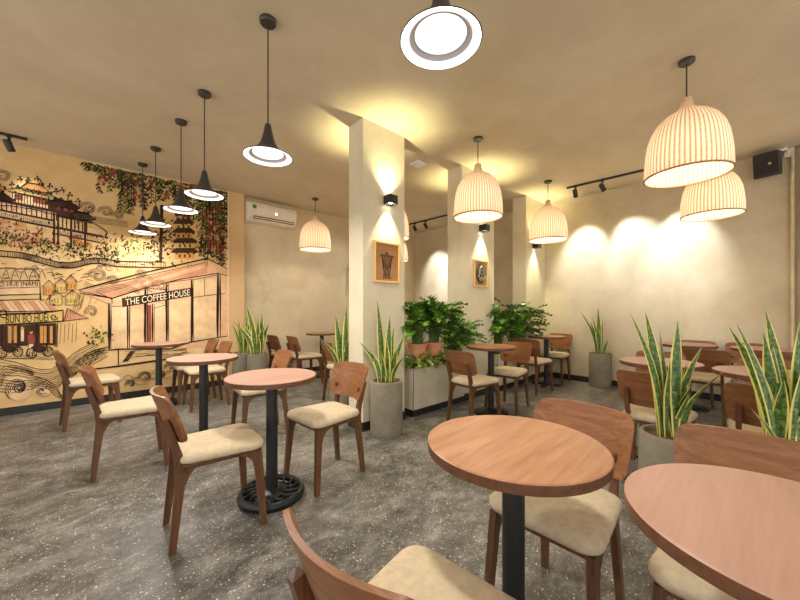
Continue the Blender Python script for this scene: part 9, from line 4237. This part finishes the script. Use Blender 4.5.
def snake_plant(x, y, r, h, leaves, label, seed=1, tall_pot=True):
    rn = random.Random(seed)
    pot = thing('potted_snake_plant', label, 'plant', (x, y, 0), 0, 'snake plants in concrete pots')
    po = obj('pot', lathe([(0, 0), (r * .90, 0), (r * .93, .012), (r, .05), (r, h - .012), (r - .006, h), (r - .022, h), (r - .026, h - .035), (0, h - .035)], 40), M['concrete'], pot, True, 30)
    obj('soil', lathe([(0, h - .012), (r * .4, h - .016), (r - .024, h - .024)], 24), M['soil'], pot, True)
    for k, (sd, fw, hh, w, b0) in enumerate(leaves):
        base = SIDE * (b0) + FORE * rn.uniform(-.03, .03) + Vector((0, 0, h - .03))
        tip = SIDE * sd + FORE * fw + Vector((0, 0, h + hh))
        obj('leaf', leaf_bm(base, tip, w, SANG + rn.uniform(-.55, .55), .5 if abs(sd) > .05 else .0, rn.uniform(-.9, .9)), M['snakeleaf'], pot, True, 80)
    return pot
snake_plant(2.30, .34, .145, .5, [(-.235, -.02, .645, .040, -.06), (-.125, .02, .65, .062, -.05), (.035, 0, .60, .086, .01), (-.045, -.05, .40, .074, -.03), (.205, .04, .47, .066, .06), (.262, -.06, .37, .10, .05), (.085, -.05, .29, .078, .04), (-.01, .07, .55, .055, .0), (.13, .06, .36, .06, .05), (-.10, .05, .42, .05, -.05), (.045, -.07, .24, .06, .02)],
            'snake plant in a concrete pot between the two large near chairs', 3)
snake_plant(2.295, -.06, .145, .5, [(-.235, -.02, .60, .050, -.05), (-.20, .05, .58, .058, -.03), (-.125, -.03, .565, .072, .0), (-.03, .02, .50, .070, .01), (.055, -.02, .64, .064, .04), (-.02, .06, .66, .055, .05), (.035, -.05, .44, .080, .03), (-.225, -.07, .24, .034, -.04), (.13, .0, .57, .070, .05), (.20, .05, .48, .07, .06), (.10, -.06, .36, .075, .06), (-.08, -.07, .36, .06, -.02), (-.09, .07, .45, .055, -.03)],
            'large snake plant at the right edge above the wide near chair', 8)
snake_plant(2.075, 2.40, .15, .5, [(-.085, 0, .745, 0.074, -.04), (-.26, -.02, .37, 0.060, -.06), (.03, .02, .60, 0.079, .01), (.18, .03, .44, 0.066, .06), (.10, -.04, .30, 0.072, .05), (-.05, -.06, .28, 0.074, -.02), (.17, -.03, .23, 0.060, .06), (-.17, .04, .30, 0.060, -.06), (.0, -.05, .42, 0.084, .0), (.07, .05, .50, 0.066, .03)],
            'snake plant in a tall grey pot standing against the front of the left column', 5)
snake_plant(2.08, 3.13, .14, .5, [(-.08, 0, .60, 0.078, -.03), (-.26, -.02, .36, 0.070, -.05), (.04, .0, .70, 0.072, .02), (-.02, .03, .42, 0.072, 0), (.1, .02, .5, 0.072, .04), (-.14, .05, .34, 0.060, -.04), (.06, -.05, .33, 0.072, .03)],
            'snake plant half hidden behind the left column', 6)
snake_plant(1.93, 5.17, .145, .5, [(-.17, .0, .74, 0.112, -.05), (-.36, -.02, .48, 0.090, -.07), (0, .02, .56, 0.105, 0), (.12, .0, .52, 0.090, .05), (.05, .05, .60, 0.090, .03), (-.06, -.04, .44, 0.105, -.02), (.09, -.05, .38, 0.105, .05), (-.25, .05, .46, 0.083, -.06), (.03, -.06, .30, 0.105, .02), (-.12, .05, .62, 0.090, -.04), (.15, .05, .44, 0.075, .06)],
            'snake plant in the front one of two grey pots beside the mural edge', 7)
snake_plant(1.80, 5.46, .13, .5, [(-.05, 0, .55, 0.090, -.02), (-.16, .02, .45, 0.075, -.05), (.08, .03, .6, 0.090, .03), (.0, -.05, .4, 0.090, .0), (.13, .0, .48, 0.075, .05)],
            'snake plant in the rear one of two grey pots, closest to the mural edge', 9)
snake_plant(5.70, 1.69, .15, .5, [(-.32, -.04, .63, 0.068, -.05), (-.03, 0, .69, 0.074, -.02), (.05, .02, .51, 0.074, .02), (-.15, .0, .48, 0.081, -.04), (.10, -.03, .2, 0.061, .05), (-.05, -.04, .40, 0.088, -.01), (.20, -.05, .03, 0.047, .07), (.0, .04, .34, 0.081, .0), (-.10, .04, .55, 0.068, -.03)],
            'snake plant in a grey pot standing alone against the back wall', 12)

# ------------------------------------------------------------------ planters with leafy plants
def planter(x0, x1, label):
    y0, y1, h = 2.555, 2.86, .52
    t = thing('concrete_planter', label, 'planter', ((x0 + x1) / 2, (y0 + y1) / 2, 0), 0, 'concrete planters between the columns')
    hx, hy = (x1 - x0) / 2, (y1 - y0) / 2
    bm = bmesh.new(); w = .03
    add_box(bm, (0, -hy + w / 2, (h + .08) / 2), (2 * hx, w, h - .08), 0, .003); add_box(bm, (0, hy - w / 2, (h + .08) / 2), (2 * hx, w, h - .08), 0, .003)
    for s in (-1, 1): add_box(bm, (s * (hx - w / 2), 0, (h + .08) / 2), (w, 2 * hy - 2 * w, h - .08), 0, .003)
    b = obj('box', bm, M['planter'], t)
    obj('plinth', box(-hx + .02, hx - .02, -hy + .02, hy - .02, 0, .08), M['skirting'], t)
    obj('corner_joint', box(-hx - .001, -hx + .006, -hy - .0015, -hy + .004, .085, h - .004), M['joint'], b)
    obj('soil', box(-hx + w, hx - w, -hy + w, hy - w, .40, .47), M['soil'], t)
    return t
planter(2.585, 3.485, 'long pale concrete planter between the left column and the second column')
planter(4.26, 5.17, 'pale concrete planter between the second column and the back wall pilaster')
def clear_of_columns(bm, x, y):
    for v in bm.verts:
        for a, b_ in COLS:
            if a - .01 < x + v.co.x < b_ + .01 and y + v.co.y > CY0 - .012: v.co.y = CY0 - .012 - y - RND.random() * .01
def blade(bm, o, d, up, L, W, lobes):
    """a lobed leaf blade starting at o, pointing along d"""
    d = d.normalized(); sd = d.cross(up).normalized(); nr = sd.cross(d)
    n = lobes * 2
    mid = [bm.verts.new(o + d * (L * i / n) - Vector((0, 0, 1)) * (L * .35 * (i / n) ** 2)) for i in range(n + 1)]
    for s in (-1, 1):
        ed = []
        for i in range(n + 1):
            t = i / n
            w = W * (math.sin(PI * min(1, .12 + .88 * t)) ** .7 if t < 1 else 0.02)
            if i % 2 == 0 and 0 < i < n: w *= .32
            fw = .16 * L if i % 2 else 0
            ed.append(bm.verts.new(mid[i].co + sd * s * w + d * fw + nr * w * .25))
        for i in range(n): bm.faces.new([mid[i], mid[i + 1], ed[i + 1], ed[i]])
def leafy(x, y, z, spread, height, n, seed, parent, lean=(0, 0), L=.17, lobes=5, W=.06, mat='bigleaf'):
    rn = random.Random(seed); bm = bmesh.new(); sb = bmesh.new()
    for k in range(n):
        a = rn.uniform(0, 2 * PI); rr = math.sqrt(rn.random()) * spread; hh = height * rn.uniform(.45, 1.0) * (1 - .25 * rr / spread)
        tip = Vector((lean[0] * hh + rr * math.cos(a), lean[1] * hh * 1 + rr * .62 * math.sin(a), hh))
        b0 = Vector((rn.uniform(-.04, .04), rn.uniform(-.04, .04), 0))
        mid = b0.lerp(tip, .55) + Vector((-tip.x * .12, -tip.y * .12, hh * .12))
        tube([b0, mid, tip], [.006, .0045, .003], 5, sb)
        d = Vector((math.cos(a) * .8 + rn.uniform(-.3, .3), math.sin(a) * .8 + rn.uniform(-.3, .3), rn.uniform(-.15, .75)))
        blade(bm, tip, d, Vector((0, 0, 1)), L * rn.uniform(.75, 1.25), W * rn.uniform(.8, 1.2), lobes)
    clear_of_columns(bm, x, y); clear_of_columns(sb, x, y)
    obj('foliage', bm, M[mat], parent); obj('stems', sb, M['stem'], parent)
def potted(x, y, z, label, seed, spread, height, n, lean, r=.105, h=.30):
    t = thing('potted_philodendron', label, 'plant', (x, y, z), 0, 'bushy green philodendrons')
    obj('pot', lathe([(0, 0), (r * .78, 0), (r, h - .03), (r + .008, h - .03), (r + .008, h), (r - .01, h), (r - .015, h - .03), (0, h - .03)], 32), M['terracotta'], t, True, 30)
    f = bpy.data.objects  # foliage grows from the pot
    bm_parent = t
    rn = random.Random(seed); bm = bmesh.new(); sb = bmesh.new()
    for k in range(n):
        a = rn.uniform(0, 2 * PI); rr = math.sqrt(rn.random()) * spread; hh = height * rn.uniform(.35, 1.0) * (1 - .2 * rr / spread)
        tip = Vector((lean[0] * hh + rr * math.cos(a), lean[1] * hh + min(.16, rr * math.sin(a) * .6), h + hh))
        b0 = Vector((rn.uniform(-.05, .05), rn.uniform(-.05, .05), h - .03))
        mid = b0.lerp(tip, .55) + Vector((-rr * math.cos(a) * .2, 0, hh * .14))
        tube([b0, mid, tip], [.006, .0045, .003], 5, sb)
        d = Vector((math.cos(a) + rn.uniform(-.3, .3), math.sin(a) * .7 - .25 + rn.uniform(-.3, .3), rn.uniform(-.1, .9)))
        blade(bm, tip, d, Vector((0, 0, 1)), 0.18 * rn.uniform(.75, 1.25), .078 * rn.uniform(.8, 1.2), 4)
    clear_of_columns(bm, x, y); clear_of_columns(sb, x, y)
    obj('foliage', bm, M['bigleaf'], t); obj('stems', sb, M['stem'], t)
    return t
potted(2.80, 2.70, .47, 'bushy philodendron in a pinkish pot at the left end of the long planter', 21, .215, .49, 95, (.0, -.1))
potted(3.06, 2.69, .47, 'bushy philodendron in a pinkish pot in the middle of the long planter', 22, .28, .50, 105, (.12, -.12))
def shrub(name, x, y, label, seed, spread, height, n, lean=(0, 0), mat='bigleaf', L=.17, W=.055, lobes=5, grp=None):
    t = thing(name, label, 'plant', (x, y, .455), 0, grp)
    leafy(x, y, 0, spread, height, n, seed, t, lean, L, lobes, W, mat); return t
shrub('philodendron', 3.30, 2.68, 'dark drooping philodendron at the right end of the long planter', 31, .24, .62, 75, (.35, -.2), W=.075, lobes=4, grp='bushy green philodendrons')
shrub('philodendron', 4.50, 2.70, 'tall philodendron in the far planter right beside the second column', 32, .24, .88, 95, (-.05, -.1), L=.2, W=.08, lobes=4, grp='bushy green philodendrons')
shrub('philodendron', 4.88, 2.68, 'spreading philodendron in the far planter leaning over the farthest table', 33, .34, .85, 95, (.1, -.2), L=.21, W=.085, lobes=4, grp='bushy green philodendrons')
for x, sd, lab in ((2.70, 41, 'low pale green plant spilling over the left end of the long planter'), (2.92, 42, 'low pale green plant in the long planter under the two pinkish pots'), (3.14, 43, 'low pale green plant in the long planter behind the wooden chair')):
    shrub('low_foliage_plant', x, 2.63, lab, sd, .17, .21, 60, (0, -.1), 'lowleaf', .12, .04, 3, 'low green plants in the long planter')

# ------------------------------------------------------------------ lamps
def add_light(kind, name, loc, power, color, parent=None, **kw):
    l = bpy.data.lights.new(name, kind); l.energy = power; l.color = color
    for k, v in kw.items(): setattr(l, k, v)
    o = bpy.data.objects.new(name, l); COL.objects.link(o); o.location = loc
    if parent: o.parent = parent
    return o
PW = POWER
def cone_pendant(x, y, label):
    zb = 2.115
    t = thing('cone_pendant_lamp', label, 'lamp', (x, y, H), 0, 'dark cone pendant lamps')
    z0 = zb - H
    obj('canopy', lathe([(0, 0), (.05, 0), (.05, -.02), (.045, -.028), (0, -.028)], 28), M['lampblack'], t, True, 30)
    obj('cord', tube([(0, 0, -.028), (0, 0, z0 + .2)], .0045, 8), M['lampblack'], t, True)
    sh = obj('shade', lathe([(0, z0 + .205), (.016, z0 + .204), (.02, z0 + .19), (.03, z0 + .14), (.044, z0 + .09), (.065, z0 + .055), (.10, z0 + .025), (.142, z0 + .004), (.146, z0), (.142, z0 - .001)], 48), M['lampblack'], t, True, 50)
    obj('reflector', lathe([(.142, z0 - .001), (.132, z0 + .004), (.112, z0 + .010)], 48), M['glowring'], sh, True, 60)
    obj('inner_ring', lathe([(.112, z0 + .010), (.098, z0 + .022), (.092, z0 + .022)], 48), M['greyring'], sh, True, 60)
    obj('diffuser', lathe([(.092, z0 + .022), (.06, z0 + .014), (0, z0 + .010)], 40), M['glow'], t, True, 60)
    add_light('AREA', 'lamp_light', (0, 0, z0 + .004), PW['cone'] * (.4 if y > 5.2 else .7 if y > 4.5 else 1), (1, .95, .88), t, shape='DISK', size=.17)
for x, y, lab in ((.938, .79, 'cone pendant lamp seen from below at the top middle, nearest to the viewer'),
                  (.86, 2.13, 'cone pendant lamp on a long cord left of the left column, biggest complete one'),
                  (.76, 3.21, 'cone pendant lamp in the row by the mural, fourth counted from the mural wall'),
                  (.71, 3.85, 'cone pendant lamp in the row by the mural, third counted from the mural wall'),
                  (.62, 4.69, 'cone pendant lamp second nearest to the mural'),
                  (.57, 5.31, 'cone pendant lamp nearest to the mural, smallest and lowest in view')):
    cone_pendant(x, y, lab)
def rattan_pendant(x, y, label):
    t = thing('rattan_pendant_lamp', label, 'lamp', (x, y, H), 0, 'woven rattan pendant lamps')
    zb = 2.135 - H
    obj('canopy', lathe([(0, 0), (.05, 0), (.05, -.018), (.044, -.026), (0, -.026)], 28), M['lampblack'], t, True, 30)
    obj('cord', tube([(0, 0, -.026), (0, 0, zb + .54)], .005, 8), M['lampblack'], t, True)
    sh = obj('shade', lathe([(.252, 0 + zb), (.255, .03 + zb), (.253, .10 + zb), (.246, .18 + zb), (.234, .26 + zb), (.212, .33 + zb), (.178, .388 + zb), (.134, .43 + zb), (.090, .456 + zb), (.058, .476 + zb), (.042, .50 + zb), (.035, .535 + zb)], 72, uv=True), M['rattan'], t, True, 60)
    obj('rim', lathe([(.252 + .007 * math.cos(a), zb + .007 * math.sin(a)) for a in [2 * PI * k / 8 for k in range(9)]], 64), M['rattanrim'], sh, True, 60)
    obj('neck', lathe([(.037, .525 + zb), (.033, .56 + zb), (.02, .566 + zb), (0, .566 + zb)], 24), M['paleneck'], sh, True, 40)
    obj('bulb', lathe([(0, .13), (.03, .14), (.042, .17), (.04, .20), (.02, .24), (.015, .27), (0, .27)], 20, c=(0, 0, zb + .02)), M['bulb'], t, True, 60)
    add_light('POINT', 'lamp_light', (0, 0, zb + .13), PW['rattan'], (1, .91, .78), t, shadow_soft_size=.05)
for x, y, lab in ((3.23, .39, 'largest woven rattan pendant, nearest one on the right'),
                  (4.80, .38, 'woven rattan pendant half hidden below and behind the largest one'),
                  (3.08, 2.08, 'woven rattan pendant in front of the second column'),
                  (4.84, 2.10, 'woven rattan pendant in front of the back wall pilaster'),
                  (2.82, 5.05, 'woven rattan pendant right of the air conditioner'),
                  (3.12, 3.52, 'woven rattan pendant mostly hidden behind the left column, upper sliver'),
                  (4.65, 5.10, 'woven rattan pendant mostly hidden behind the left column, lower sliver')):
    rattan_pendant(x, y, lab)
def aim(o, d):
    o.rotation_euler = Vector(d).to_track_quat('-Z', 'Y').to_euler()
def wall_lamp(x, z, label, back=False):
    s = 1 if back else -1
    y = CY1 if back else CY0
    t = thing('wall_lamp', label, 'lamp', (x, y, z), 0, 'up and down wall lamps on the columns')
    bm = bmesh.new()
    yc = s * .055
    for sx in (-1, 1): add_box(bm, (sx * .048, yc, 0), (.006, .10, .085), 0, .001)
    for sy in (-1, 1): add_box(bm, (0, yc + sy * .047, 0), (.09, .006, .085), 0, .001)
    obj('housing', bm, M['black'], t)
    obj('mount_plate', box(-.03, .03, min(0, s * .01), max(0, s * .01), -.035, .035), M['black'], t)
    obj('lens', box(-.042, .042, yc - .042, yc + .042, -.02, .02), M['bulb'], t)
    for up in (1, -1):
        o = add_light('SPOT', 'lamp_beam', (0, yc, .047 * up), PW['up'] if up > 0 else PW['down'], (1, .94, .52), t, spot_size=math.radians(104 if up > 0 else 76), spot_blend=(1.0 if up > 0 else .85), shadow_soft_size=.012)
        aim(o, (0, -s * .05, up))
wall_lamp(2.255, 2.245, 'black cube wall lamp above the framed drawing on the left column')
wall_lamp(3.92, 2.235, 'black cube wall lamp below the rattan shade on the second column')
wall_lamp(5.45, 2.20, 'black wall lamp on the back wall pilaster behind a rattan shade')
wall_lamp(2.20, 2.245, 'black wall lamp on the hidden rear side of the left column', True)
wall_lamp(3.87, 2.235, 'black wall lamp on the hidden rear side of the second column', True)
def track(p0, p1, spots, target, label, power, size=58):
    p0, p1 = Vector(p0), Vector(p1); c = (p0 + p1) / 2
    t = thing('track_light', label, 'lamp', (c.x, c.y, H), 0, 'black ceiling track lights')
    d = p1 - p0; ang = math.atan2(d.y, d.x)
    bm = bmesh.new(); add_box(bm, (0, 0, -.011), (d.length, .034, .022), 0, .002, Matrix.Rotation(ang, 3, 'Z')); obj('rail', bm, M['black'], t)
    for sp, tg in zip(spots, target):
        q = Vector((sp[0] - c.x, sp[1] - c.y, 0))
        dr = (Vector(tg) - (Vector((sp[0], sp[1], H - .11)))).normalized()
        rot = Vector((0, 0, 1)).rotation_difference(dr).to_matrix()
        bm = bmesh.new(); add_box(bm, (q.x, q.y, -.03), (.03, .06, .02), 0, .002, Matrix.Rotation(ang, 3, 'Z')); tube([(q.x, q.y, -.03), (q.x, q.y, -.10)], .007, 8, bm)
        b = bmesh.new(); lathe([(0, -.055), (.028, -.055), (.031, -.05), (.031, .06), (.026, .06), (.025, .05), (0, .05)], 20, b)
        bmesh.ops.rotate(b, cent=(0, 0, 0), matrix=rot, verts=b.verts); bmesh.ops.translate(b, vec=(q.x, q.y, -.115), verts=b.verts); merge(bm, b)
        sh = obj('spotlight_head', bm, M['black'], t, True, 40)
        o = add_light('SPOT', 'spot_beam', Vector((q.x, q.y, -.115)) + dr * .07, power, (.93, .96, 1.0), t, spot_size=math.radians(size), spot_blend=.8, shadow_soft_size=.03)
        aim(o, dr)
track((5.30, 2.02, H), (5.38, .45, H), [(5.30, 1.90), (5.32, 1.55), (5.36, .75)], [(X_BACK, 1.95, 1.98), (X_BACK, 1.22, 1.98), (X_BACK, .74, 1.95)],
      'black ceiling track with spotlights washing the back wall on the right', PW['track'])
track((5.12, 5.20, H), (5.16, 3.6, H), [(5.125, 5.02), (5.13, 4.72), (5.15, 4.0)], [(X_BACK, 5.0, 1.9), (X_BACK, 4.55, 1.8), (2.75, Y_FAR, 1.35)],
      'black ceiling track with two spotlights seen between the columns', PW['track'])
track((-1.6, 5.36, H), (-.41, 5.36, H), [(-.54, 5.36), (-1.3, 5.36)], [(-.35, Y_MURAL, 2.3), (-1.2, Y_MURAL, 1.6)],
      'black ceiling track with a spotlight at the left picture edge above the mural', PW['mural'])

# ------------------------------------------------------------------ things on walls and ceiling
def ac():
    x0, x1 = 1.92, 2.73
    t = thing('air_conditioner', 'white split air conditioner mounted high on the far wall', 'air conditioner', ((x0 + x1) / 2, Y_FAR, 2.56))
    hx = (x1 - x0) / 2
    prof = [(0, .315), (-.16, .315), (-.195, .29), (-.205, .24), (-.2, .12), (-.185, .06), (-.13, .015), (-.05, 0), (0, 0)]
    obj('body', prism(bmesh.new(), [(-hx, y, z) for y, z in prof], [(hx, y, z) for y, z in prof]), M['acwhite'], t)
    obj('louver', prism(bmesh.new(), [(-hx + .09, -.2045, .088), (-hx + .09, -.1885, .045), (-hx + .09, -.172, .05), (-hx + .09, -.186, .092)], [(hx - .05, -.2045, .088), (hx - .05, -.1885, .045), (hx - .05, -.172, .05), (hx - .05, -.186, .092)]), M['vent'], t)
    obj('louver_blade', box(-hx + .10, hx - .06, -.203, -.196, .058, .072), M['acwhite'], t)
    obj('energy_sticker', box(-hx + .07, -hx + .13, -.2075, -.202, .20, .26), M['green'], t)
    obj('display_light', lathe([(0, -.003), (.02, -.003), (.02, .003), (0, .003)], 16), plain('lit_display', rgb(255, 255, 255), .4, emit=(1, 1, 1, 1), es=1.5), t).location = (.05, -.204, .17)
    [c for c in t.children if c.name.startswith('display_light')][0].rotation_euler = (PI / 2, 0, 0)
    obj('side_panel', prism(bmesh.new(), [(-hx - .004, y * .98, z * .98 + .003) for y, z in prof], [(-hx, y, z) for y, z in prof]), M['acwhite'], t)
ac()
def picture(x0, x1, z0, z1, kind, label, panel):
    t = thing('framed_picture', label, 'picture', ((x0 + x1) / 2, CY0, z0))
    hx, h = (x1 - x0) / 2, z1 - z0; w = .022
    bm = bmesh.new()
    for s in (-1, 1): add_box(bm, (s * (hx - w / 2), -.014, h / 2), (w, .028, h), 0, .003)
    for z in (w / 2, h - w / 2): add_box(bm, (0, -.014, z), (2 * hx - 2 * w, .028, w), 0, .003)
    obj('frame', bm, M['framewood'], t)
    pn = obj('panel', box(-hx + w, hx - w, -.012, -.002, w, h - w), M[panel], t)
    bm = bmesh.new()
    def st(pts, r=.0028): tube([(hx * a, -.0125, h * b) for a, b in pts], r, 5, bm)
    if kind == 'pot':
        for k in range(3): st([(-.42 + .05 * k, .66 - .0 * k), (-.30 + .04 * k, .45), (-.26, .30)]); st([(.42 - .05 * k, .66), (.30 - .04 * k, .45), (.26, .30)])
        st([(-.5, .66), (.5, .66)]); st([(-.55, .62), (-.45, .68), (.45, .68), (.55, .62)]); st([(-.3, .42), (.3, .42)]); st([(-.26, .30), (.26, .30)])
        st([(0, .68), (0, .80)]); st([(-.1, .72), (.1, .72)], .006); st([(-.18, .30), (-.24, .12)]); st([(.18, .30), (.24, .12)]); st([(-.34, .12), (.34, .12)]); st([(-.28, .20), (.28, .20)])
        for k in (-.2, -.1, .0, .1, .2): st([(k, .66), (k * .7, .32)], .0035); st([(k, .28), (k * 1.2, .13)], .0035)
        obj('line_drawing', bm, M['ink'], t)
    else:
        b = lathe([(0, 0), (1, 0), (.97, .012), (.7, .02), (0, .024)], 36)
        bmesh.ops.scale(b, vec=(hx * .66, h * .38, 1), verts=b.verts); bmesh.ops.rotate(b, cent=(0, 0, 0), matrix=Matrix.Rotation(PI / 2, 3, 'X'), verts=b.verts); bmesh.ops.translate(b, vec=(0, -.012, h * .5), verts=b.verts)
        rl = obj('carved_oval', b, M['darkcarve'], t, True, 40)
        def st2(pts, r=.005): tube([(hx * a, -.036 + .02 * abs(b_ - .5), h * b_) for a, b_ in pts], r, 5, bm)
        for s in (-1, 1):
            st2([(0, .78), (s * .25, .70), (s * .40, .55), (s * .34, .42)]); st2([(0, .40), (s * .22, .30), (s * .48, .42)], .007); st2([(0, .34), (s * .2, .24), (s * .36, .30)], .005); st2([(s * .15, .66), (s * .2, .5), (0, .46)], .004)
        st2([(0, .8), (0, .2)], .004)
        obj('carved_lines', bm, M['palecarve'], rl)
picture(2.07, 2.415, 1.42, 1.83, 'pot', 'framed ink drawing of a coffee pot on brown card on the left column', 'kraft')
picture(3.73, 4.06, 1.45, 1.81, 'bean', 'framed carved oval emblem on the second column', 'greypanel')
def speaker():
    t = thing('wall_speaker', 'black box loudspeaker on a white bracket high in the back right corner', 'speaker', (X_BACK - .17, -.02, 2.80), math.radians(172))
    rot = Matrix.Rotation(math.radians(14), 3, 'Y')
    bm = bmesh.new(); add_box(bm, (0, 0, 0), (.15, .21, .26), 0, .008, rot); cb = obj('cabinet', bm, M['black'], t)
    bm = bmesh.new(); add_box(bm, (.079, 0, 0), (.006, .185, .235), 0, .002, rot); obj('grille', bm, plain('grille_cloth', rgb(48, 42, 40), .9), cb)
    b = lathe([(0, .004), (.012, .004), (.014, 0), (0, 0)], 16); bmesh.ops.rotate(b, cent=(0, 0, 0), matrix=Matrix.Rotation(PI / 2, 3, 'Y'), verts=b.verts); bmesh.ops.translate(b, vec=(.083, .03, .01), verts=b.verts); bmesh.ops.rotate(b, cent=(0, 0, 0), matrix=rot, verts=b.verts)
    obj('badge', b, M['palecarve'], cb)
    bm = tube([(-.03, .09, .135), (-.08, .13, .16), (-.16, .14, .14)], .014, 8); add_box(bm, (-.03, .06, .14), (.07, .1, .012), 0, .002); add_box(bm, (-.158, .14, .13), (.014, .06, .1), 0, .002)
    obj('bracket', bm, M['acwhite'], t)
speaker()
def detector():
    t = thing('smoke_detector', 'white square ceiling sensor between the first two columns', 'sensor', (3.07, 2.95, H))
    obj('base_plate', box(-.075, .075, -.075, .075, -.02, 0, .006), M['white'], t)
    obj('sensor_dome', lathe([(.05, -.02), (.048, -.03), (.03, -.042), (0, -.046)], 24), M['white'], t, True)
detector()

# ------------------------------------------------------------------ added world fill, let in by sides left open behind the viewer; camera
w = bpy.data.worlds.new('fill_world'); scene.world = w; w.use_nodes = True
bg = w.node_tree.nodes['Background']; bg.inputs[0].default_value = (1, .975, .935, 1); bg.inputs[1].default_value = PW['world']
for i, (loc, sx, sy, pw) in enumerate(FILL):
    o = add_light('AREA', 'ceiling_panel_light', loc, pw, (1, .88, .70), None, shape='RECTANGLE', size=sx, size_y=sy)

cam = bpy.data.cameras.new('camera'); co = bpy.data.objects.new('camera', cam); COL.objects.link(co); scene.camera = co
co.location = (0, 0, 1.161)
yaw = .8183                                     # viewing direction in plan, measured from +X
co.rotation_euler = (PI / 2, 0, yaw - PI / 2)
cam.sensor_fit = 'HORIZONTAL'; cam.sensor_width = 36.0; cam.lens = 341.5 / 800 * 36.0
cam.shift_y = 9.0 / 800
cam.clip_start = .02; cam.clip_end = 100
scene.view_settings.view_transform = 'Standard'; scene.view_settings.look = 'None'
scene.view_settings.exposure = EXPO; scene.view_settings.gamma = 1.0
scene.cycles.use_denoising = True
scene.cycles.max_bounces = 8; scene.cycles.sample_clamp_indirect = 6.0
